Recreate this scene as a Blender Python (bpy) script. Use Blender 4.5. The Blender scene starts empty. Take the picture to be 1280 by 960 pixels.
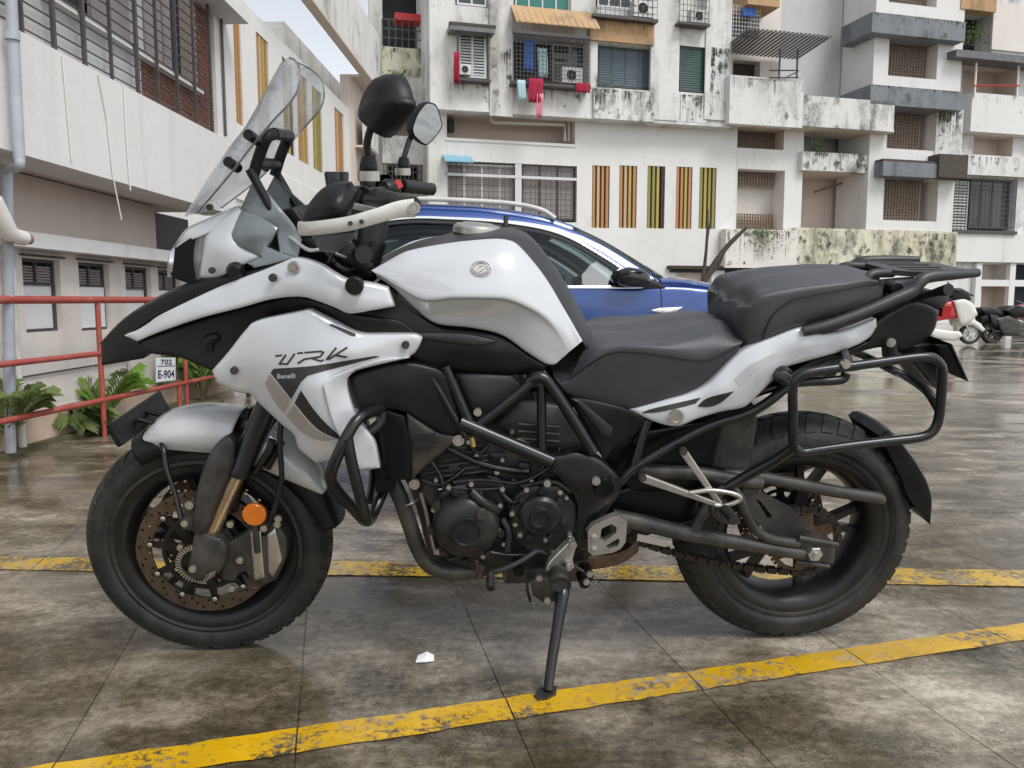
import bpy, bmesh, math, random
import numpy as np
from mathutils import Vector, Matrix, noise
from mathutils.geometry import delaunay_2d_cdt
random.seed(7)
R = math.radians
SC = bpy.context.scene
COL = SC.collection

# ------------------------------------------------------------------ camera, sky, sun, exposure
CAM_F, CAM_H, CAM_PITCH = 979.5, 0.9032, 0.10656          # focal length (px of a 1280 wide frame), height, downward pitch
cam_d = bpy.data.cameras.new("camera"); cam = bpy.data.objects.new("camera", cam_d); COL.objects.link(cam)
cam.location = (0, 0, CAM_H); cam.rotation_euler = (math.pi/2 - CAM_PITCH, 0, 0)
cam_d.sensor_fit = 'HORIZONTAL'; cam_d.sensor_width = 36; cam_d.lens = 36*CAM_F/1280
cam_d.clip_start = .05; cam_d.clip_end = 2000
SC.camera = cam

SUN_EL, SUN_AZ = R(54), R(135)
world = bpy.data.worlds.new("World"); SC.world = world; world.use_nodes = True
wt = world.node_tree; wt.nodes.clear()
sky = wt.nodes.new('ShaderNodeTexSky'); sky.sky_type = 'NISHITA'; sky.sun_disc = False
sky.sun_elevation = SUN_EL; sky.sun_rotation = SUN_AZ; sky.air_density = 1.2; sky.dust_density = 1; sky.ozone_density = 1
hsv = wt.nodes.new('ShaderNodeHueSaturation'); hsv.inputs['Saturation'].default_value = .26
bg = wt.nodes.new('ShaderNodeBackground'); bg.inputs['Strength'].default_value = .13
wo = wt.nodes.new('ShaderNodeOutputWorld')
wt.links.new(sky.outputs[0], hsv.inputs['Color']); wt.links.new(hsv.outputs[0], bg.inputs['Color']); wt.links.new(bg.outputs[0], wo.inputs['Surface'])
sun_d = bpy.data.lights.new("sun", 'SUN'); sun_d.energy = 1.5; sun_d.angle = R(24); sun_d.color = (1, .975, .94)
sun = bpy.data.objects.new("sun", sun_d); COL.objects.link(sun)
# direction towards the sun: behind the camera on the right, high, veiled by cloud
sd = Vector((math.cos(SUN_EL)*math.sin(SUN_AZ), math.cos(SUN_EL)*math.cos(SUN_AZ), math.sin(SUN_EL)))
sun.rotation_euler = sd.to_track_quat('Z', 'Y').to_euler()
SC.view_settings.view_transform = 'Standard'; SC.view_settings.look = 'None'
SC.view_settings.gamma = 1; SC.view_settings.use_curve_mapping = False
SC.view_settings.exposure = 0.55

# ------------------------------------------------------------------ materials
MATS = {}
def mat(name, base=(.5, .5, .5), rough=.5, metal=0, noise_col=None, nscale=8, namt=.5, bump=0, bscale=60, coat=0, spec=.5, stretch=(1, 1, 1), thresh=(.4, .65), coords='Object', transm=0, emis=None, ior=1.5, rough2=None):
    if name in MATS: return MATS[name]
    m = bpy.data.materials.new(name); m.use_nodes = True; nt = m.node_tree; N = nt.nodes; L = nt.links
    b = N['Principled BSDF']; b.inputs['Base Color'].default_value = (*base, 1); b.inputs['Roughness'].default_value = rough
    b.inputs['Metallic'].default_value = metal; b.inputs['Coat Weight'].default_value = coat; b.inputs['Coat Roughness'].default_value = .05
    b.inputs['Specular IOR Level'].default_value = spec; b.inputs['IOR'].default_value = ior
    tc = N.new('ShaderNodeTexCoord'); mp = N.new('ShaderNodeMapping'); mp.inputs['Scale'].default_value = stretch
    L.new(tc.outputs[coords], mp.inputs['Vector'])
    if noise_col is not None:
        n = N.new('ShaderNodeTexNoise'); n.inputs['Scale'].default_value = nscale; n.inputs['Detail'].default_value = 7; n.inputs['Roughness'].default_value = .65
        L.new(mp.outputs[0], n.inputs['Vector'])
        r = N.new('ShaderNodeMapRange'); r.inputs[1].default_value, r.inputs[2].default_value = thresh; r.inputs[4].default_value = namt
        L.new(n.outputs['Fac'], r.inputs[0])
        mx = N.new('ShaderNodeMix'); mx.data_type = 'RGBA'; mx.inputs[6].default_value = (*base, 1); mx.inputs[7].default_value = (*noise_col, 1)
        L.new(r.outputs[0], mx.inputs[0]); L.new(mx.outputs[2], b.inputs['Base Color'])
        if rough2 is not None:
            r2 = N.new('ShaderNodeMapRange'); r2.inputs[1].default_value, r2.inputs[2].default_value = thresh; r2.inputs[3].default_value = rough; r2.inputs[4].default_value = rough2
            L.new(n.outputs['Fac'], r2.inputs[0]); L.new(r2.outputs[0], b.inputs['Roughness'])
    if bump:
        n2 = N.new('ShaderNodeTexNoise'); n2.inputs['Scale'].default_value = bscale; n2.inputs['Detail'].default_value = 4
        L.new(mp.outputs[0], n2.inputs['Vector'])
        bp = N.new('ShaderNodeBump'); bp.inputs['Strength'].default_value = bump; bp.inputs['Distance'].default_value = .01
        L.new(n2.outputs['Fac'], bp.inputs['Height']); L.new(bp.outputs[0], b.inputs['Normal'])
    MATS[name] = m
    return m

def glass(name, tint=(.8, .83, .85), refl=1.0, rough=.02, ior=1.45, haze=0.0):
    m = bpy.data.materials.new(name); m.use_nodes = True; nt = m.node_tree; N = nt.nodes; L = nt.links; N.clear()
    o = N.new('ShaderNodeOutputMaterial'); t = N.new('ShaderNodeBsdfTransparent'); t.inputs[0].default_value = (*tint, 1)
    g = N.new('ShaderNodeBsdfGlossy'); g.inputs['Roughness'].default_value = rough
    lw = N.new('ShaderNodeLayerWeight'); pw = N.new('ShaderNodeMath'); pw.operation = 'POWER'; pw.inputs[1].default_value = 4; L.new(lw.outputs['Facing'], pw.inputs[0])
    r0 = ((ior-1)/(ior+1))**2; f = N.new('ShaderNodeMapRange'); f.inputs[3].default_value = r0; f.inputs[4].default_value = .8*refl; L.new(pw.outputs[0], f.inputs[0])
    mx = N.new('ShaderNodeMixShader'); L.new(f.outputs[0], mx.inputs[0])
    if haze:
        d = N.new('ShaderNodeBsdfDiffuse'); d.inputs[0].default_value = (.8, .82, .84, 1)
        tc = N.new('ShaderNodeTexCoord'); n = N.new('ShaderNodeTexNoise'); n.inputs['Scale'].default_value = 25; n.inputs['Detail'].default_value = 6
        L.new(tc.outputs['Object'], n.inputs['Vector'])
        r = N.new('ShaderNodeMapRange'); r.inputs[1].default_value = .3; r.inputs[2].default_value = .75; r.inputs[3].default_value = haze*.5; r.inputs[4].default_value = haze*1.6
        L.new(n.outputs['Fac'], r.inputs[0])
        m2 = N.new('ShaderNodeMixShader'); L.new(r.outputs[0], m2.inputs[0]); L.new(t.outputs[0], m2.inputs[1]); L.new(d.outputs[0], m2.inputs[2])
        L.new(m2.outputs[0], mx.inputs[1])
    else:
        L.new(t.outputs[0], mx.inputs[1])
    L.new(g.outputs[0], mx.inputs[2]); L.new(mx.outputs[0], o.inputs[0])
    MATS[name] = m
    return m

def plaster(name, base, stain=(.1, .095, .085), amt=.6, lo=.52, hi=.68, tint=(.55, .5, .42), tamt=.35, sc=1.0, speck=0.0):
    """painted plaster with vertical rain streaks and blotches of mould that belong to the wall"""
    if name in MATS: return MATS[name]
    m = bpy.data.materials.new(name); m.use_nodes = True; nt = m.node_tree; N = nt.nodes; L = nt.links
    b = N['Principled BSDF']; b.inputs['Roughness'].default_value = .85; b.inputs['Specular IOR Level'].default_value = .25
    tc = N.new('ShaderNodeTexCoord')
    def nz(scale, stretch, detail=8, rgh=.65):
        mp = N.new('ShaderNodeMapping'); mp.inputs['Scale'].default_value = stretch; L.new(tc.outputs['Object'], mp.inputs[0])
        n = N.new('ShaderNodeTexNoise'); n.inputs['Scale'].default_value = scale*sc; n.inputs['Detail'].default_value = detail; n.inputs['Roughness'].default_value = rgh
        L.new(mp.outputs[0], n.inputs[0]); return n.outputs['Fac']
    def rng(s, a, c, lo_=0, hi_=1):
        r = N.new('ShaderNodeMapRange'); r.inputs[1].default_value = a; r.inputs[2].default_value = c; r.inputs[3].default_value = lo_; r.inputs[4].default_value = hi_
        L.new(s, r.inputs[0]); return r.outputs[0]
    def mix(f, a, bcol):
        x = N.new('ShaderNodeMix'); x.data_type = 'RGBA'; L.new(f, x.inputs[0])
        if isinstance(a, tuple): x.inputs[6].default_value = (*a, 1)
        else: L.new(a, x.inputs[6])
        x.inputs[7].default_value = (*bcol, 1); return x.outputs[2]
    c = mix(rng(nz(.35, (1, 1, .6)), .42, .7, 0, tamt), base, tint)
    streak = nz(1.1, (1, 1, .16)); blotch = nz(.8, (1, 1, .8), 10, .75)
    mul = N.new('ShaderNodeMath'); mul.operation = 'MULTIPLY'; L.new(rng(streak, .42, .62), mul.inputs[0]); L.new(rng(blotch, lo, hi), mul.inputs[1])
    m2 = N.new('ShaderNodeMath'); m2.operation = 'MULTIPLY'; m2.inputs[1].default_value = amt; L.new(mul.outputs[0], m2.inputs[0])
    c = mix(m2.outputs[0], c, stain)
    st2 = nz(2.2, (1, 1, .05), 6, .7); st3 = nz(.5, (1, 1, .5), 6, .7); mu2 = N.new('ShaderNodeMath'); mu2.operation = 'MULTIPLY'; L.new(rng(st2, .52, .66), mu2.inputs[0]); L.new(rng(st3, .45, .6, 0, amt*.75), mu2.inputs[1])
    c = mix(mu2.outputs[0], c, tuple(x*.5+y*.5 for x, y in zip(stain, tint)))
    if speck:
        c = mix(rng(nz(4.5, (1, 1, .7), 10, .8), .58, .66, 0, speck), c, stain)
    c = mix(rng(nz(9, (1, 1, 1)), .3, .8, 0, .18), c, tuple(x*.6 for x in base))
    L.new(c, b.inputs['Base Color'])
    bp = N.new('ShaderNodeBump'); bp.inputs['Strength'].default_value = .15; bp.inputs['Distance'].default_value = .02
    L.new(nz(25, (1, 1, 1)), bp.inputs['Height']); L.new(bp.outputs[0], b.inputs['Normal'])
    MATS[name] = m
    return m

m_white = mat('white_paint', (.6, .615, .64), .2, .05, (.5, .49, .46), 5, .3, coat=1, thresh=(.45, .8))
m_silver = mat('silver_fender_paint', (.62, .63, .645), .26, .05, (.48, .465, .43), 9, .45, coat=.6)
m_blk = mat('black_plastic', (.005, .0055, .0066), .34, 0, (.018, .017, .016), 14, .45, spec=.35, bump=.1, bscale=500, thresh=(.45, .75), rough2=.62)
m_gloss = mat('satin_black_trim', (.004, .0043, .005), .28, 0, (.009, .009, .009), 8, .4, spec=.3)
m_grey = mat('dark_grey_plastic', (.026, .027, .031), .4, 0, (.05, .047, .044), 14, .5, bump=.1, bscale=700)
m_frame = mat('frame_black', (.006, .0068, .0085), .28, .0, (.024, .021, .018), 20, .4, coat=.1)
m_dusty = mat('dusty_black_metal', (.036, .035, .034), .44, .2, (.13, .115, .095), 14, .65, bump=.06, bscale=120, thresh=(.42, .7))
m_engine = mat('engine_casing', (.016, .018, .021), .36, .3, (.065, .058, .048), 16, .6, spec=.4, bump=.04, bscale=150)
m_rubber = mat('tyre_rubber', (.009, .0092, .0095), .6, 0, (.05, .046, .04), 9, .7, bump=.2, bscale=90, thresh=(.4, .7))
m_rim = mat('rim_black', (.009, .009, .0105), .36, .2, (.03, .027, .023), 12, .6)
m_disc = mat('brown_brake_steel', (.16, .12, .09), .42, .75, (.1, .065, .04), 30, .7)
m_rust = mat('rusty_sprocket', (.09, .05, .03), .65, .4, (.17, .12, .09), 35, .8)
m_chain = mat('greasy_chain', (.03, .027, .025), .5, .6, (.08, .06, .045), 60, .6)
m_alu = mat('cast_aluminium', (.56, .54, .5), .36, .85, (.38, .35, .3), 25, .5)
m_alu2 = mat('brushed_guard_bar', (.7, .69, .65), .42, .5, (.55, .52, .46), 30, .5)
m_steel = mat('bolt_steel', (.6, .58, .54), .3, .9)
m_fork = mat('fork_stanchion', (.55, .45, .33), .25, .9, (.4, .3, .2), 30, .5)
m_seat = mat('seat_vinyl', (.05, .053, .06), .42, 0, (.075, .075, .078), 6, .6, bump=.18, bscale=420)
m_seat2 = mat('seat_vinyl_side', (.035, .0355, .039), .42, 0, (.055, .054, .053), 6, .6, bump=.1, bscale=420)
m_seam = mat('seat_thread', (.012, .012, .012), .8)
m_amber = mat('amber_reflector', (.75, .19, .01), .22, 0, (.5, .1, .005), 60, .5, coat=.8)
m_red = mat('red_plastic', (.5, .02, .02), .35)
m_taupe = mat('taupe_decal', (.36, .33, .29), .35)
m_decal = mat('dark_decal', (.028, .027, .027), .35)
m_ltgrey = mat('light_grey_decal', (.5, .5, .5), .35)
m_mirror = mat('mirror_glass', (.5, .52, .56), .03, 1)
m_greyclear = mat('smoked_deflector', (.15, .175, .185), .16, 0, (.22, .25, .26), 12, .6, coat=.6)
m_lens = glass('headlight_lens', (.85, .87, .87), haze=.2)
m_screen = glass('windscreen_polycarbonate', (.93, .94, .95), haze=.22, ior=1.45)
m_scredge = mat('windscreen_edge', (.12, .13, .15), .25)
m_goldbrass = mat('brass_fitting', (.5, .4, .16), .35, .8)
m_carblue = mat('blue_car_paint', (.002, .045, .23), .3, .15, coat=1, spec=.5)
m_carglass = glass('car_window_glass', (.45, .53, .55), ior=1.36, rough=.02)
m_carblack = mat('car_black_trim', (.012, .012, .013), .2, coat=.3)
m_chrome = mat('chrome_trim', (.8, .81, .83), .12, 1)
m_carint = mat('car_interior', (.1, .1, .095), .8)
m_rail = mat('red_railing_paint', (.34, .06, .045), .5, 0, (.42, .16, .12), 7, .6, bump=.25, bscale=60, thresh=(.45, .7))
m_signw = mat('sign_white', (.75, .77, .78), .4)
m_signb = mat('sign_letter_blue', (.03, .035, .09), .5)
m_leaf = mat('palm_leaf', (.17, .33, .05), .45, 0, (.3, .42, .1), 6, .7)
m_leaf2 = mat('palm_leaf_dark', (.15, .22, .06), .5, 0, (.26, .31, .13), 6, .7)
m_stem = mat('plant_stem', (.16, .13, .07), .7, 0, (.1, .08, .04), 10, .6)
m_pot = mat('terracotta', (.32, .15, .09), .8, 0, (.2, .1, .06), 8, .6)
m_bark = mat('dry_bark', (.09, .075, .06), .9, 0, (.04, .03, .025), 12, .8)
m_pvc = mat('grey_pvc_pipe', (.42, .45, .5), .45, 0, (.3, .31, .33), 5, .5)
m_wall = plaster('white_wall_plaster', (.74, .735, .72), amt=.4, lo=.56, hi=.74, tamt=.25)
m_wall2 = plaster('weathered_white_plaster', (.72, .715, .7), amt=.85, lo=.46, hi=.62, tamt=.4, speck=.4)
m_mould = plaster('mouldy_parapet', (.72, .72, .7), stain=(.045, .045, .04), amt=.95, lo=.42, hi=.56, tamt=.3, sc=1.4, speck=.8)
m_yel = plaster('yellowish_mouldy_wall', (.68, .66, .52), stain=(.06, .06, .045), amt=.95, lo=.44, hi=.58, tint=(.6, .55, .36), tamt=.6, sc=1.3, speck=.85)
m_cream = plaster('cream_wall', (.74, .7, .66), amt=.3, tamt=.4, tint=(.52, .42, .34))
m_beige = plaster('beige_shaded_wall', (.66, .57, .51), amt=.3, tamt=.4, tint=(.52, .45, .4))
m_greywall = plaster('grey_blank_wall', (.56, .555, .55), amt=.25, tamt=.3, tint=(.5, .49, .46))
m_orange = plaster('orange_wall', (.5, .31, .16), amt=.7, lo=.45, hi=.6, tamt=.6, tint=(.56, .44, .3), speck=.4)
m_bluegrey = plaster('bluegrey_sunshade', (.21, .225, .245), stain=(.06, .06, .06), amt=.8, lo=.45, hi=.6, tamt=.4, tint=(.29, .31, .33), speck=.3)
m_peach = plaster('peach_plinth', (.62, .47, .37), amt=.4, tamt=.5, tint=(.5, .4, .33), sc=3)
m_brick = mat('red_brick', (.2, .085, .06), .85, 0, (.12, .06, .045), 7, .7, bump=.3, bscale=60)
m_mortar = mat('mortar', (.34, .29, .25), .9)
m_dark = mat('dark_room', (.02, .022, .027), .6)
m_darkglass = mat('dark_window_glass', (.03, .035, .04), .08, 0, (.1, .1, .1), 1.5, .5)
m_green = mat('green_louvre_glass', (.05, .1, .08), .2)
m_teal = mat('teal_glass', (.03, .16, .14), .3)
m_blueglass = mat('blue_grey_glass', (.1, .14, .17), .15)
m_iron = mat('painted_iron_grille', (.05, .05, .055), .5, 0, (.12, .08, .06), 10, .5)
m_whiteiron = mat('white_grille', (.6, .6, .6), .5)
m_jali = mat('jali_block', (.2, .15, .12), .8, 0, (.15, .11, .09), 3, .5)
m_jaliback = mat('jali_painted_backlight', (.8, .68, .56), .8)  # bright peach colour that puts light into the lattice holes
m_sheet = mat('corrugated_sheet', (.16, .16, .165), .5, .3, (.1, .09, .08), 3, .6)
m_ac = mat('ac_casing', (.62, .62, .6), .5, 0, (.45, .43, .4), 6, .5)
m_slaty = mat('yellow_slat', (.42, .32, .09), .6)
m_slato = mat('orange_slat', (.42, .22, .09), .6)
m_slatg = mat('olive_slat', (.26, .24, .07), .6)
m_slatp = mat('peach_slat', (.52, .36, .22), .6)
m_vent = mat('vent_dark', (.045, .03, .025), .8)
m_clothr = mat('crimson_cloth', (.33, .01, .04), .85)
m_clothp = mat('pink_cloth', (.65, .25, .3), .85)
m_clothb = mat('pale_blue_cloth', (.42, .58, .62), .85)
m_clothblue = mat('blue_cloth', (.05, .15, .45), .85)
m_mould_black = mat('black_mould', (.055, .053, .046), .9, 0, (.2, .19, .165), 9, .8)
def patchy(m, scale, lo, hi):
    nt = m.node_tree; N = nt.nodes; L = nt.links; b = N['Principled BSDF']; g = N.new('ShaderNodeNewGeometry'); n = N.new('ShaderNodeTexNoise'); n.inputs['Scale'].default_value = scale; n.inputs['Detail'].default_value = 8; n.inputs['Roughness'].default_value = .7
    L.new(g.outputs['Position'], n.inputs[0]); r = N.new('ShaderNodeMapRange'); r.inputs[1].default_value = lo; r.inputs[2].default_value = hi; L.new(n.outputs['Fac'], r.inputs[0]); L.new(r.outputs[0], b.inputs['Alpha'])
patchy(m_mould_black, 3.5, .44, .74)
m_clothw = mat('white_cloth', (.7, .68, .64), .85)
m_scred = mat('scooter_red', (.5, .015, .03), .3, coat=.6)
m_scwhite = mat('scooter_white', (.7, .69, .63), .3, coat=.6)
m_paper = mat('paper_white', (.8, .8, .82), .7)
m_grille_b = mat('taupe_shutter', (.3, .27, .26), .6, 0, (.22, .2, .19), 4, .6)

# ------------------------------------------------------------------ the camera ray through a photo point, and local frames
def ray(u, v):
    x = (u-640)/CAM_F; y = -(v-480)/CAM_F; c, s = math.cos(CAM_PITCH), math.sin(CAM_PITCH)
    return np.array([x, c+y*s, -s+y*c])
EYE = np.array([0, 0, CAM_H])
def rotx(a): c, s = math.cos(a), math.sin(a); return np.array([[1, 0, 0], [0, c, -s], [0, s, c]])
def rotz(a): c, s = math.cos(a), math.sin(a); return np.array([[c, -s, 0], [s, c, 0], [0, 0, 1]])
def ground(u, v, z=0.0):
    d = ray(u, v); return EYE + d*((z-CAM_H)/d[2])
class Local:
    """frame of a vehicle: x to its length, y to its width, z up; P finds the point at distance w left of its middle plane"""
    def __init__(s, loc, yaw, lean=0):
        s.M = rotz(yaw)@rotx(lean); s.T = np.array(loc, float); s.yaw = yaw; s.lean = lean
        s.o = s.M.T@(EYE-s.T)
    def P(s, u, v, w):
        d = s.M.T@ray(u, v); t = (-w-s.o[1])/d[1]; return s.o+d*t
    def loc(s, p): return s.M.T@(np.array(p)-s.T)

# ------------------------------------------------------------------ mesh tools
def tag(o, label=None, cat=None, group=None, kind=None):
    if label: o['label'] = label
    if cat: o['category'] = cat
    if group: o['group'] = group
    if kind: o['kind'] = kind
    return o
def empty(name, loc=(0, 0, 0), rot=(0, 0, 0), label=None, cat=None, group=None, kind=None):
    o = bpy.data.objects.new(name, None); COL.objects.link(o); o.location = loc; o.rotation_euler = rot; o.empty_display_size = .1
    return tag(o, label, cat, group, kind)
def link(name, me, parent=None):
    o = bpy.data.objects.new(name, me); COL.objects.link(o)
    if parent is not None: o.parent = parent
    return o
def mesh(name, V, Fc, mats, parent=None, smooth=None, fm=None, loc=None):
    me = bpy.data.meshes.new(name)
    V = np.asarray(V, float).reshape(-1, 3)
    if loc is not None: V = V-np.array(loc)
    me.from_pydata(V.tolist(), [], [tuple(int(i) for i in f) for f in Fc])
    if not isinstance(mats, (list, tuple)): mats = [mats]
    for m in mats: me.materials.append(m)
    if fm is not None:
        me.polygons.foreach_set('material_index', [int(i) for i in fm])
    bm = bmesh.new(); bm.from_mesh(me); bmesh.ops.recalc_face_normals(bm, faces=bm.faces); bm.to_mesh(me); bm.free()
    if smooth is not None:
        for p in me.polygons: p.use_smooth = True
        me.set_sharp_from_angle(angle=R(smooth))
    me.update()
    o = link(name, me, parent)
    if loc is not None and parent is None: o.location = loc
    return o
class MB:
    """collects pieces into one mesh"""
    def __init__(s): s.V = []; s.F = []; s.m = []; s.n = 0
    def add(s, V, Fc, mi=0):
        V = np.asarray(V, float).reshape(-1, 3); s.V.append(V); s.F += [tuple(i+s.n for i in f) for f in Fc]; s.m += [mi]*len(Fc); s.n += len(V); return s
    def build(s, name, mats, parent=None, smooth=None, loc=None):
        return mesh(name, np.concatenate(s.V), s.F, mats, parent, smooth, s.m, loc)
BOXF = [(0, 1, 3, 2), (4, 6, 7, 5), (0, 4, 5, 1), (2, 3, 7, 6), (0, 2, 6, 4), (1, 5, 7, 3)]
def box(a, b):
    a = np.minimum(a, b); b = np.maximum(np.array(a), b) if False else np.maximum(a, b)
    return [(x, y, z) for x in (a[0], b[0]) for y in (a[1], b[1]) for z in (a[2], b[2])], BOXF
def hexa(p8): return p8, BOXF
def bar(p, q, w, t, nrm=(0, 1, 0), w2=None):
    """flat bar from p to q; w wide, t thick along nrm"""
    p = np.array(p, float); q = np.array(q, float); n = np.array(nrm, float); d = q-p; d /= np.linalg.norm(d)
    n = n-d*np.dot(n, d); n /= np.linalg.norm(n); s = np.cross(d, n); w2 = w if w2 is None else w2
    V = []
    for c, ww in ((p, w), (q, w2)):
        for sg in (-1, 1):
            for tg in (-1, 1): V.append(c+s*sg*ww/2+n*tg*t/2)
    return V, BOXF
def catmull(pts, sub=6, closed=False):
    pts = np.asarray(pts, float); n = len(pts); out = []
    rngs = range(n if closed else n-1)
    for i in rngs:
        p1 = pts[i]; p2 = pts[(i+1) % n]
        p0 = pts[(i-1) % n] if closed or i > 0 else 2*p1-p2
        p3 = pts[(i+2) % n] if closed or i+2 < n else 2*p2-p1
        for k in range(sub):
            t = k/sub
            out.append(.5*((2*p1)+(-p0+p2)*t+(2*p0-5*p1+4*p2-p3)*t*t+(-p0+3*p1-3*p2+p3)*t**3))
    if not closed: out.append(pts[-1])
    return np.array(out)
def tube(pts, r, seg=10, sub=5, closed=False, cap=True, smooth=True):
    pts = np.asarray(pts, float)
    rr = np.asarray(r, float) if np.ndim(r) else None
    if smooth and len(pts) > 2:
        n0 = len(pts); pts = catmull(pts, sub, closed)
        if rr is not None: rr = np.interp(np.linspace(0, n0-1, len(pts)), np.arange(n0), rr)
    n = len(pts)
    if rr is None: rr = np.full(n, r)
    T = np.gradient(pts, axis=0) if not closed else (np.roll(pts, -1, 0)-np.roll(pts, 1, 0))
    T /= np.linalg.norm(T, axis=1)[:, None]+1e-12
    a = np.array([0, 0, 1.]) if abs(T[0][2]) < .9 else np.array([1., 0, 0])
    N = np.cross(T[0], a); N /= np.linalg.norm(N); V = []
    for i in range(n):
        N = N-T[i]*np.dot(N, T[i]); N /= np.linalg.norm(N); B = np.cross(T[i], N)
        for k in range(seg):
            an = 2*math.pi*k/seg; V.append(pts[i]+rr[i]*(math.cos(an)*N+math.sin(an)*B))
    Fc = []
    for i in range(n if closed else n-1):
        j = (i+1) % n
        for k in range(seg):
            l = (k+1) % seg; Fc.append((i*seg+k, i*seg+l, j*seg+l, j*seg+k))
    if cap and not closed:
        Fc.append(tuple(range(seg))); Fc.append(tuple((n-1)*seg+k for k in range(seg)))
    return V, Fc
def lathe(prof, c=(0, 0, 0), seg=32, axis=(0, 1, 0), closed=False):
    """prof: (radius, distance along axis)"""
    ax = np.array(axis, float); ax /= np.linalg.norm(ax)
    a = np.array([1., 0, 0]) if abs(ax[0]) < .9 else np.array([0, 0, 1.])
    e1 = a-ax*np.dot(a, ax); e1 /= np.linalg.norm(e1); e2 = np.cross(ax, e1); c = np.array(c, float)
    V = []; n = len(prof)
    for k in range(seg):
        t = 2*math.pi*k/seg
        for r, d in prof: V.append(c+ax*d+r*(math.cos(t)*e1+math.sin(t)*e2))
    Fc = []
    for k in range(seg):
        l = (k+1) % seg
        for i in range(n if closed else n-1):
            j = (i+1) % n; Fc.append((k*n+i, l*n+i, l*n+j, k*n+j))
    if not closed:
        if prof[0][0] > 1e-6: Fc.append(tuple(k*n for k in range(seg)))
        if prof[-1][0] > 1e-6: Fc.append(tuple(k*n+n-1 for k in range(seg)))
    return V, Fc
def prism2(poly, holes=()):
    """triangulate a 2-D outline with holes"""
    co = [Vector(p) for p in poly]; faces = [list(range(len(poly)))]
    for h in holes:
        faces.append(list(range(len(co), len(co)+len(h)))); co += [Vector(p) for p in h]
    return delaunay_2d_cdt(co, [], faces, 2 if holes else 1, 1e-7)[0:3:2]
def plate2(poly, holes, to3, thick):
    """flat plate from a 2-D outline; to3(x, y, d) gives 3-D at depth d"""
    vs, fs = prism2(poly, holes); n = len(vs)
    V = [to3(v[0], v[1], 0) for v in vs]+[to3(v[0], v[1], thick) for v in vs]
    Fc = [tuple(f) for f in fs]+[tuple(i+n for i in reversed(f)) for f in fs]
    cnt = {}
    for f in fs:
        for i in range(len(f)):
            e = (f[i], f[(i+1) % len(f)]); k = tuple(sorted(e)); cnt.setdefault(k, []).append(e)
    for k, es in cnt.items():
        if len(es) == 1: a, b = es[0]; Fc.append((b, a, a+n, b+n))
    return V, Fc
class TPS:
    def __init__(s, pts):
        p = np.array(pts, float); u, idx = np.unique(np.round(p[:, :2], 2), axis=0, return_index=True); p = p[idx]
        s.c = p[:, :2]; n = len(p); K = s._k(p[:, :2]); A = np.zeros((n+3, n+3)); A[:n, :n] = K+np.eye(n)*1e-2
        A[:n, n] = 1; A[:n, n+1:] = p[:, :2]/100; A[n, :n] = 1; A[n+1:, :n] = (p[:, :2]/100).T
        s.w = np.linalg.solve(A, np.concatenate([p[:, 2], np.zeros(3)])); s.n = n
    def _k(s, q):
        d2 = ((q[:, None, :]-s.c[None])**2).sum(-1)/1e4; return .5*d2*np.log(d2+1e-12)
    def __call__(s, q):
        q = np.atleast_2d(np.array(q, float)); return s._k(q)@s.w[:s.n]+s.w[s.n]+(q/100)@s.w[s.n+1:]
def smooth_outline(pts, corner=38, step=5):
    pts = np.array([p[:3] for p in pts], float); n = len(pts); cor = []
    for i in range(n):
        a = pts[i, :2]-pts[i-1, :2]; b = pts[(i+1) % n, :2]-pts[i, :2]
        an = math.degrees(math.acos(np.clip(np.dot(a, b)/(np.linalg.norm(a)*np.linalg.norm(b)+1e-9), -1, 1))); cor.append(an > corner)
    out = []
    for i in range(n):
        p1, p2 = pts[i], pts[(i+1) % n]
        p0 = pts[i-1] if not cor[i] else 2*p1-p2
        p3 = pts[(i+2) % n] if not cor[(i+1) % n] else 2*p2-p1
        k = max(1, int(np.linalg.norm((p2-p1)[:2])/step))
        for j in range(k):
            t = j/k; out.append(.5*((2*p1)+(-p0+p2)*t+(2*p0-5*p1+4*p2-p3)*t*t+(-p0+3*p1-3*p2+p3)*t**3))
    return np.array(out)
def seg_dist(q, loop):
    a = loop; b = np.roll(loop, -1, 0); ab = b-a; L2 = (ab**2).sum(1)+1e-12
    t = np.clip(((q[:, None]-a)*ab).sum(-1)/L2, 0, 1); d = q[:, None]-(a+t[..., None]*ab); return np.sqrt((d**2).sum(-1)).min(1)
def inside(q, loop):
    x, y = q[:, 0][:, None], q[:, 1][:, None]; a = loop; b = np.roll(loop, -1, 0)
    c = ((a[:, 1] > y) != (b[:, 1] > y)) & (x < (b[:, 0]-a[:, 0])*(y-a[:, 1])/(b[:, 1]-a[:, 1]+1e-12)+a[:, 0]); return c.sum(1) % 2 == 1
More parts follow.
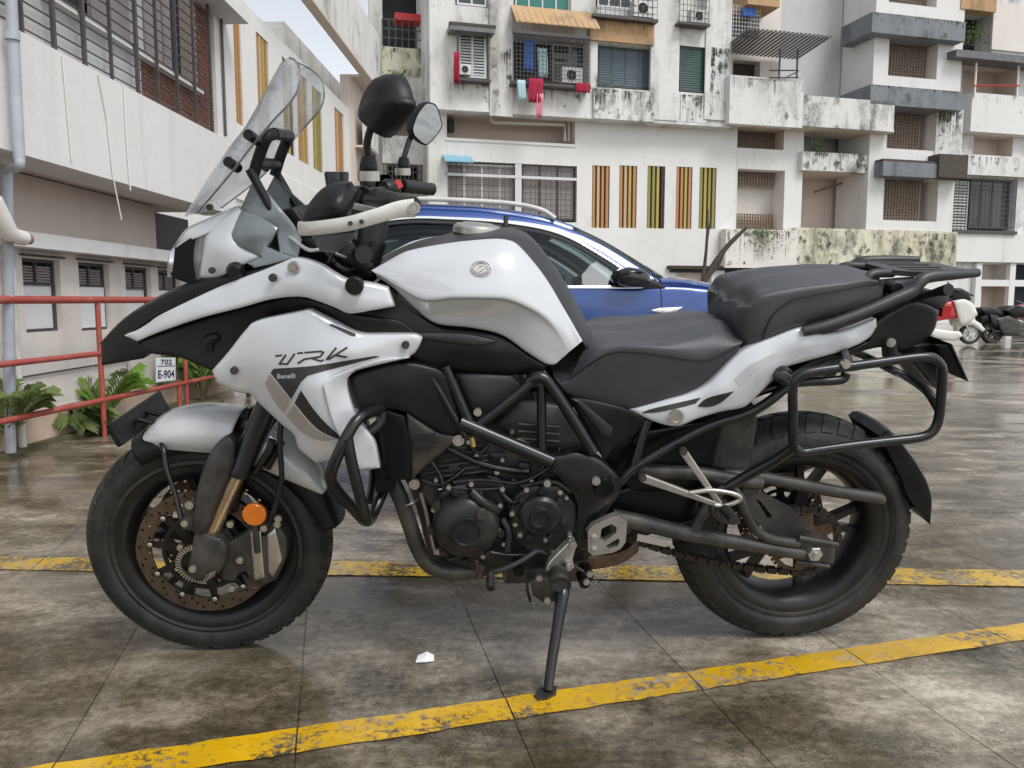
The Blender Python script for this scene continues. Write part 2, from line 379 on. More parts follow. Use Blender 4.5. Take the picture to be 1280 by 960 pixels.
def panel(fr, name, outline, m, parent, ctrl=(), thick=.012, rnd=.005, rpx=5, step=7, mirror=True, surf=None, lift=0, corner=38, smooth=40, ostep=5, label=None, name_r=None):
    """a shaped panel: outline and inner points (u, v, w) on the photo, w = metres left of the middle plane"""
    if surf is None: surf = TPS([p[:3] for p in outline]+[p[:3] for p in ctrl])
    o3 = smooth_outline([(p[0], p[1], 0) for p in outline], corner, ostep); loop = o3[:, :2]
    u0, v0 = loop.min(0); u1, v1 = loop.max(0)
    gu, gv = np.meshgrid(np.arange(u0+step/2, u1, step), np.arange(v0+step/2, v1, step)); q = np.stack([gu.ravel(), gv.ravel()], 1)
    if len(q):
        q[:, 0] += ((np.round((q[:, 1]-v0)/step)) % 2)*step*.5
        q = q[inside(q, loop)]
    extra = [q[seg_dist(q, loop) > rpx*1.5]] if len(q) else []
    if rnd:
        nx = np.roll(loop, -1, 0)-np.roll(loop, 1, 0); nr = np.stack([-nx[:, 1], nx[:, 0]], 1); nr /= np.linalg.norm(nr, axis=1)[:, None]+1e-9
        for fct in (.12, .4, 1.0):
            for sg in (1, -1):
                rq = loop+sg*nr*rpx*fct; rq = rq[inside(rq, loop)]
                if len(rq): rq = rq[seg_dist(rq, loop) > rpx*fct*.85]
                if len(rq): extra.append(rq)
    allp = np.concatenate([loop]+[e for e in extra if len(e)]); nl = len(loop)
    r = delaunay_2d_cdt([Vector(p) for p in allp], [], [list(range(nl))], 1, 1e-4)
    vs = np.array([tuple(v) for v in r[0]]); fs = r[2]
    w = surf(vs)+lift
    if rnd:
        d = np.clip(seg_dist(vs, loop)/rpx, 0, 1); w = w-rnd*(1-np.sqrt(np.clip(1-(1-d)**2, 0, 1)))
    Fr = np.array([fr.P(a[0], a[1], ww) for a, ww in zip(vs, w)]); n = len(vs)
    Bk = Fr.copy(); Bk[:, 1] += thick
    # pull the hidden back slightly towards the middle so that the rim stays square to the bike
    V = np.concatenate([Fr, Bk]); Fc = [tuple(f) for f in fs]+[tuple(i+n for i in reversed(f)) for f in fs]; cnt = {}
    for f in fs:
        for i in range(len(f)):
            e = (f[i], f[(i+1) % len(f)]); cnt.setdefault(tuple(sorted(e)), []).append(e)
    for k, es in cnt.items():
        if len(es) == 1: a, b = es[0]; Fc.append((b, a, a+n, b+n))
    o = mesh(name, V, Fc, m, parent, smooth)
    if label: o['label'] = label
    if mirror:
        V2 = V.copy(); V2[:, 1] *= -1; mesh(name_r or name, V2, Fc, m, parent, smooth)
    return o, surf
def railsurf(name, rails, m, parent, mirror=True, n=40, sub=5, thick=0, smooth=50, ends=True, across=True):
    """surface through rails given as local 3-D polylines from the near edge to the middle; mirrored to the far side"""
    rs = []
    for rl in rails:
        c = catmull(rl, 8); d = np.concatenate([[0], np.cumsum(np.linalg.norm(np.diff(c, axis=0), axis=1))]); t = np.linspace(0, d[-1], n)
        rs.append(np.stack([np.interp(t, d, c[:, k]) for k in range(3)], 1))
    rs = list(rs)
    if mirror:
        far = [r*np.array([1, -1, 1]) for r in rs]
        if np.abs(rs[-1][:, 1]).max() < 1e-6: far = far[:-1]
        rs = rs+far[::-1]
    A = np.array(rs)
    if across: A = np.stack([catmull(A[:, i], sub) for i in range(n)], 1)
    k = A.shape[0]; V = A.reshape(-1, 3)
    Fc = [(i*n+j, i*n+j+1, (i+1)*n+j+1, (i+1)*n+j) for i in range(k-1) for j in range(n-1)]
    if ends:
        Fc.append(tuple(i*n for i in range(k))); Fc.append(tuple(i*n+n-1 for i in range(k)))
        Fc.append(tuple(range(n))+tuple(reversed([(k-1)*n+j for j in range(n)])))
    o = mesh(name, V, Fc, m, parent, smooth)
    if thick:
        md = o.modifiers.new('s', 'SOLIDIFY'); md.thickness = thick; md.offset = -1
    return o
def lerp(a, b, t): return np.array(a)*(1-t)+np.array(b)*t

# ------------------------------------------------------------------ the ground: wet concrete strips with recessed joints, worn yellow lines
def concrete(name, paint=None, wear=.5):
    m = bpy.data.materials.new(name); m.use_nodes = True; nt = m.node_tree; N = nt.nodes; L = nt.links; b = N['Principled BSDF']
    g = N.new('ShaderNodeNewGeometry')
    def nz(scale, detail=8, rgh=.6, st=(1, 1, 1), off=(0, 0, 0), dist=0):
        mp = N.new('ShaderNodeMapping'); mp.inputs['Scale'].default_value = st; mp.inputs['Location'].default_value = off; L.new(g.outputs['Position'], mp.inputs[0])
        n = N.new('ShaderNodeTexNoise'); n.inputs['Scale'].default_value = scale; n.inputs['Detail'].default_value = detail; n.inputs['Roughness'].default_value = rgh; n.inputs['Distortion'].default_value = dist
        L.new(mp.outputs[0], n.inputs[0]); return n.outputs['Fac']
    def rng(s, a, c, lo=0, hi=1, smooth=False):
        r = N.new('ShaderNodeMapRange'); r.inputs[1].default_value = a; r.inputs[2].default_value = c; r.inputs[3].default_value = lo; r.inputs[4].default_value = hi
        if smooth: r.interpolation_type = 'SMOOTHSTEP'
        L.new(s, r.inputs[0]); return r.outputs[0]
    def mix(f, a, c):
        x = N.new('ShaderNodeMix'); x.data_type = 'RGBA'; L.new(f, x.inputs[0])
        for k, z in ((6, a), (7, c)):
            if isinstance(z, tuple): x.inputs[k].default_value = (*z, 1)
            else: L.new(z, x.inputs[k])
        return x.outputs[2]
    def math2(op, a, c):
        x = N.new('ShaderNodeMath'); x.operation = op
        for k, z in ((0, a), (1, c)):
            if isinstance(z, (int, float)): x.inputs[k].default_value = z
            else: L.new(z, x.inputs[k])
        return x.outputs[0]
    big = nz(1.5, 9, .62, (.75, 1.3, 1), (3.1, 1.2, 0), .3); mid = nz(5.5, 9, .72, (.8, 1.2, 1), (0, 4, 0)); fine = nz(38, 8, .8); spk = nz(130, 5, .85)
    rr = N.new('ShaderNodeValToRGB'); e = rr.color_ramp.elements
    e[0].position = .432; e[0].color = (.03, .022, .01, 1); e[1].position = .585; e[1].color = (.6, .54, .45, 1)
    for p, c in ((.465, (.085, .068, .042)), (.5, (.19, .158, .11)), (.535, (.36, .31, .235))):
        x = e.new(p); x.color = (*c, 1)
    streak = nz(2.6, 9, .72, (.35, 1.6, 1), (4, 0, 0), .6)
    comb = math2('ADD', math2('MULTIPLY', big, .27), math2('ADD', math2('MULTIPLY', mid, .27), math2('ADD', math2('MULTIPLY', fine, .28), math2('MULTIPLY', streak, .18))))
    L.new(comb, rr.inputs[0]); c = rr.outputs[0]
    c = mix(rng(nz(2.3, 6, .6, (1, 1, 1), (7, 2, 0)), .52, .66, 0, .45), c, (.062, .064, .03))         # green-brown algae
    c = mix(rng(nz(.9, 5, .6, (1, 1.6, 1), (1, 9, 0)), .56, .7, 0, .4), c, (.2, .13, .09))              # reddish silt
    c = mix(rng(spk, .6, .72, 0, .6), c, (.02, .018, .014)); c = mix(rng(spk, .36, .25, 0, .35), c, (.4, .37, .33))
    oi = N.new('ShaderNodeObjectInfo'); hs = N.new('ShaderNodeHueSaturation'); L.new(rng(oi.outputs['Random'], 0, 1, .88, 1.1), hs.inputs['Value']); L.new(c, hs.inputs['Color']); c = hs.outputs[0]
    wet = math2('ADD', math2('MULTIPLY', nz(.8, 10, .68, (.7, 1.5, 1), (5, 3.3, 0), .3), .8), math2('MULTIPLY', fine, .2))
    pud = rng(wet, .474, .508, 0, 1, True); damp = rng(wet, .39, .475)
    grit = rng(math2('ADD', math2('MULTIPLY', spk, .5), math2('MULTIPLY', nz(3.4, 8, .7, (1, 1, 1), (9, 1, 0)), .5)), .53, .6, 0, .75)
    c = mix(grit, c, (.022, .02, .012))
    c = mix(math2('MULTIPLY', pud, .5), c, (.07, .056, .036)); c = mix(math2('MULTIPLY', math2('SUBTRACT', 1, damp), .35), c, (.44, .40, .34))
    rough = math2('ADD', math2('MULTIPLY', rng(mid, .3, .7), .2), math2('ADD', .14, math2('MULTIPLY', damp, -.06)))
    if paint:
        wn = math2('ADD', math2('MULTIPLY', nz(6, 10, .8, (1, 1, 1), (2, 2, 0)), .5), math2('MULTIPLY', nz(60, 6, .85), .5))
        keep = rng(wn, wear-.02, wear+.02); pc = mix(rng(mid, .35, .65), paint, tuple(x*.72 for x in paint))
        c = mix(keep, pc, c)
    rf = math2('MULTIPLY', rough, math2('SUBTRACT', 1, math2('MULTIPLY', pud, .82)))
    L.new(c, b.inputs['Base Color']); L.new(rf, b.inputs['Roughness']); b.inputs['Specular IOR Level'].default_value = .5
    h = math2('ADD', math2('MULTIPLY', fine, .8), math2('ADD', math2('MULTIPLY', mid, 1.3), math2('MULTIPLY', spk, .12)))
    bp = N.new('ShaderNodeBump'); bp.inputs['Distance'].default_value = .012
    L.new(math2('MULTIPLY', math2('SUBTRACT', 1.1, pud), .42), bp.inputs['Strength']); L.new(h, bp.inputs['Height']); L.new(bp.outputs[0], b.inputs['Normal'])
    return m
m_conc = concrete('wet_concrete'); m_line = concrete('yellow_line_paint', (.74, .43, .008), .535); m_line2 = concrete('faded_yellow_line_paint', (.68, .42, .03), .5)
m_joint = mat('joint_dirt', (.03, .026, .02), .8)

JA = R(-12.94); jd = np.array([math.sin(JA), math.cos(JA)]); jp = np.array([math.cos(JA), -math.sin(JA)])
def st(p): p = np.array(p[:2]); return float(p@jp), float(p@jd)
def from_st(s, t): q = jp*s+jd*t; return q[0], q[1]
g_obj = mesh('ground', [(-900, -60, -.005), (900, -60, -.005), (900, 1500, -.005), (-900, 1500, -.005)], [(0, 1, 2, 3)], m_conc)
tag(g_obj, kind='structure')
S0 = st(ground(375, 870))[0]; PITCH = .456; GAP = .0008
for i in range(-14, 22):
    a, b_ = S0+i*PITCH+GAP, S0+(i+1)*PITCH-GAP; ch = .0012; V = []
    for s_, zz in ((a, -.006), (a, -ch), (a+ch, 0), (b_-ch, 0), (b_, -ch), (b_, -.006)):
        for t_ in (-1.5, 11.5): x, y = from_st(s_, t_); V.append((x, y, zz))
    mesh('paving_strip', V, [(2*k, 2*k+1, 2*k+3, 2*k+2) for k in range(5)], m_conc, g_obj)
def painted(name, up, lo, s_rng, m):
    (s1, t1), (s2, t2) = st(ground(*up[0])), st(ground(*up[1])); (s3, t3), (s4, t4) = st(ground(*lo[0])), st(ground(*lo[1]))
    fu = lambda s: t1+(t2-t1)*(s-s1)/(s2-s1); fl = lambda s: t3+(t4-t3)*(s-s3)/(s4-s3)
    mb = MB()
    for i in range(-14, 22):
        a, b_ = S0+i*PITCH+GAP+.001, S0+(i+1)*PITCH-GAP-.001
        if b_ < s_rng[0] or a > s_rng[1]: continue
        q = []
        n = 12
        ss = np.linspace(a, b_, n)
        for k, s in enumerate(ss): q.append((*from_st(s, fl(s)+random.uniform(-.003, .003)), .004)); q.append((*from_st(s, fu(s)+random.uniform(-.003, .003)), .004))
        mb.add(q, [(2*k, 2*k+1, 2*k+3, 2*k+2) for k in range(n-1)])
    o = mb.build(name, m); tag(o, kind='structure'); return o
painted('yellow_parking_line', ((75, 955), (1280, 780)), ((375, 942), (1280, 801)), (-3, 6), m_line)
painted('yellow_parking_line', ((0, 697), (1280, 714)), ((0, 713), (1280, 734)), (-6, 6), m_line2)

# ------------------------------------------------------------------ facades
class Facade:
    def __init__(s, o, ang):
        s.o = np.array([o[0], o[1], 0.]); s.d = np.array([math.cos(ang), math.sin(ang), 0]); s.n = np.array([math.sin(ang), -math.cos(ang), 0])
    def sz(s, u, v, off=0):
        r = ray(u, v); t = ((s.o+s.n*off-EYE)@s.n)/(r@s.n); p = EYE+r*t; return float((p-s.o)@s.d), float(p[2])
    def p(s, a, z, off=0): return s.o+s.d*a+s.n*off+np.array([0, 0, z])
    def rect(s, u0, v0, u1, v1, off=0):
        um, vm = (u0+u1)/2, (v0+v1)/2; return s.sz(u0, vm, off)[0], s.sz(u1, vm, off)[0], s.sz(um, v1, off)[1], s.sz(um, v0, off)[1]
    def boxsz(s, a0, a1, z0, z1, o0, o1):
        return [s.p(a, z, o) for a in (a0, a1) for z in (z0, z1) for o in (o0, o1)], [(0, 1, 3, 2), (4, 6, 7, 5), (0, 4, 5, 1), (2, 3, 7, 6), (0, 2, 6, 4), (1, 5, 7, 3)]
    def box(s, u0, v0, u1, v1, off, depth): a0, a1, z0, z1 = s.rect(u0, v0, u1, v1, off); return s.boxsz(a0, a1, z0, z1, off-depth, off)
def fbox(F, name, m, u0, v0, u1, v1, off, depth, parent=None, **k):
    V, Fc = F.box(u0, v0, u1, v1, off, depth); return mesh(name, V, Fc, m, parent, loc=(np.array(parent.location) if parent else np.mean(V, 0)))
def fwall(F, name, m, rect_sz, off, openings, parent, back=m_dark, thick=.25):
    """wall with real recessed openings: [(s0, s1, z0, z1, depth, back material)]"""
    a0, a1, z0, z1 = rect_sz; A = sorted({a0, a1, *[min(max(o[i], a0), a1) for o in openings for i in (0, 1)]}); Z = sorted({z0, z1, *[min(max(o[i], z0), z1) for o in openings for i in (2, 3)]})
    mb = MB(); mats = [m]
    for i in range(len(A)-1):
        for j in range(len(Z)-1):
            ca, cz = (A[i]+A[i+1])/2, (Z[j]+Z[j+1])/2
            if any(o[0] < ca < o[1] and o[2] < cz < o[3] for o in openings): continue
            mb.add([F.p(A[i], Z[j], off), F.p(A[i+1], Z[j], off), F.p(A[i+1], Z[j+1], off), F.p(A[i], Z[j+1], off)], [(0, 1, 2, 3)])
    for o in openings:
        bm_ = o[5] if len(o) > 5 else back
        if bm_ not in mats: mats.append(bm_)
        d = off-o[4]; q = [(o[0], o[2]), (o[1], o[2]), (o[1], o[3]), (o[0], o[3])]
        for k in range(4):
            (x0, y0), (x1, y1) = q[k], q[(k+1) % 4]
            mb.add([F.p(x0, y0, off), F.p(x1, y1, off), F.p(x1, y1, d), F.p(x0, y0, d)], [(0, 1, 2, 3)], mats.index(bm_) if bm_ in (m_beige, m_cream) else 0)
        mb.add([F.p(*q[0], d), F.p(*q[1], d), F.p(*q[2], d), F.p(*q[3], d)], [(0, 1, 2, 3)], mats.index(bm_))
    # outer rim and back so that the wall has thickness
    q = [(a0, z0), (a1, z0), (a1, z1), (a0, z1)]; dd = off-thick
    for k in range(4):
        (x0, y0), (x1, y1) = q[k], q[(k+1) % 4]; mb.add([F.p(x0, y0, off), F.p(x1, y1, off), F.p(x1, y1, dd), F.p(x0, y0, dd)], [(0, 1, 2, 3)])
    me_o = mb.build(name, mats, parent, loc=np.array(parent.location))
    return me_o
def grid_bars(F, u0, v0, u1, v1, off, nv, nh, w=.012, t=.012, fr=None):
    """lattice of nv vertical and nh horizontal bars"""
    a0, a1, z0, z1 = F.rect(u0, v0, u1, v1, off); mb = MB()
    for k in range(nv): a = a0+(a1-a0)*(k/(nv-1) if nv > 1 else .5); mb.add(*F.boxsz(a-w/2, a+w/2, z0, z1, off-t, off))
    for k in range(nh): z = z0+(z1-z0)*(k/(nh-1) if nh > 1 else .5); mb.add(*F.boxsz(a0, a1, z-w/2, z+w/2, off-t*.7, off+t*.3))
    return mb
def grille(F, name, m, *a, parent=None, **k): return grid_bars(F, *a, **k).build(name, m, parent, loc=np.array(parent.location))
def window(F, parent, u0, v0, u1, v1, off, pane_m, frame_m, mull=1, trans=0, fw=.05, name='window', lou=0, lou_m=None, dp=.05):
    """window part > frame bars, pane, louvre blades, all real pieces in the opening"""
    a0, a1, z0, z1 = F.rect(u0, v0, u1, v1, off); mb = MB(); L0 = np.array(parent.location)
    for (x0, x1, y0, y1) in ((a0, a0+fw, z0, z1), (a1-fw, a1, z0, z1), (a0+fw, a1-fw, z0, z0+fw), (a0+fw, a1-fw, z1-fw, z1)): mb.add(*F.boxsz(x0, x1, y0, y1, off-dp, off))
    for k in range(mull): x = a0+(a1-a0)*(k+1)/(mull+1); mb.add(*F.boxsz(x-fw/2, x+fw/2, z0+fw, z1-fw, off-dp, off-.006))
    for k in range(trans): z = z0+(z1-z0)*(k+1)/(trans+1); mb.add(*F.boxsz(a0+fw, a1-fw, z-fw/2, z+fw/2, off-dp, off-.012))
    w = mb.build(name, frame_m, parent, loc=L0)
    V, Fc = F.boxsz(a0+fw*.5, a1-fw*.5, z0+fw*.5, z1-fw*.5, off-dp*.8, off-dp*.55); mesh('pane', V-L0, Fc, pane_m, w)
    if lou:
        lb = MB()
        for k in range(lou): z = z0+fw+(z1-z0-2*fw)*(k+.5)/lou; h = (z1-z0)/lou*.5; lb.add([F.p(a0+fw, z-h*.5, off-.005), F.p(a1-fw, z-h*.5, off-.005), F.p(a0+fw, z-h*.3, off-.005), F.p(a1-fw, z-h*.3, off-.005), F.p(a0+fw, z+h*.3, off-dp*.5), F.p(a1-fw, z+h*.3, off-dp*.5), F.p(a0+fw, z+h*.5, off-dp*.5), F.p(a1-fw, z+h*.5, off-dp*.5)], BOXF)
        V = np.concatenate(lb.V)-L0; mesh('louvre_blades', V, lb.F, lou_m or pane_m, w)
    return w

# ---- far apartment block: its long front runs off to the right
FB = Facade((0, 28), R(15))
def RS(u0, v0, u1, v1, off=0): return FB.rect(u0, v0, u1, v1, off)
def OP(u0, v0, u1, v1, off, dep, bm_=None): r = FB.rect(u0, v0, u1, v1, off); return (*r, dep, bm_ or m_dark)
blk = empty('apartment_block', tuple(FB.p(0, 0)), label='weathered white apartment block with barred windows, laundry and striped slot vents behind the car', cat='building')
g0 = -.02
UP = .55
lo_rect = (FB.sz(535, 200)[0], FB.sz(921, 200)[0], g0, FB.sz(700, 130)[1])
slots = [(740, 207, 762, 285), (774, 207, 796, 285), (809, 207.5, 831, 285.5), (845, 208.5, 865, 286), (874, 209.5, 895, 286)]
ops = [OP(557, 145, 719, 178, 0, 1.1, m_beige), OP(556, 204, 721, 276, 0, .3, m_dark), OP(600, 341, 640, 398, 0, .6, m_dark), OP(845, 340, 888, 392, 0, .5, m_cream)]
ops += [OP(*q, 0, .22, m_vent) for q in slots]
fwall(FB, 'lower_wall', m_wall, lo_rect, 0, ops, blk)
# the upper storeys stand proud of the lower wall
z_up = FB.sz(700, 146, UP)[1]
up_rect = (FB.sz(537, 60, UP)[0], FB.sz(914, 60, UP)[0], z_up, FB.sz(700, -150, UP)[1])
uops = [OP(571, 38, 610, 98, UP, .25, m_dark), OP(569, -40, 610, 8, UP, .25, m_dark), OP(642, 44, 737, 106, UP, 1.0, m_dark), OP(642, -60, 714, 14, UP, .3, m_teal), OP(747, 56, 816, 111, UP, .5, m_darkglass), OP(745, -60, 816, 12, UP, .4, m_dark), OP(849, 58, 884, 116, UP, .2, m_dark), OP(851, -60, 886, 28, UP, .4, m_clothw)]
fwall(FB, 'upper_wall', m_wall2, up_rect, UP, uops, blk, thick=.6)
for (u0, u1) in ((640, 742), (815, 850), (884, 914)): fbox(FB, 'pilaster', m_wall2, u0 if u0 > 700 else 612, -150, u1 if u0 > 700 else 641, 145 if u0 < 700 else 150, UP+.07, .069, blk)
fbox(FB, 'parapet_panel', m_mould, 742, 112, 818, 150, UP+.1, .099, blk); fbox(FB, 'parapet_panel', m_mould, 851, 118, 884, 153, UP+.04, .038, blk)
fbox(FB, 'parapet_panel', m_orange, 737, 26, 818, 53, UP+.12, .119, blk)
fbox(FB, 'floor_ledge', m_wall2, 537, 143, 914, 147.5, UP+.03, .5, blk)
# slot vents with coloured upright slats
slat_sets = [(m_slato, m_slatp, m_slato, m_slato), (m_slato, m_slatp, m_slaty, m_slato), (m_slatg, m_slatg, m_slaty, m_vent), (m_slato, m_slato, m_slaty, m_slato), (m_slatg, m_slaty, m_slatg, m_slatg)]
def slats(F, u0, v0, u1, v1, off, mset, parent, k0=.1):
    a0, a1, z0, z1 = F.rect(u0, v0, u1, v1, off); n = len(mset); L0 = np.array(parent.location)
    for k, mm in enumerate(mset):
        a = a0+(a1-a0)*(k+.18)/n; V, Fc = F.boxsz(a, a+(a1-a0)/n*.55, z0, z1, off-k0-.1, off-.02); mesh('vertical_slat', V, Fc, mm, parent, loc=L0)
for q, ms in zip(slots, slat_sets): slats(FB, *q, 0, ms, blk)
# lower storey windows behind a long grille
window(FB, blk, 558, 205, 646, 275, -.16, m_grille_b, m_whiteiron, 3, 0, .07); window(FB, blk, 652, 205, 719, 275, -.16, m_grille_b, m_iron, 2, 0, .07)
grille(FB, 'window_grille', m_iron, 557, 204, 720, 276, -.03, 26, 11, w=.016, parent=blk)
fbox(FB, 'transom_rail', m_whiteiron, 556, 219, 721, 222.5, .02, .05, blk); fbox(FB, 'mullion', m_whiteiron, 644, 205, 652, 276, .012, .05, blk)
# small window with a mouldy hood
window(FB, blk, 573, 40, 608, 97, UP-.05, m_darkglass, m_whiteiron, 1, 0, .07, lou=14, lou_m=m_ac)
fbox(FB, 'window_hood', m_sheet, 563, 31, 619, 39, UP+.55, .54, blk); fbox(FB, 'hood_edge', m_bark, 562, 29, 620, 33, UP+.56, .2, blk)
for u in (573, 611): fbox(FB, 'window_post', m_iron, u-1, 38, u+1, 102, UP+.4, .03, blk)
fbox(FB, 'window_sill', m_iron, 571, 98, 614, 101, UP+.42, .41, blk)
# the enclosed balcony with its cage and clothes
grille(FB, 'balcony_cage', m_iron, 641, 46, 738, 107, UP+.45, 22, 13, w=.016, parent=blk); fbox(FB, 'cage_floor', m_iron, 640, 104, 739, 108, UP+.45, .44, blk)
window(FB, blk, 690, 55, 735, 104, UP-.6, m_darkglass, m_grille_b, 1, 1, .08)
a0, a1, z0, z1 = RS(638, 13, 740, 42, UP); mb = MB(); n = 26
for k in range(n):
    x0, x1 = a0+(a1-a0)*k/n, a0+(a1-a0)*(k+1)/n; dz = .03*(k % 2)
    mb.add([FB.p(x0, z1, UP+.05), FB.p(x1, z1, UP+.05), FB.p(x0, z0+.02, UP+.75+dz), FB.p(x1, z0+.02, UP+.75+dz), FB.p(x0, z1+.04, UP+.05), FB.p(x1, z1+.04, UP+.05), FB.p(x0, z0+.06, UP+.75+dz), FB.p(x1, z0+.06, UP+.75+dz)], BOXF)
mb.build('balcony_awning', m_orange, blk, loc=np.array(blk.location))
fbox(FB, 'awning_rail', m_iron, 640, 41, 739, 45, UP+.74, .05, blk)
# window with blue glass, its louvres and a little green gate
window(FB, blk, 748, 57, 815, 110, UP-.3, m_blueglass, m_iron, 3, 0, .06, lou=16, lou_m=m_blueglass); grille(FB, 'balcony_gate', m_green, 747, 98, 767, 111, UP+.03, 6, 3, w=.03, parent=blk)
window(FB, blk, 850, 59, 883, 115, UP-.08, m_green, m_iron, 0, 0, .05, lou=18, lou_m=m_green)
grille(FB, 'window_cage', m_iron, 850, -30, 887, 29, UP+.4, 9, 9, w=.016, parent=blk); fbox(FB, 'cage_shelf', m_iron, 849, 28, 888, 31, UP+.42, .41, blk)
grille(FB, 'window_cage', m_iron, 745, -30, 822, 23, UP+.4, 14, 7, w=.014, parent=blk); fbox(FB, 'cage_shelf', m_iron, 742, 20, 823, 24, UP+.42, .41, blk)
window(FB, blk, 747, -40, 790, 10, UP-.15, m_darkglass, m_whiteiron, 2, 0, .06); window(FB, blk, 571, -40, 608, 7, UP-.1, m_darkglass, m_whiteiron, 1, 0, .06); window(FB, blk, 644, -50, 712, 13, UP-.15, m_teal, m_whiteiron, 3, 0, .05)
# pipes in the low recess
mb = MB()
def fp(u, v, o): s_, z_ = FB.sz(u, v, o); return FB.p(s_, z_, o)
mb.add(*tube([fp(614, 145, -.3), fp(614, 151, -.3), fp(618, 153, -.3), fp(706, 156, -.3), fp(706, 177, -.3)], .06, 8, smooth=False)); mb.add(*tube([fp(711, 145, -.4), fp(711, 177, -.4)], .05, 8)); mb.add(*tube([fp(716, 145, -.5), fp(716, 177, -.5)], .05, 8))
mb.build('drain_pipe', m_clothw, blk, 40, loc=np.array(blk.location)); fbox(FB, 'meter_box', m_dark, 561, 148, 568, 164, -.5, .3, blk)
fbox(FB, 'recess_ledge', m_clothw, 556, 176, 720, 179.5, .04, .8, blk)
# dark band: shade painted where the ground floor falls back
fbox(FB, 'ledge_shade_band', m_dark, 838, 336, 921, 341, .05, .049, blk)

# ---- left bay of the block: deep balconies one above the other
bay = empty('balcony_bay', tuple(FB.p(FB.sz(505, 200)[0], 0)), label='narrow bay of deep dark balconies with a yellow parapet at the block corner', cat='building')
r = (FB.sz(462, 60, -2.4)[0], FB.sz(537, 60, -2.4)[0], g0, FB.sz(505, -150, -2.4)[1])
fwall(FB, 'bay_wall', m_wall2, r, -2.4, [OP(478, -30, 536, 60, -2.4, .8, m_dark), OP(484, 120, 536, 175, -2.4, .8, m_beige), OP(484, 205, 536, 300, -2.4, .8, m_dark)], bay)
fbox(FB, 'balcony_parapet', m_yel, 478, 60, 536, 97, -1.4, .2, bay); fbox(FB, 'balcony_parapet', m_wall2, 478, 97, 536, 136, -1.3, .2, bay)
fbox(FB, 'balcony_parapet', m_wall2, 478, 170, 536, 205, -1.3, .2, bay); fbox(FB, 'roof_edge', m_red, 494, 17, 536, 26, -1.4, .6, bay); fbox(FB, 'corner_column', m_wall2, 535, -140, 558, 345, .02, 2.5, bay)
grille(FB, 'balcony_grille', m_iron, 480, 205, 537, 235, -1.35, 12, 4, w=.04, parent=bay); grille(FB, 'balcony_grille', m_iron, 478, 26, 535, 60, -1.45, 8, 4, w=.04, parent=bay)

# ---- middle: sheet awning balcony, blank grey wall, lattice screens
mid = empty('stair_wing', tuple(FB.p(FB.sz(1000, 200)[0], 0)), label='grey and white wing with lattice screens and black streaked parapets left of the blue ledges', cat='building')
L0 = np.array(mid.location)
fbox(FB, 'blank_wall', m_greywall, 905, -150, 1130, 160, -1.6, .4, mid)
ra = (FB.sz(914, 60, -.4)[0], FB.sz(975, 60, -.4)[0], FB.sz(940, 160, -.4)[1], FB.sz(940, -150, -.4)[1])
fwall(FB, 'balcony_wall', m_cream, ra, -.4, [OP(914, -60, 950, 48, -.4, .7, m_dark), OP(916, 76, 950, 100, -.4, .4, m_vent)], mid)
grille(FB, 'window_cage', m_whiteiron, 913, 8, 950, 48, UP-.1, 11, 9, w=.014, parent=mid)
fbox(FB, 'balcony_slab', m_orange, 935, -10, 975, 7, UP+.2, 1.2, mid)
# corrugated awning, sloping out and to the right
mb = MB(); a0, a1 = FB.sz(913, 60, UP)[0], FB.sz(1016, 60, UP)[0]; z1, z0 = FB.sz(960, 49, UP)[1], FB.sz(960, 54, UP)[1]; n = 40
for k in range(n):
    x0, x1 = a0+(a1-a0)*k/n, a0+(a1-a0)*(k+1)/n; d0 = .05*(k % 2); 
    V = [FB.p(x0, z1+d0-.35, -.3), FB.p(x1, z1+d0-.35, -.3), FB.p(x0, z0+d0, UP+1.1), FB.p(x1, z0+d0, UP+1.1)]
    mb.add(V+[v+np.array([0, 0, .03]) for v in V], BOXF)
mb.build('corrugated_awning', m_sheet, mid, loc=L0)
for u in (975, 997): fbox(FB, 'awning_post', m_iron, u-.7, 62, u+.7, 98, UP+.4, .05, mid)
mb = MB(); 
for v in (88, 97): mb.add(*tube([fp(962, v, UP+.4), fp(998, v, UP+.4)], .025, 6))
mb.add(*tube([fp(980, 98, UP+.4), fp(998, 89, UP+.4)], .025, 6)); mb.build('balcony_railing', m_iron, mid, loc=L0)
fbox(FB, 'balcony_parapet', m_wall2, 912, 97, 1004, 157, UP+.35, .3, mid); fbox(FB, 'balcony_parapet', m_mould, 1003, 123, 1118, 161, UP+.3, .3, mid)
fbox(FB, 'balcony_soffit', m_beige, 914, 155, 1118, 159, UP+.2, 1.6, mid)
rr_ = (FB.sz(919, 250, 0)[0], FB.sz(1002, 250, 0)[0], g0, FB.sz(950, 158, 0)[1])
fwall(FB, 'lattice_bay_wall', m_wall, rr_, 0, [OP(921, 159, 980, 186, 0, .9, m_beige), OP(921, 212, 980, 287, 0, .9, m_cream), OP(905, 341, 962, 395, 0, .9, m_beige)], mid)
for q in ((921, 160, 967, 185, 16, 9), (921, 213, 967, 233, 16, 7), (921, 268, 965, 286, 16, 6), (906, 343, 962, 362, 18, 7)): grille(FB, 'lattice_screen', m_jali, *q[:4], -.55, q[4]-2, q[5], w=.03, t=.06, parent=mid); fbox(FB, 'lattice_bright_backing', m_jaliback, q[0]-1, q[1], q[2], q[3]+1, -.75, .02, mid)  # bright panels added close behind the screens so the holes look lit
fbox(FB, 'planter_parapet', m_cream, 907, 287, 996, 335, .45, .4, mid)
rr_ = (FB.sz(1000, 250, -.2)[0], FB.sz(1108, 250, -.2)[0], g0, FB.sz(1050, 158, -.2)[1])
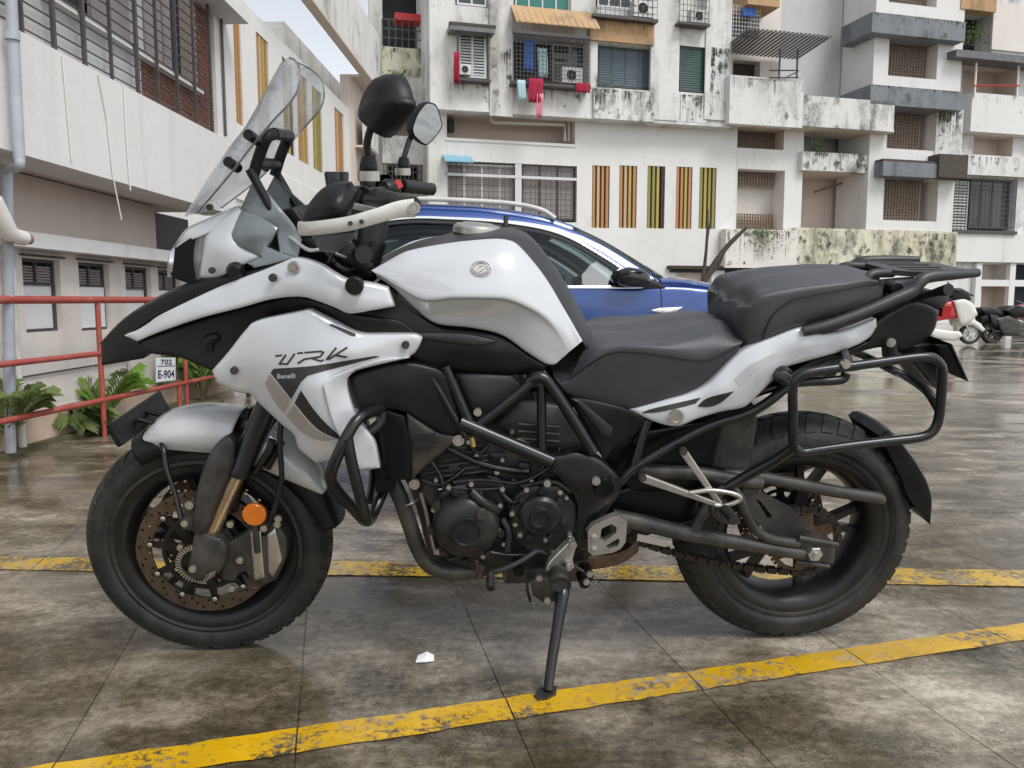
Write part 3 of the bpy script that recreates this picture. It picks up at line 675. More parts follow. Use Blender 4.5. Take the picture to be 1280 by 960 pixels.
fwall(FB, 'open_bay_wall', m_wall2, rr_, -.2, [OP(1002, 161, 1090, 200, -.2, 1.6, m_greywall), OP(1002, 216, 1088, 290, -.2, 1.6, m_beige), OP(1003, 336, 1100, 392, -.2, 1.0, m_beige)], mid)
fbox(FB, 'balcony_parapet', m_mould, 1003, 192, 1112, 215, .25, .3, mid); fbox(FB, 'bay_column', m_wall2, 1088, 164, 1106, 290, .05, .249, mid)
mb = MB(); mb.add(*tube([fp(1018, 240, -1.2), fp(1080, 220, -1.2)], .05, 6)); mb.build('slanted_pipe', m_jali, mid, loc=L0)
fbox(FB, 'long_parapet', m_yel, 994, 287, 1196, 333, .4, .3, mid); fbox(FB, 'ledge_shadow_gap', m_vent, 838, 334, 1196, 338, .3, .6, mid)  # the dark strip below the parapet is shade put into colour
fbox(FB, 'ground_column', m_wall, 889, 338, 905, 400, .1, .09, mid)

# ---- tower with lattice windows and blue-grey ledges
tw = empty('lattice_tower', tuple(FB.p(FB.sz(1150, 200)[0], 0)), label='white tower with large lattice windows and three blue grey concrete ledges', cat='building')
TO = .35
rt = (FB.sz(1091, 100, TO)[0], FB.sz(1201, 100, TO)[0], g0, FB.sz(1150, -150, TO)[1])
tops = [OP(1112, -40, 1172, 6, TO, 1.2, m_cream), OP(1111, 44, 1172, 97, TO, 1.2, m_cream), OP(1106, 137, 1170, 187, TO, 1.2, m_cream), OP(1104, 223, 1172, 276, TO, 1.2, m_cream)]
fwall(FB, 'tower_wall', m_wall, rt, TO, tops, tw, thick=1.9)
for q in ((1112, -40, 1158, 5), (1111, 46, 1157, 96), (1106, 138, 1152, 186), (1104, 225, 1152, 275)):
    grille(FB, 'lattice_screen', m_jali, *q, TO-.45, 14, 15, w=.032, t=.06, parent=tw); fbox(FB, 'lattice_bright_backing', m_jaliback, *q, TO-.6, .02, tw)  # pale panel added behind each tower screen to make its holes look lit
for q, dd in (((1090, 21, 1207, 46), 1.8), ((1088, 110, 1204, 134), 1.8), ((1104, 203, 1173, 221), .8)): fbox(FB, 'sunshade_ledge', m_bluegrey, *q, TO+.5, dd, tw)
fbox(FB, 'ledge_top', m_bark, 1104, 200, 1172, 203, TO+.45, .5, tw); fbox(FB, 'side_strip', m_mould, 1170, 136, 1203, 200, TO+.05, .049, tw)

# ---- right-hand block with barred balconies
rb = empty('balcony_block', tuple(FB.p(FB.sz(1240, 200)[0], 0)), label='right hand block with orange wall, barred balconies and a black stained water tank', cat='building')
BO = -.1
rt = (FB.sz(1201, 100, BO)[0], FB.sz(1330, 100, BO)[0], g0, FB.sz(1240, -150, BO)[1])
fwall(FB, 'block_wall', m_wall2, rt, BO, [OP(1203, 14, 1241, 68, BO, .9, m_dark), OP(1203, 80, 1273, 122, BO, 1.2, m_beige), OP(1217, 170, 1266, 195, BO, .8, m_beige), OP(1179, 222, 1270, 290, BO, .6, m_dark), OP(1226, 330, 1262, 350, BO, .8, m_cream), OP(1226, 358, 1262, 400, BO, .8, m_beige), OP(1268, 330, 1320, 400, BO, .8, m_dark)], rb)
fbox(FB, 'orange_panel', m_orange, 1202, -10, 1246, 13, BO+.5, .49, rb); fbox(FB, 'orange_panel', m_cream, 1241, 8, 1330, 66, BO+.1, .099, rb)
fbox(FB, 'sheet_awning', m_sheet, 1195, 68, 1330, 77, BO+.9, .89, rb)
for u in (1220, 1273): fbox(FB, 'awning_post', m_clothw, u-.8, 78, u+.8, 121, BO+.6, .06, rb)
mb = MB(); mb.add(*tube([fp(1216, 107, BO+.6), fp(1274, 107, BO+.6)], .03, 6)); mb.build('balcony_railing', m_red, rb, loc=np.array(rb.location))
fbox(FB, 'balcony_parapet', m_wall, 1214, 120, 1330, 168, BO+.5, .49, rb); fbox(FB, 'lower_parapet', m_wall2, 1208, 196, 1330, 221, BO+.3, .29, rb)
fbox(FB, 'water_tank', m_bark, 1174, 193, 1210, 222, TO+.6, .59, rb)
grille(FB, 'balcony_cage', m_iron, 1178, 224, 1270, 289, BO+.35, 20, 12, w=.02, parent=rb); fbox(FB, 'cage_floor', m_iron, 1192, 288, 1272, 292, BO+.4, .39, rb)
window(FB, rb, 1212, 226, 1268, 286, BO-.3, m_darkglass, m_iron, 3, 0, .07); fbox(FB, 'parapet_wall', m_wall, 1194, 292, 1330, 328, BO+.3, .29, rb)
window(FB, rb, 1180, 226, 1210, 288, BO-.2, m_darkglass, m_ac, 0, 0, .05, lou=16, lou_m=m_ac)
fbox(FB, 'ground_beam', m_wall, 1222, 350, 1330, 358, BO+.2, .19, rb)
for u in (1264, 1222): fbox(FB, 'ground_column', m_wall, u-3, 329, u+4, 402, BO+.21, .2, rb)

# ---- black mould that runs down from ledges and parapet tops: thin irregular patches, each with its own edge
def mould(F, parent, u0, v0, u1, v1, off, n, ln=(.3, 1.0), blotch=0, wd=(.03, .12)):
    a0, a1, z0, z1 = F.rect(u0, v0, u1, v1, off); mb = MB(); H_ = z1-z0
    for k in range(n):
        a = random.uniform(a0, a1); w_ = random.uniform(*wd)*.5; l_ = min(H_*.98, H_*random.uniform(*ln)*random.random()**.5); m_ = 5; V = []
        for j in range(m_+1):
            f = j/m_; ww = w_*(1-f)**.6*random.uniform(.6, 1.2); a2 = a+random.uniform(-.01, .01); V += [F.p(max(a0, a2-ww), z1-l_*f, off+.004+.0004*(k % 9)), F.p(min(a1, a2+ww), z1-l_*f, off+.004+.0004*(k % 9))]
        mb.add(V, [(2*j, 2*j+1, 2*j+3, 2*j+2) for j in range(m_)])
    for k in range(blotch):
        a, z = random.uniform(a0, a1), random.uniform(z0, z1); r_ = random.uniform(.04, .22); V = [F.p(min(max(a+math.cos(t)*r_*random.uniform(.3, 1), a0), a1), min(max(z+math.sin(t)*r_*random.uniform(.4, 1.3), z0), z1), off+.0042+.0004*(k % 9)) for t in np.linspace(0, 2*math.pi, 12)[:-1]]
        mb.add(V, [tuple(range(11))])
    o = mb.build('mould_streaks', m_mould_black, parent, loc=np.array(parent.location)); o['kind'] = 'stuff'
mould(FB, mid, 1004, 123, 1117, 160, .3, 130, (.15, .75), 26); mould(FB, mid, 1004, 192, 1111, 214, .25, 90, (.2, 1), 30); mould(FB, mid, 996, 290, 1195, 331, .4, 60, (.2, .9), 130)
mould(FB, mid, 913, 99, 1003, 156, UP+.35, 26, (.1, .5), 4); mould(FB, mid, 908, 288, 994, 333, .45, 40, (.2, 1), 10)
mould(FB, blk, 743, 113, 817, 149, UP+.1, 60, (.3, 1), 16); mould(FB, blk, 852, 119, 883, 152, UP+.04, 34, (.3, 1), 10); mould(FB, blk, 888, 60, 913, 148, UP+.07, 40, (.3, 1), 16); mould(FB, blk, 612, 60, 640, 143, UP+.07, 26, (.3, 1), 4, (.02, .07)); mould(FB, blk, 738, 27, 817, 52, UP+.12, 26, (.3, 1), 0, (.02, .06)); mould(FB, blk, 562, 104, 612, 142, UP, 22, (.2, .9), 2, (.02, .06)); mould(FB, blk, 642, 108, 740, 142, UP, 40, (.2, 1), 3, (.02, .07))
mould(FB, tw, 1091, 21, 1206, 45, TO+.5, 80, (.1, .7), 6, (.02, .09)); mould(FB, tw, 1089, 110, 1203, 133, TO+.5, 80, (.1, .7), 6, (.02, .09)); mould(FB, tw, 1172, 138, 1202, 198, TO+.05, 60, (.4, 1), 14)
mould(FB, rb, 1215, 121, 1279, 166, BO+.5, 14, (.1, .5), 2, (.02, .06)); mould(FB, rb, 1212, 197, 1300, 220, BO+.3, 30, (.2, 1), 8); mould(FB, bay, 479, 61, 535, 96, -1.4, 30, (.2, .8), 8)
# ---- air conditioners, laundry and plants on the far fronts
def aircon(u0, v0, u1, v1, off, label):
    a0, a1, z0, z1 = FB.rect(u0, v0, u1, v1, off); c = FB.p((a0+a1)/2, z0, off-.15)
    t = empty('air_conditioner', tuple(c), label=label, cat='air conditioner', group='air conditioner units on the far walls')
    V, Fc = FB.boxsz(a0, a1, z0, z1, off-.3, off); mesh('casing', V, Fc, m_ac, t, loc=c)
    h = z1-z0; cc = FB.p(a0+(a1-a0)*.45, z0+h*.5, off); V, Fc = lathe([(h*.4, -.01), (h*.4, .012), (h*.34, .018), (h*.33, .004)], cc, 24, FB.n); mesh('fan_ring', V, Fc, m_ac, t, loc=c)
    mb = MB(); mb.add(*lathe([(.001, .006), (h*.33, .006)], cc, 20, FB.n)); mesh('fan_opening', np.concatenate(mb.V), mb.F, m_vent, t, loc=c)
    mb = MB()
    for k in range(6):
        an = k*math.pi/6; dv = math.cos(an)*FB.d+np.array([0, 0, math.sin(an)]); mb.add(*bar(cc+FB.n*.02-dv*h*.36, cc+FB.n*.02+dv*h*.36, .012, .006, FB.n))
    mb.build('fan_guard', m_iron, t, loc=c)
aircon(792, 0, 818, 21, UP+.38, 'white air conditioner on the shelf above the orange wall panel')
aircon(703, 84, 728, 104, UP+.36, 'air conditioner at the right end of the caged laundry balcony')
aircon(575, 80, 589, 93, UP+.36, 'small air conditioner in the little window under the mouldy hood')
aircon(864, 12, 886, 28, UP+.36, 'pale air conditioner in the cage above the green louvred window')
def cloth(u0, v0, u1, v1, off, m, label, n=8, name='hanging_cloth', cat='cloth'):
    a0, a1, z0, z1 = FB.rect(u0, v0, u1, v1, off); V = []; ph = random.random()*6
    rows = 5
    for j in range(rows+1):
        for i in range(n+1):
            f = j/rows; a = a0+(a1-a0)*(i/n)+.02*math.sin(3*f+ph); o = off+.05*math.sin(i*1.9+ph)*(.4+.6*f); V.append(FB.p(a, z1-(z1-z0)*f*(1-.12*abs(math.sin(i*1.3+ph))), o))
    Fc = [(j*(n+1)+i, j*(n+1)+i+1, (j+1)*(n+1)+i+1, (j+1)*(n+1)+i) for j in range(rows) for i in range(n)]
    o = mesh(name, V, Fc, m, None, 180, loc=V[n//2]); md = o.modifiers.new('s', 'SOLIDIFY'); md.thickness = .015
    tag(o, label, cat, 'laundry hanging on the far fronts')
cloth(568, 65, 575, 107, UP+.46, m_clothr, 'narrow crimson cloth hanging left of the little hooded window')
cloth(661, 98, 679, 131, UP+.55, m_clothr, 'dark crimson cloth hanging below the caged balcony')
cloth(671, 117, 679, 150, UP+.58, m_clothp, 'pink cloth hanging lowest below the caged balcony')
cloth(647, 100, 657, 127, UP+.52, m_clothb, 'pale blue towel hanging at the left of the crimson cloth')
cloth(672, 60, 684, 100, UP+.3, m_clothb, 'pale garment hanging inside the caged balcony')
cloth(720, 104, 738, 116, UP+.5, m_clothr, 'small red cloth under the right end of the caged balcony')
cloth(656, 50, 668, 92, UP+.3, m_clothblue, 'blue garment hanging inside the caged balcony')
cloth(928, 10, 944, 22, UP+.0, m_clothblue, 'blue cloth bundle in the white cage over the sheet awning')
# blue sheet hood over the grilled window
a0, a1, z0, z1 = RS(553, 196, 588, 206, .05)
t_ = mesh('window_canopy', [FB.p(a0, z1, .02), FB.p(a1, z1, .02), FB.p(a0, z0, .6), FB.p(a1, z0, .6), FB.p(a0, z1+.05, .02), FB.p(a1, z1+.05, .02), FB.p(a0, z0+.05, .6), FB.p(a1, z0+.05, .6)], BOXF, mat('blue_sheet', (.2, .42, .55), .5), None, loc=FB.p(a0, z0, .3))
tag(t_, 'light blue sheet canopy over the left end of the long barred window', 'canopy')

def leafy(name, center, spread, n, m, label, cat, size=.06, droop=.0, group=None, stem=True):
    c = np.array(center, float); t = empty(name, tuple(c), label=label, cat=cat, group=group); mb = MB()
    for k in range(n):
        p = c+np.array([random.gauss(0, spread[0]), random.gauss(0, spread[1]), abs(random.gauss(0, spread[2]))*(1 if droop == 0 else random.choice((.3, -droop)))])
        a = np.array([random.gauss(0, 1), random.gauss(0, 1), random.gauss(-droop, .7)]); a /= np.linalg.norm(a); b = np.cross(a, [0, 0, 1])+1e-3; b /= np.linalg.norm(b); s_ = size*random.uniform(.6, 1.3)
        mb.add([p, p+a*s_*.5+b*s_*.25, p+a*s_, p+a*s_*.5-b*s_*.25], [(0, 1, 2, 3)])
    mb.build('foliage', m, t, loc=c)
    if stem:
        s_ = MB()
        for k in range(5): s_.add(*tube([c+np.array([0, 0, -.02]), c+np.array([random.gauss(0, spread[0]*.5), random.gauss(0, spread[1]*.5), spread[2]*(.5 if droop == 0 else -.6)])], .008, 5))
        s_.build('stems', m_stem, t, loc=c)
    return t
leafy('hanging_plant', fp(952, 292, .55), (.42, .08, .4), 500, m_leaf2, 'dark creeper hanging over the small parapet under the lattice bay', 'plant', .1, 1.0)
leafy('balcony_plant', fp(1020, 190, .1), (.12, .1, .3), 120, m_leaf2, 'small plant growing on the streaked white parapet', 'plant', .14)
leafy('balcony_plant', fp(1216, 55, .1), (.3, .15, .4), 300, m_leaf2, 'dark green potted plant in the upper right barred balcony', 'plant', .14)
leafy('balcony_plant', fp(1178, 140, TO+.2), (.12, .1, .5), 130, m_leaf2, 'weeds trailing below the second blue grey ledge', 'plant', .1, 1.0)
leafy('wall_weed', fp(498, 92, -1.2), (.2, .06, .25), 150, m_leaf2, 'weeds rooted on the yellow parapet of the corner bay', 'plant', .12, .8)
tk = ground(884, 392); 
mb = MB()
def trunkpt(u, v, y=24.): r = ray(u, v); return EYE+r*(y/r[1])
mb.add(*tube([trunkpt(872, 384), trunkpt(882, 349), trunkpt(905, 313), trunkpt(925, 292), trunkpt(934, 284)], [.11, .1, .08, .06, .04], 8))
tr = empty('bare_tree', tuple(trunkpt(872, 384)), label='bare leaning tree with thin forked branches in front of the slot vents', cat='tree'); L0 = np.array(tr.location)
mb.build('trunk', m_bark, tr, 60, loc=L0)
for pp, r_ in (((trunkpt(877, 360), trunkpt(882, 320), trunkpt(884, 290), trunkpt(885, 262)), (.07, .05, .04, .02)), ((trunkpt(880, 352), trunkpt(899, 330), trunkpt(905, 316)), (.06, .04, .02)), ((trunkpt(884, 300), trunkpt(888, 275)), (.035, .02))):
    V, Fc = tube(pp, r_, 7); mesh('branch', V, Fc, m_bark, tr, 60, loc=L0)

# ------------------------------------------------------------------ left-hand building, its front running away from the camera
FL = Facade((-3.1, 0), R(88.5))
lb = empty('left_building', tuple(FL.p(4.5, 0)), label='white building on the left with a railed brick storey over small ground floor windows', cat='building'); LL = np.array(lb.location)
def LP(u, v, off=0): s_, z_ = FL.sz(u, v, off); return FL.p(s_, z_, off)
def LO(u0, v0, u1, v1, off, dep, bm_): r = FL.rect(u0, v0, u1, v1, off); return (*r, dep, bm_)
SEND = FL.sz(266, 100, .4)[0]
zl1 = FL.sz(112, 302)[1]
wins = [(30, 324, 77, 415), (100, 329, 138, 413), (158, 334, 190, 411), (199, 338, 226, 409)]
zled0 = FL.sz(20, 307, .15)[1]; zled1 = FL.sz(20, 287, .15)[1]; zb0 = FL.sz(100, 213.5, .4)[1]; zb1 = FL.sz(100, 78, .4)[1]
fwall(FL, 'ground_floor_wall', m_cream, (1.0, SEND+1.2, .22, zled0+.03), 0, [LO(*w, 0, .09, m_dark) for w in wins], lb)
V, Fc = FL.boxsz(1.0, SEND+1.2, -.02, .22, -.2, .02); mesh('plinth', V, Fc, m_peach, lb, loc=LL)
V, Fc = FL.boxsz(1.0, SEND+1.2, zled0, zled1, -.3, .15); mesh('ledge', V, Fc, m_wall, lb, loc=LL)
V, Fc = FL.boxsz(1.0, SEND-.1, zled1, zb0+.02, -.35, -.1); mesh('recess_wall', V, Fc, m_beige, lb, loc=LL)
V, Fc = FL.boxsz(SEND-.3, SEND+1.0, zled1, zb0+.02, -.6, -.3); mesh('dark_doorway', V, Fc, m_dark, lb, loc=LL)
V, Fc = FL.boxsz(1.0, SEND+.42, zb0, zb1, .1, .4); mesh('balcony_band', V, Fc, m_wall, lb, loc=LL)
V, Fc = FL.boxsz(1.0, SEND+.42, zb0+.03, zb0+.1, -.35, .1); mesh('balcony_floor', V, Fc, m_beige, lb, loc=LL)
# corner pilaster
SU = FL.sz(263, 60, .3)[0]
V, Fc = FL.boxsz(SU+.02, SU+.47, zb1, 5.2, .0, .33); mesh('corner_pilaster', V, Fc, m_wall, lb, loc=LL)
mb = MB(); a_ = FL.sz(278, 60, .35)[0]; mb.add(*tube([FL.p(a_, zb1+.05, .35), FL.p(a_, 5.2, .35)], .012, 6)); mb.build('cable', m_iron, lb, loc=LL)
V, Fc = FL.boxsz(SEND-.1, SEND+.5, FL.sz(275, 2, .5)[1], FL.sz(275, 2, .5)[1]+.05, .0, .55); mesh('pilaster_cap', V, Fc, m_wall, lb, loc=LL)
# upper storey: brick and plaster wall with a window opening
so = .3; SU = FL.sz(263, 60, so)[0]; zs = FL.sz(172, 66, so)[1]
sw0 = FL.sz(62, 0, so)[0]; sw1 = FL.sz(243, 50, so)[0]; sbk = FL.sz(176, 90, so)[0]
fwall(FL, 'upper_wall', m_greywall, (1.0, sbk, zb1-.02, 5.2), so, [(sw0, sbk-.004, zs, 5.0, .12, m_dark)], lb)
fwall(FL, 'upper_backing', m_mortar, (sbk, SU, zb1-.02, 5.2), so-.012, [(sbk+.004, sw1, zs, 5.0, .11, m_dark)], lb)
bk = MB(); bh, bl, z = .026, .085, zb1; row = 0
while z < 4.0:
    s_ = sbk-(bl/2 if row % 2 else 0)
    while s_ < SU-.02:
        x0, x1 = max(s_, sbk), min(s_+bl, SU)
        if x1-x0 > .015 and not (z > zs-.015 and x0 < sw1):
            pr = random.uniform(-.003, .003); bk.add(*FL.boxsz(x0+.003, x1-.003, z+.003, z+bh-.002, so-.02, so+pr))
        s_ += bl
    z += bh; row += 1
o = bk.build('bricks', m_brick, lb, loc=LL); o['kind'] = 'stuff'
V, Fc = FL.boxsz(sw0-.1, sw1+.03, zs-.03, zs, so-.1, so+.05); mesh('window_sill', V, Fc, m_wall, lb, loc=LL)
# shutters / curtains in the big opening
for k, (u0, u1, mm) in enumerate(((112, 158, m_grille_b), (162, 176, m_greywall), (178, 200, m_grille_b), (202, 212, m_grille_b))):
    s0_, s1_ = FL.sz(u0, 30, so-.08)[0], FL.sz(u1, 40, so-.08)[0]; V, Fc = FL.boxsz(s0_, s1_, zs+.002, 5.0, so-.09, so-.06-.004*k); mesh('curtain_panel' if k != 1 else 'mullion', V, Fc, mm, lb, loc=LL)
# railing in front of the upper storey
rl = .38; zt = 4.4; rail_bars = [16, 31, 70, 107, 140, 172, 197, 221, 243, 263]
for u in rail_bars:
    s_ = FL.sz(u, FL.sz(u, 0)[0]*0+60, rl)[0]; w_ = .014 if u in (70, 107, 172, 263) else .008
    V, Fc = FL.boxsz(s_-w_, s_+w_, zb1+.003, zt, rl-.02, rl); mesh('railing_upright', V, Fc, m_iron, lb, loc=LL)
z = zb1+.045
while z < zt:
    V, Fc = FL.boxsz(1.2, SEND-.02, z-.004, z+.004, rl-.028, rl-.02); mesh('railing_bar', V, Fc, m_iron, lb, loc=LL); z += .0725
# small ground floor windows
for k, w in enumerate(wins):
    a0, a1, z0, z1 = FL.rect(*w, 0); d = -.05; fw = .02; zm = z0+(z1-z0)*.66
    mb = MB()
    for q in ((a0, a0+fw, z0, z1), (a1-fw, a1, z0, z1), (a0+fw, a1-fw, z0, z0+fw), (a0+fw, a1-fw, z1-fw, z1), ((a0+a1)/2-.008, (a0+a1)/2+.008, zm, z1-fw), (a0+fw, a1-fw, zm-.008, zm+.008)): mb.add(*FL.boxsz(*q, d-.02, d+.01))
    wn = mb.build('window', m_iron, lb, loc=LL)
    V, Fc = FL.boxsz(a0+fw, a1-fw, z0+fw, zm-.008, d-.03, d-.006+.02*(k % 2)); mesh('white_board', V-LL, Fc, m_signw, wn)
    mb = MB()
    for j in range(6): zz = zm+.012+(z1-zm-.05)*j/6; mb.add(*FL.boxsz(a0+fw, a1-fw, zz, zz+.012, d-.02, d-.005))
    mesh('louvre_blades', np.concatenate(mb.V)-LL, mb.F, m_grille_b, wn)
    V, Fc = FL.boxsz(a0-.02, a1+.02, z1+.012, z1+.024, -.01, .03); mesh('drip_edge', V-LL, Fc, m_iron, wn)
mb = MB(); mb.add(*tube([FL.p(FL.sz(30, 477, .03)[0], .44, .015), FL.p(5.3, .445, .015), FL.p(6, .45, .015)], .006, 5)); mb.build('cable', m_iron, lb, loc=LL)
for (q) in (((78, 70), (90, 200)), ((123, 92), (134, 150), (142, 225)), ((155, 106), (158, 170), (163, 238)), ((142, 225), (152, 275))):
    mb = MB(); mb.add(*tube([LP(u, v, .41) for u, v in q], .005, 5, smooth=False)); mb.build('loose_cable', m_clothw, lb, loc=LL)
# drain pipes
pp = empty('drain_pipe', tuple(LP(16, 560, .2)), label='tall grey plastic drain pipe with an elbow at the left edge', cat='pipe', group='drain pipes on the left building'); p0 = np.array(pp.location)
mb = MB(); mb.add(*tube([LP(12, -40, .46), LP(24, 200, .46)], .028, 14)); mb.add(*tube([LP(24, 198, .46), LP(24, 207, .46), LP(18, 210, .4), LP(8, 211, .3)], .026, 12)); mb.build('upper_pipe', m_pvc, pp, 60, loc=p0)
mb = MB(); mb.add(*tube([LP(8, 205, .28), LP(13, 565, .1)], .03, 14)); mb.build('lower_pipe', m_pvc, pp, 60, loc=p0)
mb = MB(); 
for u, v, o_ in ((15, 45, .46), (10, 330, .2), (12, 450, .15)): mb.add(*lathe([(.033, -.02), (.036, -.02), (.036, .02), (.033, .02)], LP(u, v, o_), 14, (0, 0, 1)))
mb.build('pipe_collars', m_pvc, pp, 60, loc=p0)
pp = empty('drain_pipe', tuple(LP(24, 560, .05)), label='thin pale pipe just right of the tall grey drain pipe', cat='pipe', group='drain pipes on the left building'); p0 = np.array(pp.location)
mb = MB(); mb.add(*tube([FL.p(FL.sz(20, 400, .06)[0], zled0-.1, .05), FL.p(FL.sz(20, 400, .06)[0], .0, .05)], .022, 12)); mb.build('pipe_run', m_clothw, pp, 60, loc=p0)
mb = MB(); mb.add(*tube([LP(-10, 250, .3), LP(4, 278, .3), LP(14, 293, .3), LP(30, 298, .3)], [.05, .05, .045, .04], 14)); o = mb.build('waste_pipe_end', m_clothw, None, 60); tag(o, 'short white bent waste pipe under the balcony at the left edge', 'pipe')
mb = MB(); mb.add(*tube([LP(12, 297, .3), LP(36, 299, .28)], .03, 14)); o = mb.build('clay_pipe_end', m_pot, None, 60); tag(o, 'short orange clay pipe end below the white waste pipe', 'pipe')

# ---- pale striped block behind it and the balconies joining it to the far block
F2 = Facade((-5.9, 0), math.atan2(1, .03))
sb = empty('striped_block', tuple(F2.p(18, 0)), label='pale block with tall slots of yellow and orange slats behind the windscreen', cat='building')
SL = [(289, 25, 303, 165), (322, 53, 337, 170), (354, 78, 367, 185), (372, 95, 385, 205), (391, 112, 403, 222), (419, 131, 430, 224)]
zz = [F2.rect(*q) for q in SL]; zt_ = np.median([q[3] for q in zz]); zb_ = np.median([q[2] for q in zz])
ops2 = []
for q in zz: ops2.append((q[0], q[1], zb_, zt_, .25, m_vent))
fwall(F2, 'block_wall', m_wall, (8, F2.sz(446, 200)[0], -.02, zt_+.35), 0, ops2, sb)
for k, q in enumerate(zz):
    ms = slat_sets[k % 5]; n = len(ms)
    for j, mm in enumerate(ms):
        a = q[0]+(q[1]-q[0])*(j+.15)/n; V, Fc = F2.boxsz(a, a+(q[1]-q[0])/n*.6, zb_, zt_, -.2, -.02); mesh('vertical_slat', V, Fc, mm, sb, loc=np.array(sb.location))
V, Fc = F2.boxsz(8, F2.sz(441, 200)[0], zb_-1.5, zb_-.6, .0, .05); mesh('lower_band', V, Fc, m_wall, sb, loc=np.array(sb.location))
lk = empty('balcony_link', tuple(F2.p(26, 0)), label='projecting white balconies stacked where the striped block meets the far block', cat='building'); l0 = np.array(lk.location)
o_ = .6
e0, e1 = F2.sz(441, 140, 0)[0], F2.sz(476, 140, o_)[0]
V, Fc = F2.boxsz(e0-4, e1+1.0, -.02, F2.sz(448, 60, .6)[1], -1.5, -.9); mesh('link_wall', V, Fc, m_wall2, lk, loc=l0)
zA = F2.sz(448, 76, o_)[1]; V, Fc = F2.boxsz(F2.sz(350, 20, o_)[0], e1, zA, zA+1.75, o_-.2, o_); mesh('balcony_parapet', V, Fc, m_wall2, lk, loc=l0)
V, Fc = F2.boxsz(e0-.3, e1, zA-.06, zA+.02, -.3, o_-.01); mesh('balcony_slab', V, Fc, m_beige, lk, loc=l0)
V, Fc = F2.boxsz(F2.sz(350, 20, o_)[0], e1, zA-.05, zA+.02, o_-.26, o_+.01); mesh('parapet_lip', V, Fc, m_beige, lk, loc=l0)
zB = F2.sz(457, 178, o_-.1)[1]; zB2 = F2.sz(457, 130, o_-.1)[1]; V, Fc = F2.boxsz(e0, e1, zB, zB2, o_-.3, o_-.1); mesh('balcony_parapet', V, Fc, m_wall2, lk, loc=l0)
V, Fc = F2.boxsz(e0, e1, zB-.05, zB+.02, -.9, o_-.12); mesh('balcony_slab', V, Fc, m_beige, lk, loc=l0)
V, Fc = F2.boxsz(e0-.6, e1+.6, -.02, zA-.06, -.25, .05); mesh('recess_wall', V, Fc, m_beige, lk, loc=l0)
V, Fc = F2.boxsz(e0+1.6, e0+1.9, -.02, zA, .06, .25); mesh('link_column', V, Fc, m_wall2, lk, loc=l0)
mb = MB()
for k in range(9): s_ = e0+(e1-e0)*k/8; mb.add(*F2.boxsz(s_-.02, s_+.02, zB-2.4, zB, o_-.25, o_-.21))
mb.build('balcony_grille', m_iron, lk, loc=l0)

# ------------------------------------------------------------------ red railing, sign and plants
rp = [ground(131, 546), ground(234.5, 516), ground(219, 517)]
rail = empty('red_railing', tuple(rp[0]), label='red pipe railing with three bars running along the left edge of the yard', cat='railing'); r0 = np.array(rail.location)
A = rp[0]; D = (rp[1]-rp[0]); D /= np.linalg.norm(D); zt = .905
posts = [A, rp[1], A-D*1.25, rp[1]+D*1.2]
for p in posts:
    V, Fc = tube([p+np.array([0, 0, -.01]), p+np.array([0, 0, zt])], .017, 12); mesh('post', V, Fc, m_rail, rail, 60, loc=r0)
for z_, r_ in ((.905, .023), (.555, .018), (.245, .018)):
    V, Fc = tube([A-D*2.2+[0, 0, z_], rp[1]+D*1.2+[0, 0, z_]], r_, 12); mesh('rail_bar', V, Fc, m_rail, rail, 60, loc=r0)
V, Fc = tube([rp[1]-D*.12+np.array([0, 0, .25]), rp[1]-D*.12], .017, 12); mesh('post', V, Fc, m_rail, rail, 60, loc=r0)
def rail_at(u):      # distance along the railing seen at column u
    d = ray(u, 450); t = (A[0]*D[1]-A[1]*D[0])/(d[0]*D[1]-d[1]*D[0]); return EYE+d*t
def on_rail(u, v):
    q = rail_at(u); k = q[1]/ray(u, v)[1]; return EYE+ray(u, v)*k
p1, p2, p3, p4 = on_rail(192, 447), on_rail(216, 447), on_rail(216, 475), on_rail(192, 478)
nn = np.array([D[1], -D[0], 0]); sg = empty('flat_number_sign', tuple((p3+p4)/2), label='small white sign reading E-904 fixed on the red railing', cat='sign'); s0 = np.array(sg.location)
q = [p1, p2, p3, p4]; q = [x+nn*.022 for x in q]
mesh('board', q+[x-nn*.006 for x in q], [(0, 1, 2, 3), (7, 6, 5, 4), (0, 4, 5, 1), (1, 5, 6, 2), (2, 6, 7, 3), (3, 7, 4, 0)], m_signw, sg, loc=s0)
def text_mesh(s, size=1.0, bold=0):
    cu = bpy.data.curves.new('t', 'FONT'); cu.body = s; cu.size = size; cu.align_x = 'CENTER'; cu.align_y = 'CENTER'; cu.offset = bold; cu.resolution_u = 3
    ob = bpy.data.objects.new('t', cu); COL.objects.link(ob); bpy.context.view_layer.update()
    me = bpy.data.meshes.new_from_object(ob.evaluated_get(bpy.context.evaluated_depsgraph_get())); V = np.array([tuple(v.co) for v in me.vertices]); Fc = [tuple(p.vertices) for p in me.polygons]
    bpy.data.objects.remove(ob); bpy.data.curves.remove(cu); bpy.data.meshes.remove(me); return V, Fc
ex = (p2-p1); ey = (p1-p4)
for s, cy, h, wd in (('E-904', .32, .34, .86), ('702', .82, .22, .6)):
    V, Fc = text_mesh(s, 1, .02); V = V-V.mean(0)*0; lo_, hi_ = V.min(0), V.max(0); V = (V-(lo_+hi_)/2)/np.maximum(hi_-lo_, 1e-6)
    W = [p4+ex*(.5+a[0]*wd)+ey*(cy+a[1]*h)+nn*.0245 for a in V]; mesh('lettering', W, Fc, m_signb, sg, loc=s0)
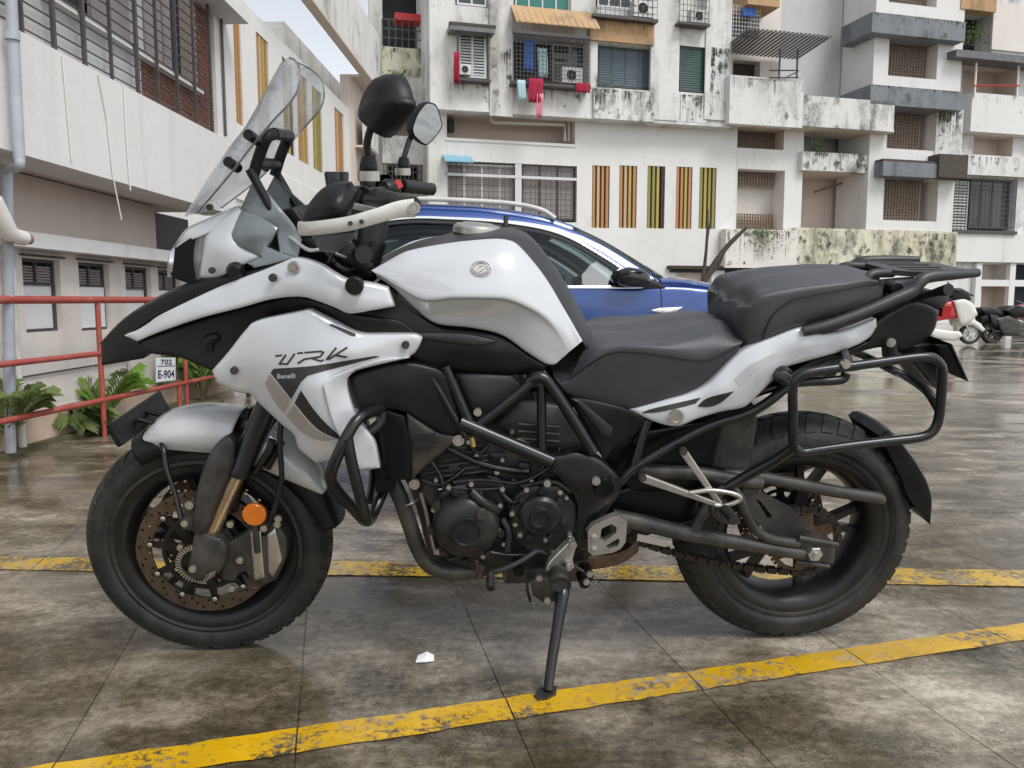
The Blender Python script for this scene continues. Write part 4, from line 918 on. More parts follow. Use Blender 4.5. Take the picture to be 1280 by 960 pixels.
W = [p4+ex*a+ey*b_+nn*.0242 for a, b_ in ((.04, .64), (.96, .64), (.96, .67), (.04, .67))]; mesh('divider_line', W, [(0, 1, 2, 3)], m_signb, sg, loc=s0)

def palm(base, fronds, m, label, name='areca_palm', lw=.011, leaflet=.17):
    lw = .008
    b = np.array(base, float); t = empty(name, tuple(b), label=label, cat='plant', group='palm plants along the railing')
    for (dx, dy, h, droop) in fronds:
        pts = []; 
        for k in range(9):
            f = k/8; pts.append(b+np.array([dx*f, dy*f, h*(f**.8)*1.0-droop*f*f]))
        pts = np.array(pts); V, Fc = tube(pts, np.linspace(.006, .0015, 9), 5, 2); stem = mesh('frond_stem', V, Fc, m_stem, t, 60, loc=b)
        lf = MB(); c = catmull(pts, 2); d = np.gradient(c, axis=0); d /= np.linalg.norm(d, axis=1)[:, None]
        for i in range(3, len(c)):
            side = np.cross(d[i], [0, 0, 1]); side /= np.linalg.norm(side)+1e-9; f = i/len(c)
            for sg_ in (-1, 1):
                ln = leaflet*(1.1-abs(f-.55)*1.3)*random.uniform(.8, 1.1); dr = d[i]*.75+side*sg_*.75+np.array([0, 0, random.uniform(-.1, .25)]); dr /= np.linalg.norm(dr); wv = np.cross(dr, [0, 0, 1]); wv /= np.linalg.norm(wv)+1e-9
                tip = c[i]+dr*ln+np.array([0, 0, -.35*ln*f]); mdp = c[i]+dr*ln*.5+np.array([0, 0, .02]); lf.add([c[i], mdp+wv*lw*.5, tip, mdp-wv*lw*.5], [(0, 1, 2), (0, 2, 3)])
        V = np.concatenate(lf.V); mesh('leaflets', V-b, lf.F, m, stem)
    return t
def rf(n, spread, h0, h1, dmax, bias=(0, 0), xmax=9, ymin=-9):
    out = []
    for k in range(n):
        a = random.uniform(0, 2*math.pi); r_ = spread*random.uniform(.5, 1); out.append((min(xmax, math.cos(a)*r_+bias[0]), max(ymin, math.sin(a)*r_*.8+bias[1]), random.uniform(h0, h1), random.uniform(.2, dmax)))
    return out
palm(ground(12, 574)+np.array([-.04, .05, 0]), rf(11, .24, .42, .66, .2, (.1, 0)), m_leaf2, 'sparse palm plant at the foot of the grey drain pipe', leaflet=.15)
palm(ground(92, 546)+np.array([-.08, .1, 0]), rf(20, .3, .18, .42, .16, (.08, .02)), m_leaf2, 'low dusty palm clump left of the first red post', leaflet=.14)
palm(ground(140, 541)+np.array([-.1, .1, 0]), rf(13, .32, .42, .68, .22, (.0, .12), .2, -.05), m_leaf, 'thin palm growing just behind the first red post', leaflet=.17)
palm(ground(205, 520)+np.array([-.2, .3, 0]), rf(20, .5, .6, .95, .36, (-.1, .15), .16, .0), m_leaf, 'bright green arching palm behind the white number sign', leaflet=.24)
palm(ground(255, 512)+np.array([-.15, .35, 0]), rf(24, .42, .6, 1.0, .36, (.05, .15), .3, -.02), m_leaf, 'dense green palm right of the white number sign', leaflet=.24)
palm(ground(285, 503)+np.array([0, .5, 0]), rf(16, .4, .5, .85, .4), m_leaf2, 'dark green palm farthest along the railing', leaflet=.22)
# kerb / plant bed edge along the wall
V = []; kb = [ground(-40, 592), ground(60, 556), ground(130, 540), ground(280, 503)]
for p in kb:
    for z_ in (0, .03): V.append((p[0], p[1], z_)); V.append((p[0]-.35, p[1]+.05, z_))
Fc = []
for i in range(len(kb)-1): a = i*4; Fc += [(a, a+4, a+6, a+2), (a+2, a+6, a+7, a+3), (a+1, a+3, a+7, a+5)]
tag(mesh('plant_bed', V, Fc, mat('bed_soil', (.13, .11, .06), .9, 0, (.07, .09, .03), 8, .8, bump=.6, bscale=30), None), kind='structure')
# scrap of paper on the concrete
c = ground(532, 827); o = mesh('paper_scrap', [c+np.array(p) for p in ((-.024, -.012, .004), (0, -.016, .007), (.022, -.006, .005), (.02, .012, .012), (.002, .014, .02), (-.02, .01, .012), (0, 0, .016))], [(6, 0, 1), (6, 1, 2), (6, 2, 3), (6, 3, 4), (6, 4, 5), (6, 5, 0)], m_paper, None, loc=c)
md = o.modifiers.new('s', 'SOLIDIFY'); md.thickness = .002; tag(o, 'crumpled white paper scrap on the wet concrete before the engine', 'litter')

# ------------------------------------------------------------------ the motorcycle
BK = Local((-.0154, 2.0409, .0005), .06013, .17085); P = BK.P
bike = empty('motorcycle', tuple(BK.T), (BK.lean, 0, BK.yaw), label='big white and black touring motorcycle leaning on its side stand in the foreground', cat='motorcycle')
def T(name, pts, r, m, parent=bike, mirror=False, seg=12, sub=5, closed=False, smooth=True, label=None, loc3=False):
    q = [p if loc3 else P(*p) for p in pts]; V, Fc = tube(q, r, seg, sub, closed, smooth=smooth); o = mesh(name, V, Fc, m, parent, 50)
    if mirror: V2 = np.array(V)*np.array([1, -1, 1]); mesh(name, V2, Fc, m, parent, 50)
    if label: o['label'] = label
    return o
def PAN(name, outline, m, ctrl=(), parent=bike, **k): return panel(BK, name, outline, m, parent, ctrl, **k)
def W(pts, w): return [(u, v, w) for u, v in pts]
bolt_me = None
def bolts(spots, r=.007, m=m_steel, parent=bike, name='bolt', h=.006):
    global bolt_me
    V, Fc = lathe([(0, -h), (.55, -h), (.62, -h*.2), (.62, -h*.75), (1, -h*.75), (1, h)], (0, 0, 0), 10)
    # recessed socket head with a flange
    V = np.array(V); V[:, 0] *= r; V[:, 2] *= r
    me = bpy.data.meshes.new(name); me.from_pydata(V.tolist(), [], Fc); me.materials.append(m)
    for s in spots:
        o = link(name, me, parent); o.location = P(*s[:3]); 
        if len(s) > 3: o.scale = (s[3], 1, s[3])
def disc_at(name, u, v, w, prof, m, parent=bike, seg=32, mirror=False):
    """turned part on an axis across the bike; prof (radius, distance outwards)"""
    c = P(u, v, w); V, Fc = lathe([(r, -d) for r, d in prof], c, seg); o = mesh(name, V, Fc, m, parent, 35)
    if mirror: mesh(name, np.array(V)*np.array([1, -1, 1]), Fc, m, parent, 35)
    return o

# ---- wheels
def wheel(tag_, cx, cz, R_, w, rim_r, rim_w, hub_r, spokes, disc_r, disc_w, both):
    c = np.array([cx, 0, cz]); mb = MB()
    hw = rim_w/2
    prof = [(rim_r+.006, -hw-.004), (rim_r+.006, -hw), (rim_r-.004, -hw+.006), (rim_r-.016, -hw+.012), (rim_r-.024, -hw*.45), (rim_r-.026, 0), (rim_r-.024, hw*.45), (rim_r-.016, hw-.012), (rim_r-.004, hw-.006), (rim_r+.006, hw), (rim_r+.006, hw+.004)]
    inn = [(rim_r-.004, hw+.004), (rim_r-.022, hw-.004), (rim_r-.036, hw*.5), (rim_r-.04, 0), (rim_r-.036, -hw*.5), (rim_r-.022, -hw+.004), (rim_r-.004, -hw-.004)]
    mb.add(*lathe(prof+inn, c, 72, closed=True))
    mb.add(*lathe([(0, -.06), (hub_r*.6, -.06), (hub_r*.7, -.045), (hub_r, -.03), (hub_r, .03), (hub_r*.7, .045), (hub_r*.6, .06), (0, .06)], c, 32))
    rim = mb.build('front_wheel' if tag_ == 'f' else 'rear_wheel', m_rim, bike, 40)
    for k in range(spokes):
        a = 2*math.pi*k/spokes+(.33 if tag_ == 'f' else .1); sp = MB()
        pt = lambda an, r_, y_=0: c+np.array([math.cos(an)*r_, y_, math.sin(an)*r_])
        rr = rim_r-.03; mid_r = hub_r+(rr-hub_r)*.42
        sp.add(*bar(pt(a, hub_r*.7), pt(a, mid_r+.008), .034, .03, w2=.03))
        for sg in (-1, 1): sp.add(*bar(pt(a+sg*.03, mid_r-.012), pt(a+sg*.2, rr+.004), .02, .026, w2=.016))
        sp.build('spoke', m_rim, rim, 30)
    # tyre with a rounded crown, sidewall ring steps and cut tread grooves
    n = 26; prof = []; hwid = w/2
    for k in range(n+1):
        an = -math.pi/2+math.pi*k/n; prof.append([R_-hwid*.78+hwid*.78*math.cos(an)**.85 if abs(an) < math.pi/2-1e-6 else R_-hwid*.78, hwid*math.sin(an)])
    prof = [(rim_r+.004, -hw-.002), (rim_r+.012, -hw-.008), (rim_r+.02, -hwid*.86), (rim_r+.022, -hwid*.9)]+[tuple(p) for p in prof]+[(rim_r+.022, hwid*.9), (rim_r+.02, hwid*.86), (rim_r+.012, hw+.008), (rim_r+.004, hw+.002)]
    V, Fc = lathe(prof+[(rim_r+.002, 0)], c, 144, closed=True); ty = mesh('tyre', V, Fc, m_rubber, rim, 60)
    # tread blocks: shallow slanted rubber bars lying on the crown between the grooves
    tb = MB(); nb = 44
    def crown(an, yy, lift=.0):
        q = min(abs(yy)/hwid, .999); rr_ = R_-hwid*.78+hwid*.78*math.cos(math.asin(q))**.85+lift; return c+np.array([math.cos(an)*rr_, yy, math.sin(an)*rr_])
    for k in range(nb):
        for sg in (-1, 1):
            a0 = 2*math.pi*(k+(.5 if sg > 0 else 0))/nb; st_ = 2*math.pi/nb; ys = [.06, .3, .52, .72, .86]; Vt = []
            for y in ys:
                sh = .9*y*st_
                for lft, aa in ((0.0048, a0+sh), (.0048, a0+sh+st_*.7), (-.002, a0+sh+st_*.76), (-.002, a0+sh-st_*.04)): Vt.append(crown(aa, sg*y*hwid, lft))
            Ft = []
            for j in range(4):
                for i in range(4): Ft.append((j*4+i, j*4+(i+1) % 4, j*4+4+(i+1) % 4, j*4+4+i))
            Ft += [(0, 1, 2, 3), (16, 17, 18, 19)]; tb.add(Vt, Ft)
    o = tb.build('tread_blocks', m_rubber, rim, 30); o['kind'] = 'stuff'
    for rr_, dd in ((R_-hwid*.78+.0, .0015), (rim_r+.03, .001)):
        V, Fc = tube([c+np.array([math.cos(t)*rr_, -hwid*(.99 if dd > .0012 else .94), math.sin(t)*rr_]) for t in np.linspace(0, 2*math.pi, 60, endpoint=False)], .0016, 5, 2, True); mesh('sidewall_ring', V, Fc, m_rubber, rim, 60)
    for sg in ((-1, 1) if both else (-1,)):
        y0 = sg*disc_w; poly = [(math.cos(t)*disc_r*(1+.004*math.cos(10*t)), math.sin(t)*disc_r*(1+.004*math.cos(10*t))) for t in np.linspace(0, 2*math.pi, 90, endpoint=False)]
        inner = [(math.cos(t)*disc_r*.77, math.sin(t)*disc_r*.77) for t in np.linspace(0, 2*math.pi, 60, endpoint=False)]; holes = [inner]
        for k in range(20):
            for j, fr_ in enumerate((.815, .88, .945)):
                a = 2*math.pi*(k+j*.33)/20; hc = (math.cos(a)*disc_r*fr_, math.sin(a)*disc_r*fr_); holes.append([(hc[0]+math.cos(t)*.0042*disc_r/.16, hc[1]+math.sin(t)*.0042*disc_r/.16) for t in np.linspace(0, 2*math.pi, 7)[:-1]])
        V, Fc = plate2(poly, holes, lambda x, y, d: c+np.array([x, y0-.0025+d, y]), .005); dk = mesh('brake_disc', V, Fc, m_disc, rim, 40)
        mb = MB()
        for k in range(10):
            a = 2*math.pi*(k+.5)/10; e = lambda r_, an: c+np.array([math.cos(an)*r_, y0, math.sin(an)*r_])
            mb.add(*bar(e(hub_r*.9, a), e(disc_r*.81, a+.12), .024, .007, w2=.014)); mb.add(*lathe([(0, -.006), (.009, -.006), (.009, .006), (0, .006)], e(disc_r*.79, a+.12), 12))
        mb.add(*lathe([(hub_r*.55, -.006), (hub_r*1.25, -.006), (hub_r*1.25, .006), (hub_r*.55, .006)], c+np.array([0, y0, 0]), 30, closed=True))
        mb.add(*lathe([(disc_r*.56, -.003), (disc_r*.62, -.003), (disc_r*.62, .003), (disc_r*.56, .003)], c+np.array([0, y0, 0]), 48, closed=True))
        mb.build('disc_carrier', m_rim, rim, 40)
        V, Fc = lathe([(0, -.0075), (.0045, -.0075), (.006, -.0065), (.006, 0)], (0, 0, 0), 10, (0, 1, 0) if sg < 0 else (0, -1, 0)); rme = None
        for k in range(10):
            a = 2*math.pi*(k+.5)/10+.12; lp = c+np.array([math.cos(a)*disc_r*.79, y0+sg*.001, math.sin(a)*disc_r*.79])
            if rme is None: ro = mesh('rivet', V, Fc, m_steel, rim, 40); rme = ro.data
            else: ro = link('rivet', rme, rim)
            ro.location = lp
    return rim, c
fw, fc = wheel('f', -.7525, .300, .298, .12, .2159, .095, .036, 5, .163, .066, True)
rw, rc = wheel('r', .7525, .312, .310, .158, .2159, .122, .042, 5, .12, -.07, False)
# wheel speed ring, axle
V, Fc = lathe([(.036, -.125), (.05, -.125), (.05, -.12), (.036, -.12)], fc, 48, closed=True); mesh('speed_sensor_ring', V, Fc, m_dusty, fw, 40)
mb = MB()
for k in range(40): a = 2*math.pi*k/40; d_ = np.array([math.cos(a), 0, math.sin(a)]); mb.add(*bar(fc+d_*.037+[0, -.1265, 0], fc+d_*.049+[0, -.1265, 0], .003, .002))
mesh('sensor_ring_teeth', np.concatenate(mb.V), mb.F, m_alu, fw)
V, Fc = lathe([(0, -.135), (.012, -.135), (.016, -.131), (.016, -.1), (.013, -.1), (.013, .13), (0, .13)], fc, 20); mesh('front_axle', V, Fc, m_dusty, bike, 40)

# ---- fork
def both(fn):
    for sg in (1, -1): fn(sg)
lo1, lo2, up2 = P(258, 678, .1), P(297, 592, .1), P(392, 372, .1)
fd = (up2-lo1)/np.linalg.norm(up2-lo1)
def fork(sg):
    S = np.array([1, sg, 1]); V, Fc = tube([lo1*S-fd*.05, lo2*S+fd*.02], .0205, 18); mesh('fork_stanchion', V, Fc, m_fork, bike, 60)
    V, Fc = tube([lo2*S+fd*.0, lo2*S+fd*.012, lo2*S+fd*.02, lo2*S+fd*.2, up2*S], [.029, .03, .0265, .0265, .0285], 20, smooth=False); mesh('fork_tube', V, Fc, m_frame, bike, 40)
both(fork)
PAN('fork_foot', W([(240, 684), (243, 668), (248, 655), (262, 668), (276, 672), (284, 683), (284, 700), (274, 716), (262, 716), (254, 728), (240, 728), (234, 714)], .128), m_dusty, [(258, 692, .137), (247, 710, .142)], thick=.05, rnd=.008)
PAN('fork_guard', W([(287, 544), (271, 554), (256, 580), (245, 618), (241, 656), (246, 673), (259, 667), (268, 640), (279, 612), (292, 582), (294, 553)], .13), m_dusty, W([(272, 585), (260, 625), (254, 655)], .146), thick=.02, rnd=.01, rpx=6)
PAN('brake_caliper', W([(314, 655), (328, 648), (346, 654), (360, 672), (357, 700), (346, 724), (330, 732), (312, 724), (302, 700), (304, 672)], .098), m_dusty, W([(332, 690)], .105), thick=.05, rnd=.01)
PAN('caliper_piston_cover', W([(312, 664), (326, 664), (331, 722), (318, 726)], .108), m_alu, thick=.014, rnd=.004, rpx=4, mirror=False)
PAN('caliper_piston_cover', W([(334, 668), (344, 660), (353, 700), (341, 722), (336, 716)], .11), m_alu, thick=.014, rnd=.004, rpx=4, mirror=False)
PAN('caliper_bracket', W([(276, 684), (300, 670), (314, 662), (317, 712), (300, 716), (292, 728), (278, 724)], .1), m_dusty, thick=.02, rnd=.004)
PAN('sensor_bracket', W([(222, 640), (236, 634), (250, 644), (244, 664), (228, 662)], .12), m_dusty, thick=.02, rnd=.004, mirror=False)
bolts([(241, 711, .148), (237, 631, .128, 1.2), (231, 654, .126), (226, 684, .1), (330, 660, .116), (347, 655, .114), (348, 648, .116), (300, 700, .112), (316, 648, .11), (288, 655, .11), (290, 735, .112)], .0085)
disc_at('amber_reflector', 318, 643, .122, [(0, .006), (.0255, .006), (.028, .003), (.028, -.006), (0, -.006)], m_amber)
T('reflector_stay', [(318, 645, .112), (322, 690, .108)], .008, m_dusty)
T('brake_hose', [(196, 543, .03), (204, 560, .08), (209, 588, .1), (218, 615, .11), (226, 648, .125)], .006, m_frame, seg=8)
T('brake_hose', [(330, 668, .1), (342, 640, .12), (352, 600, .12), (350, 550, .11), (358, 480, .09), (380, 400, .08)], .0065, m_frame, seg=8)
T('brake_hose', [(320, 590, .1), (335, 565, .115), (341, 550, .115)], .009, m_frame, seg=8)
# ---- front mudguard: a shell that arches over the tyre
def arch(name, c, a0, a1, rc_, re_, hw, m, parent=bike, n=36, k=14, thick=.004):
    """crest radius rc_(t), edge radius re_(t), half width hw(t), from angle a0 to a1 (degrees, forward = 180)"""
    V = []
    for i in range(n+1):
        t = i/n; a = R(a0+(a1-a0)*t); d = np.array([math.cos(a), 0, math.sin(a)])
        for j in range(k+1):
            s = -1+2*j/k; y = hw(t)*math.sin(s*math.pi/2)*1.0; q = abs(s)
            r_ = re_(t)+(rc_(t)-re_(t))*math.cos(q*math.pi/2)**.55; V.append(c+d*r_+np.array([0, y, 0]))
    Fc = [(i*(k+1)+j, i*(k+1)+j+1, (i+1)*(k+1)+j+1, (i+1)*(k+1)+j) for i in range(n) for j in range(k)]
    o = mesh(name, V, Fc, m, parent, 60); md = o.modifiers.new('s', 'SOLIDIFY'); md.thickness = thick; md.offset = 0; return o
arch('front_mudguard', fc, 119, 73, lambda t: .362-.068*(1-t)**5-.008*(1-t), lambda t: .262/math.sin(R(119-46*t))+.02*(1-t), lambda t: .078-.05*(1-t)**5, m_silver)
arch('front_mudguard_rear', fc, 60, 27, lambda t: .362-.022*t*t, lambda t: .275+.055*t**2, lambda t: .08-.015*t**4, m_silver)
arch('mudguard_extension', fc, 118, 66, lambda t: .327, lambda t: .262-.0*t, lambda t: .071, m_blk)
arch('mudguard_flap', fc, 66, 10, lambda t: .352-.012*t, lambda t: .262+.03*t, lambda t: .077-.01*t**4, m_blk)
PAN('mudguard_stay', W([(286, 566), (300, 556), (310, 580), (296, 640), (282, 640)], .086), m_blk, thick=.012)
T('mudguard_strut', [(334, 585, .1), (352, 552, .1)], .009, m_blk)
# front number plate, seen from behind its left edge
c1, c2 = P(144, 548, .135), P(206, 492, -.135); c2 = np.array([c1[0]+.012, -c1[1], c1[2]]); hh = P(148, 560, .135)-c1
up = np.array([-.03, 0, .075]); cc = (c1+c2)/2
pl = [c1-up*.2, c2-up*.2, c2+up*.36, c1+up*.36]; q = [p+np.array([.006, 0, 0]) for p in pl]
mesh('front_number_plate', pl+q, [(0, 1, 2, 3), (7, 6, 5, 4), (0, 4, 5, 1), (1, 5, 6, 2), (2, 6, 7, 3), (3, 7, 4, 0)], m_blk, bike)
T('plate_frame', [pl[0], pl[1], pl[2], pl[3], pl[0]], .006, m_gloss, loc3=True, smooth=False, seg=8)
T('plate_stay', [(cc+np.array([.006, -.03, .01])), cc+np.array([.05, -.03, .0]), cc+np.array([.12, -.03, .01])], .006, m_frame, loc3=True); T('plate_stay', [(cc+np.array([.006, .03, .01])), cc+np.array([.05, .03, .0]), cc+np.array([.12, .03, .01])], .006, m_frame, loc3=True)

# ---- beak, upper white panel, dark panels behind
rs = lambda pts: [P(*p) for p in pts]
beak_edge = [(127, 429, .03), (158, 398, .055), (200, 372, .08), (245, 352, .1), (292, 343, .115), (330, 332, .13)]
beak_mid = [(126, 428, 0), (165, 392, 0), (212, 364, 0), (258, 345, 0), (300, 337, 0), (338, 328, 0)]
low_edge = [(155, 420, .06), (172, 412, .075), (205, 393, .095), (272, 362, .125), (322, 341, .15), (350, 330, .165)]
railsurf('beak_top', [rs(low_edge), rs(beak_edge), [p*np.array([1, 0, 1]) for p in rs(beak_mid)]], m_blk, bike, thick=.004, ends=False)
PAN('beak_tip', [(126, 428, .03), (140, 414, .045), (155, 419, .062), (172, 427, .075), (186, 440, .085), (180, 448, .08), (127, 457, .03)], m_blk, [(150, 437, .058)], thick=.03, rnd=.003)
mesh('beak_underside', [P(127, 457, .03), P(127, 457, .03)*[1, -1, 1], P(180, 448, .08)*[1, -1, 1], P(180, 448, .08), P(127, 429, .03), P(127, 429, .03)*[1, -1, 1]], [(0, 1, 2, 3), (0, 1, 5, 4)], m_blk, bike)
s_up = PAN('upper_fairing', [(155, 419, .066), (180, 405, .08), (205, 391, .1), (275, 358, .135), (325, 339, .16), (350, 329, .172), (371, 322, .178), (400, 330, .185), (418, 341, .19), (436, 350, .192), (464, 354, .192), (485, 360, .192), (493, 383, .2), (465, 388, .205), (437, 392, .207), (420, 385, .207), (396, 376, .205), (375, 371, .2), (340, 374, .19), (300, 385, .172), (250, 398, .14), (200, 415, .104), (172, 427, .08)], m_white, [(360, 350, .2), (300, 366, .163), (250, 384, .136), (410, 362, .207), (450, 372, .21)], thick=.02, rnd=.006)[1]
PAN('inner_fairing', [(172, 428, .07), (250, 400, .1), (340, 376, .14), (376, 372, .15), (440, 392, .17), (500, 402, .17), (530, 425, .17), (450, 450, .17), (330, 480, .15), (290, 478, .13), (266, 464, .12), (225, 447, .1), (186, 441, .085)], m_blk, [(240, 425, .1), (350, 420, .13)], thick=.03, rnd=.003)
V, Fc = tube([P(262, 436, .1), P(264, 425, .105), P(275, 420, .11)], [.02, .016, .01], 12); mesh('lamp_pod', V, Fc, m_blk, bike, 50)
side_out = [(265, 463, .165), (285, 440, .175), (308, 411, .185), (322, 401, .19), (372, 390, .2), (387, 387, .2), (394, 390, .2), (416, 401, .2), (448, 416, .2), (480, 418, .198), (519, 418, .193), (528, 423, .19), (525, 431, .19), (512, 446, .192), (469, 456, .205), (444, 463, .21), (434, 472, .212), (434, 487, .215), (445, 521, .22), (467, 551, .215), (475, 585, .205), (449, 588, .212), (425, 581, .215), (411, 577, .212), (395, 579, .208), (372, 559, .205), (368, 545, .207), (350, 529, .2), (330, 510, .19), (312, 492, .18), (295, 490, .175), (270, 477, .168)]
side_c = [(300, 455, .19), (340, 440, .214), (380, 420, .222), (420, 425, .218), (470, 436, .208), (400, 452, .232), (440, 446, .224), (380, 475, .243), (404, 480, .247), (410, 515, .246), (425, 545, .238), (350, 490, .228), (372, 520, .232), (392, 550, .226), (330, 470, .21), (428, 500, .225), (440, 545, .226), (448, 565, .222), (420, 470, .222)]
s_side = PAN('side_fairing', side_out, m_white, side_c, thick=.02, rnd=.007, rpx=6)[1]
flap = [(512, 447), (469, 457), (444, 464), (434.5, 473), (434.5, 487), (445.5, 521), (467, 551), (474.5, 584.5), (450, 587), (440, 572), (427, 551), (414, 522), (406, 490), (404, 481), (414, 472), (440, 461), (480, 449)]
PAN('side_fairing_flap', [(u, v, 0) for u, v in flap], m_white, surf=TPS([(512, 447, .199), (469, 457, .21), (444, 464, .217), (434, 480, .219), (445, 521, .225), (467, 551, .221), (475, 585, .209), (450, 588, .222), (440, 572, .236), (427, 551, .2465), (414, 522, .252), (406, 490, .2555), (404, 481, .2525), (414, 472, .244), (440, 461, .228), (480, 449, .2125), (430, 510, .234), (448, 560, .226)]), thick=.01, rnd=.003, rpx=3)
def decal(name, pts, m, surf=s_side, lift=.0012, **k): return PAN(name, [(u, v, 0) for u, v in pts], m, surf=surf, lift=lift, thick=.0015, rnd=0, mirror=k.pop('mirror', True), step=6, **k)
decal('dark_stripe', [(338, 466), (342, 461), (394, 457), (469, 445), (474, 446), (440, 455), (384, 470), (377, 477), (364, 499)], m_decal)
decal('dark_stripe', [(376, 488), (392, 512), (410, 532), (428, 548), (424, 549), (404, 541), (388, 528), (368, 504)], m_decal)
decal('taupe_stripe', [(331, 480), (337, 468), (363, 500), (357, 519), (345, 505)], m_taupe)
decal('taupe_stripe', [(358, 520), (367, 506), (387, 530), (404, 543), (420, 549), (400, 551), (378, 541)], m_taupe)
decal('pinstripe', [(376, 478), (379, 478), (357, 519), (354, 519)], m_ltgrey)
decal('fairing_slot', [(411, 406), (414, 405), (444, 417), (445, 420), (440, 420)], m_decal)
def strokes(name, lines, wpx, m, surf, lift=.0016, parent=bike):
    mb = MB()
    for ln in lines:
        q = np.array(ln, float)
        for a, b in zip(q[:-1], q[1:]):
            d = (b-a)/np.linalg.norm(b-a); nn_ = np.array([-d[1], d[0]])*wpx/2; a2, b2 = a-d*wpx*.3, b+d*wpx*.3
            c4 = np.array([a2+nn_, b2+nn_, b2-nn_, a2-nn_]); ww = surf(c4)+lift; mb.add([P(x[0], x[1], w_) for x, w_ in zip(c4, ww)], [(0, 1, 2, 3)])
    return mb.build(name, m, parent)
strokes('model_lettering', [[(345, 445), (378, 441)], [(357, 444), (349, 455), (359, 455), (368, 442.5)], [(381, 440.8), (401, 439.2), (404.5, 440.5), (400, 446), (380.5, 449), (372.5, 454)], [(390, 448), (401, 451.5), (404, 450)], [(420, 435), (408, 449.5)], [(433.5, 434.5), (419, 444), (433, 446.5)], [(425, 440), (411, 449)]], 2.4, m_decal, s_side)
def ptext(name, s, u0, v0, u1, v1, slope, m, surf, lift=.003):
    V, Fc = text_mesh(s, 1, .02); lo_, hi_ = V.min(0), V.max(0); q = []
    for a in V: fx = (a[0]-lo_[0])/(hi_[0]-lo_[0]); fy = (a[1]-lo_[1])/(hi_[1]-lo_[1]); q.append((u0+(u1-u0)*fx, v1+(v0-v1)*fy+slope*fx))
    ww = surf(q)+lift; mesh(name, [P(a[0], a[1], w_) for a, w_ in zip(q, ww)], Fc, m, bike)
ptext('maker_lettering', 'Benelli', 346.5, 467.5, 369, 473.5, -.8, m_ltgrey, s_side)
bolts([(293, 463, .19), (507, 431, .2), (341, 347, .193, 1.0)], .0085, m_dusty); bolts([(367, 334, .196)], .0125, m_alu)
disc_at('fairing_fastener', 444, 356, .205, [(0, .022), (.016, .022), (.019, .018), (.019, .0), (.0, 0)], m_blk)

# ---- headlight, deflector, windscreen and its stays
s_hl = PAN('headlight_cover', [(248, 348, .095), (253, 315, .1), (260, 288, .1), (294, 260, .1), (302, 263, .105), (290, 293, .118), (297, 306, .125), (328, 321, .14), (309, 329, .135), (275, 346, .115)], m_white, [(275, 310, .122)], thick=.02, rnd=.006)[1]
hl_edge = [(212, 347, .05), (213, 330, .055), (218, 313, .06), (234, 287, .07), (258, 275, .08), (290, 262, .085)]
hl_mid = [(213, 345, 0), (213, 328, 0), (219, 310, 0), (238, 285, 0), (264, 271, 0), (296, 257, 0)]
hl_in = [(250, 350, .095), (252, 325, .1), (256, 300, .1), (262, 288, .1), (276, 275, .1), (296, 260, .1)]
railsurf('headlight_lens', [rs(hl_in), rs(hl_edge), [p*np.array([1, 0, 1]) for p in rs(hl_mid)]], m_lens, bike, ends=False, thick=.003)
PAN('headlight_brow', [(212, 334, .06), (216, 316, .066), (225, 302, .071), (236, 287, .08), (262, 274, .09), (292, 261, .1), (262, 290, .106), (236, 301, .09), (226, 308, .076), (219, 322, .068), (221, 345, .062), (214, 345, .058)], m_white, thick=.02, rnd=.003)
hb = [P(*p)*np.array([1, 0, 1]) for p in ((232, 340, 0), (236, 305, 0), (262, 288, 0), (340, 290, 0), (340, 330, 0), (260, 350, 0))]
V = [p+np.array([0, y_, 0]) for y_ in (-.09, .09) for p in hb]; Fc = [tuple(range(6)), tuple(range(11, 5, -1))]+[(i, (i+1) % 6, 6+(i+1) % 6, 6+i) for i in range(6)]; mesh('headlight_housing', V, Fc, m_gloss, bike)
for w_ in (.045, -.045):
    c_ = P(232, 325, 0)*np.array([1, 0, 1])-np.array([0, w_, 0]); V, Fc = lathe([(0, .012), (.018, .01), (.03, .0), (.034, -.012), (.034, .01)], c_, 20, (-1, 0, .1)); mesh('projector_lamp', V, Fc, m_chrome, bike, 40)
PAN('side_deflector', [(302, 263, .106), (325, 270, .12), (347, 285, .14), (342, 297, .14), (334, 309, .142), (350, 316, .155), (369, 322, .17), (340, 330, .16), (318, 335, .15), (309, 329, .137), (327, 321, .142), (297, 306, .127), (290, 293, .12)], m_greyclear, [(318, 290, .145)], thick=.01, rnd=.004)
PAN('cockpit_panel', [(300, 262, .09), (318, 222, .1), (340, 250, .12), (365, 280, .14), (376, 300, .14), (372, 322, .16), (350, 316, .15), (345, 285, .13)], m_greyclear, [(335, 270, .13)], thick=.012, rnd=.003)
disc_at('indicator_pod', 297, 338, .12, [(0, .03), (.012, .03), (.02, .018), (.02, -.02), (0, -.02)], m_blk, mirror=True)
bolts([(265, 338, .13), (262, 259, .08)], .007, m_dusty)
mn, eg, md_ = [], [], []
for um, vm, ue, ve, we in ((231, 270, 247, 266, .085), (245, 246, 268, 241, .13), (264, 216, 289, 216, .155), (286, 185, 312, 186, .16), (307, 157, 340, 152, .163), (330, 117, 364, 126, .158), (347, 86, 374, 106, .148), (353, 76, 374, 84, .125), (362, 72, 368, 74, .08)):
    eg.append(P(ue, ve, we)); pm = P(um, vm, .05); md_.append(pm); 
mids = [p*np.array([1, 0, 1])+np.array([-.006, 0, .002]) for p in md_]; q1 = [lerp(a, b, .55)+np.array([-.012, 0, 0]) for a, b in zip(md_, eg)]
railsurf('windscreen', [eg, q1, md_, mids], m_screen, bike, n=36, sub=4, ends=False, thick=.0035)
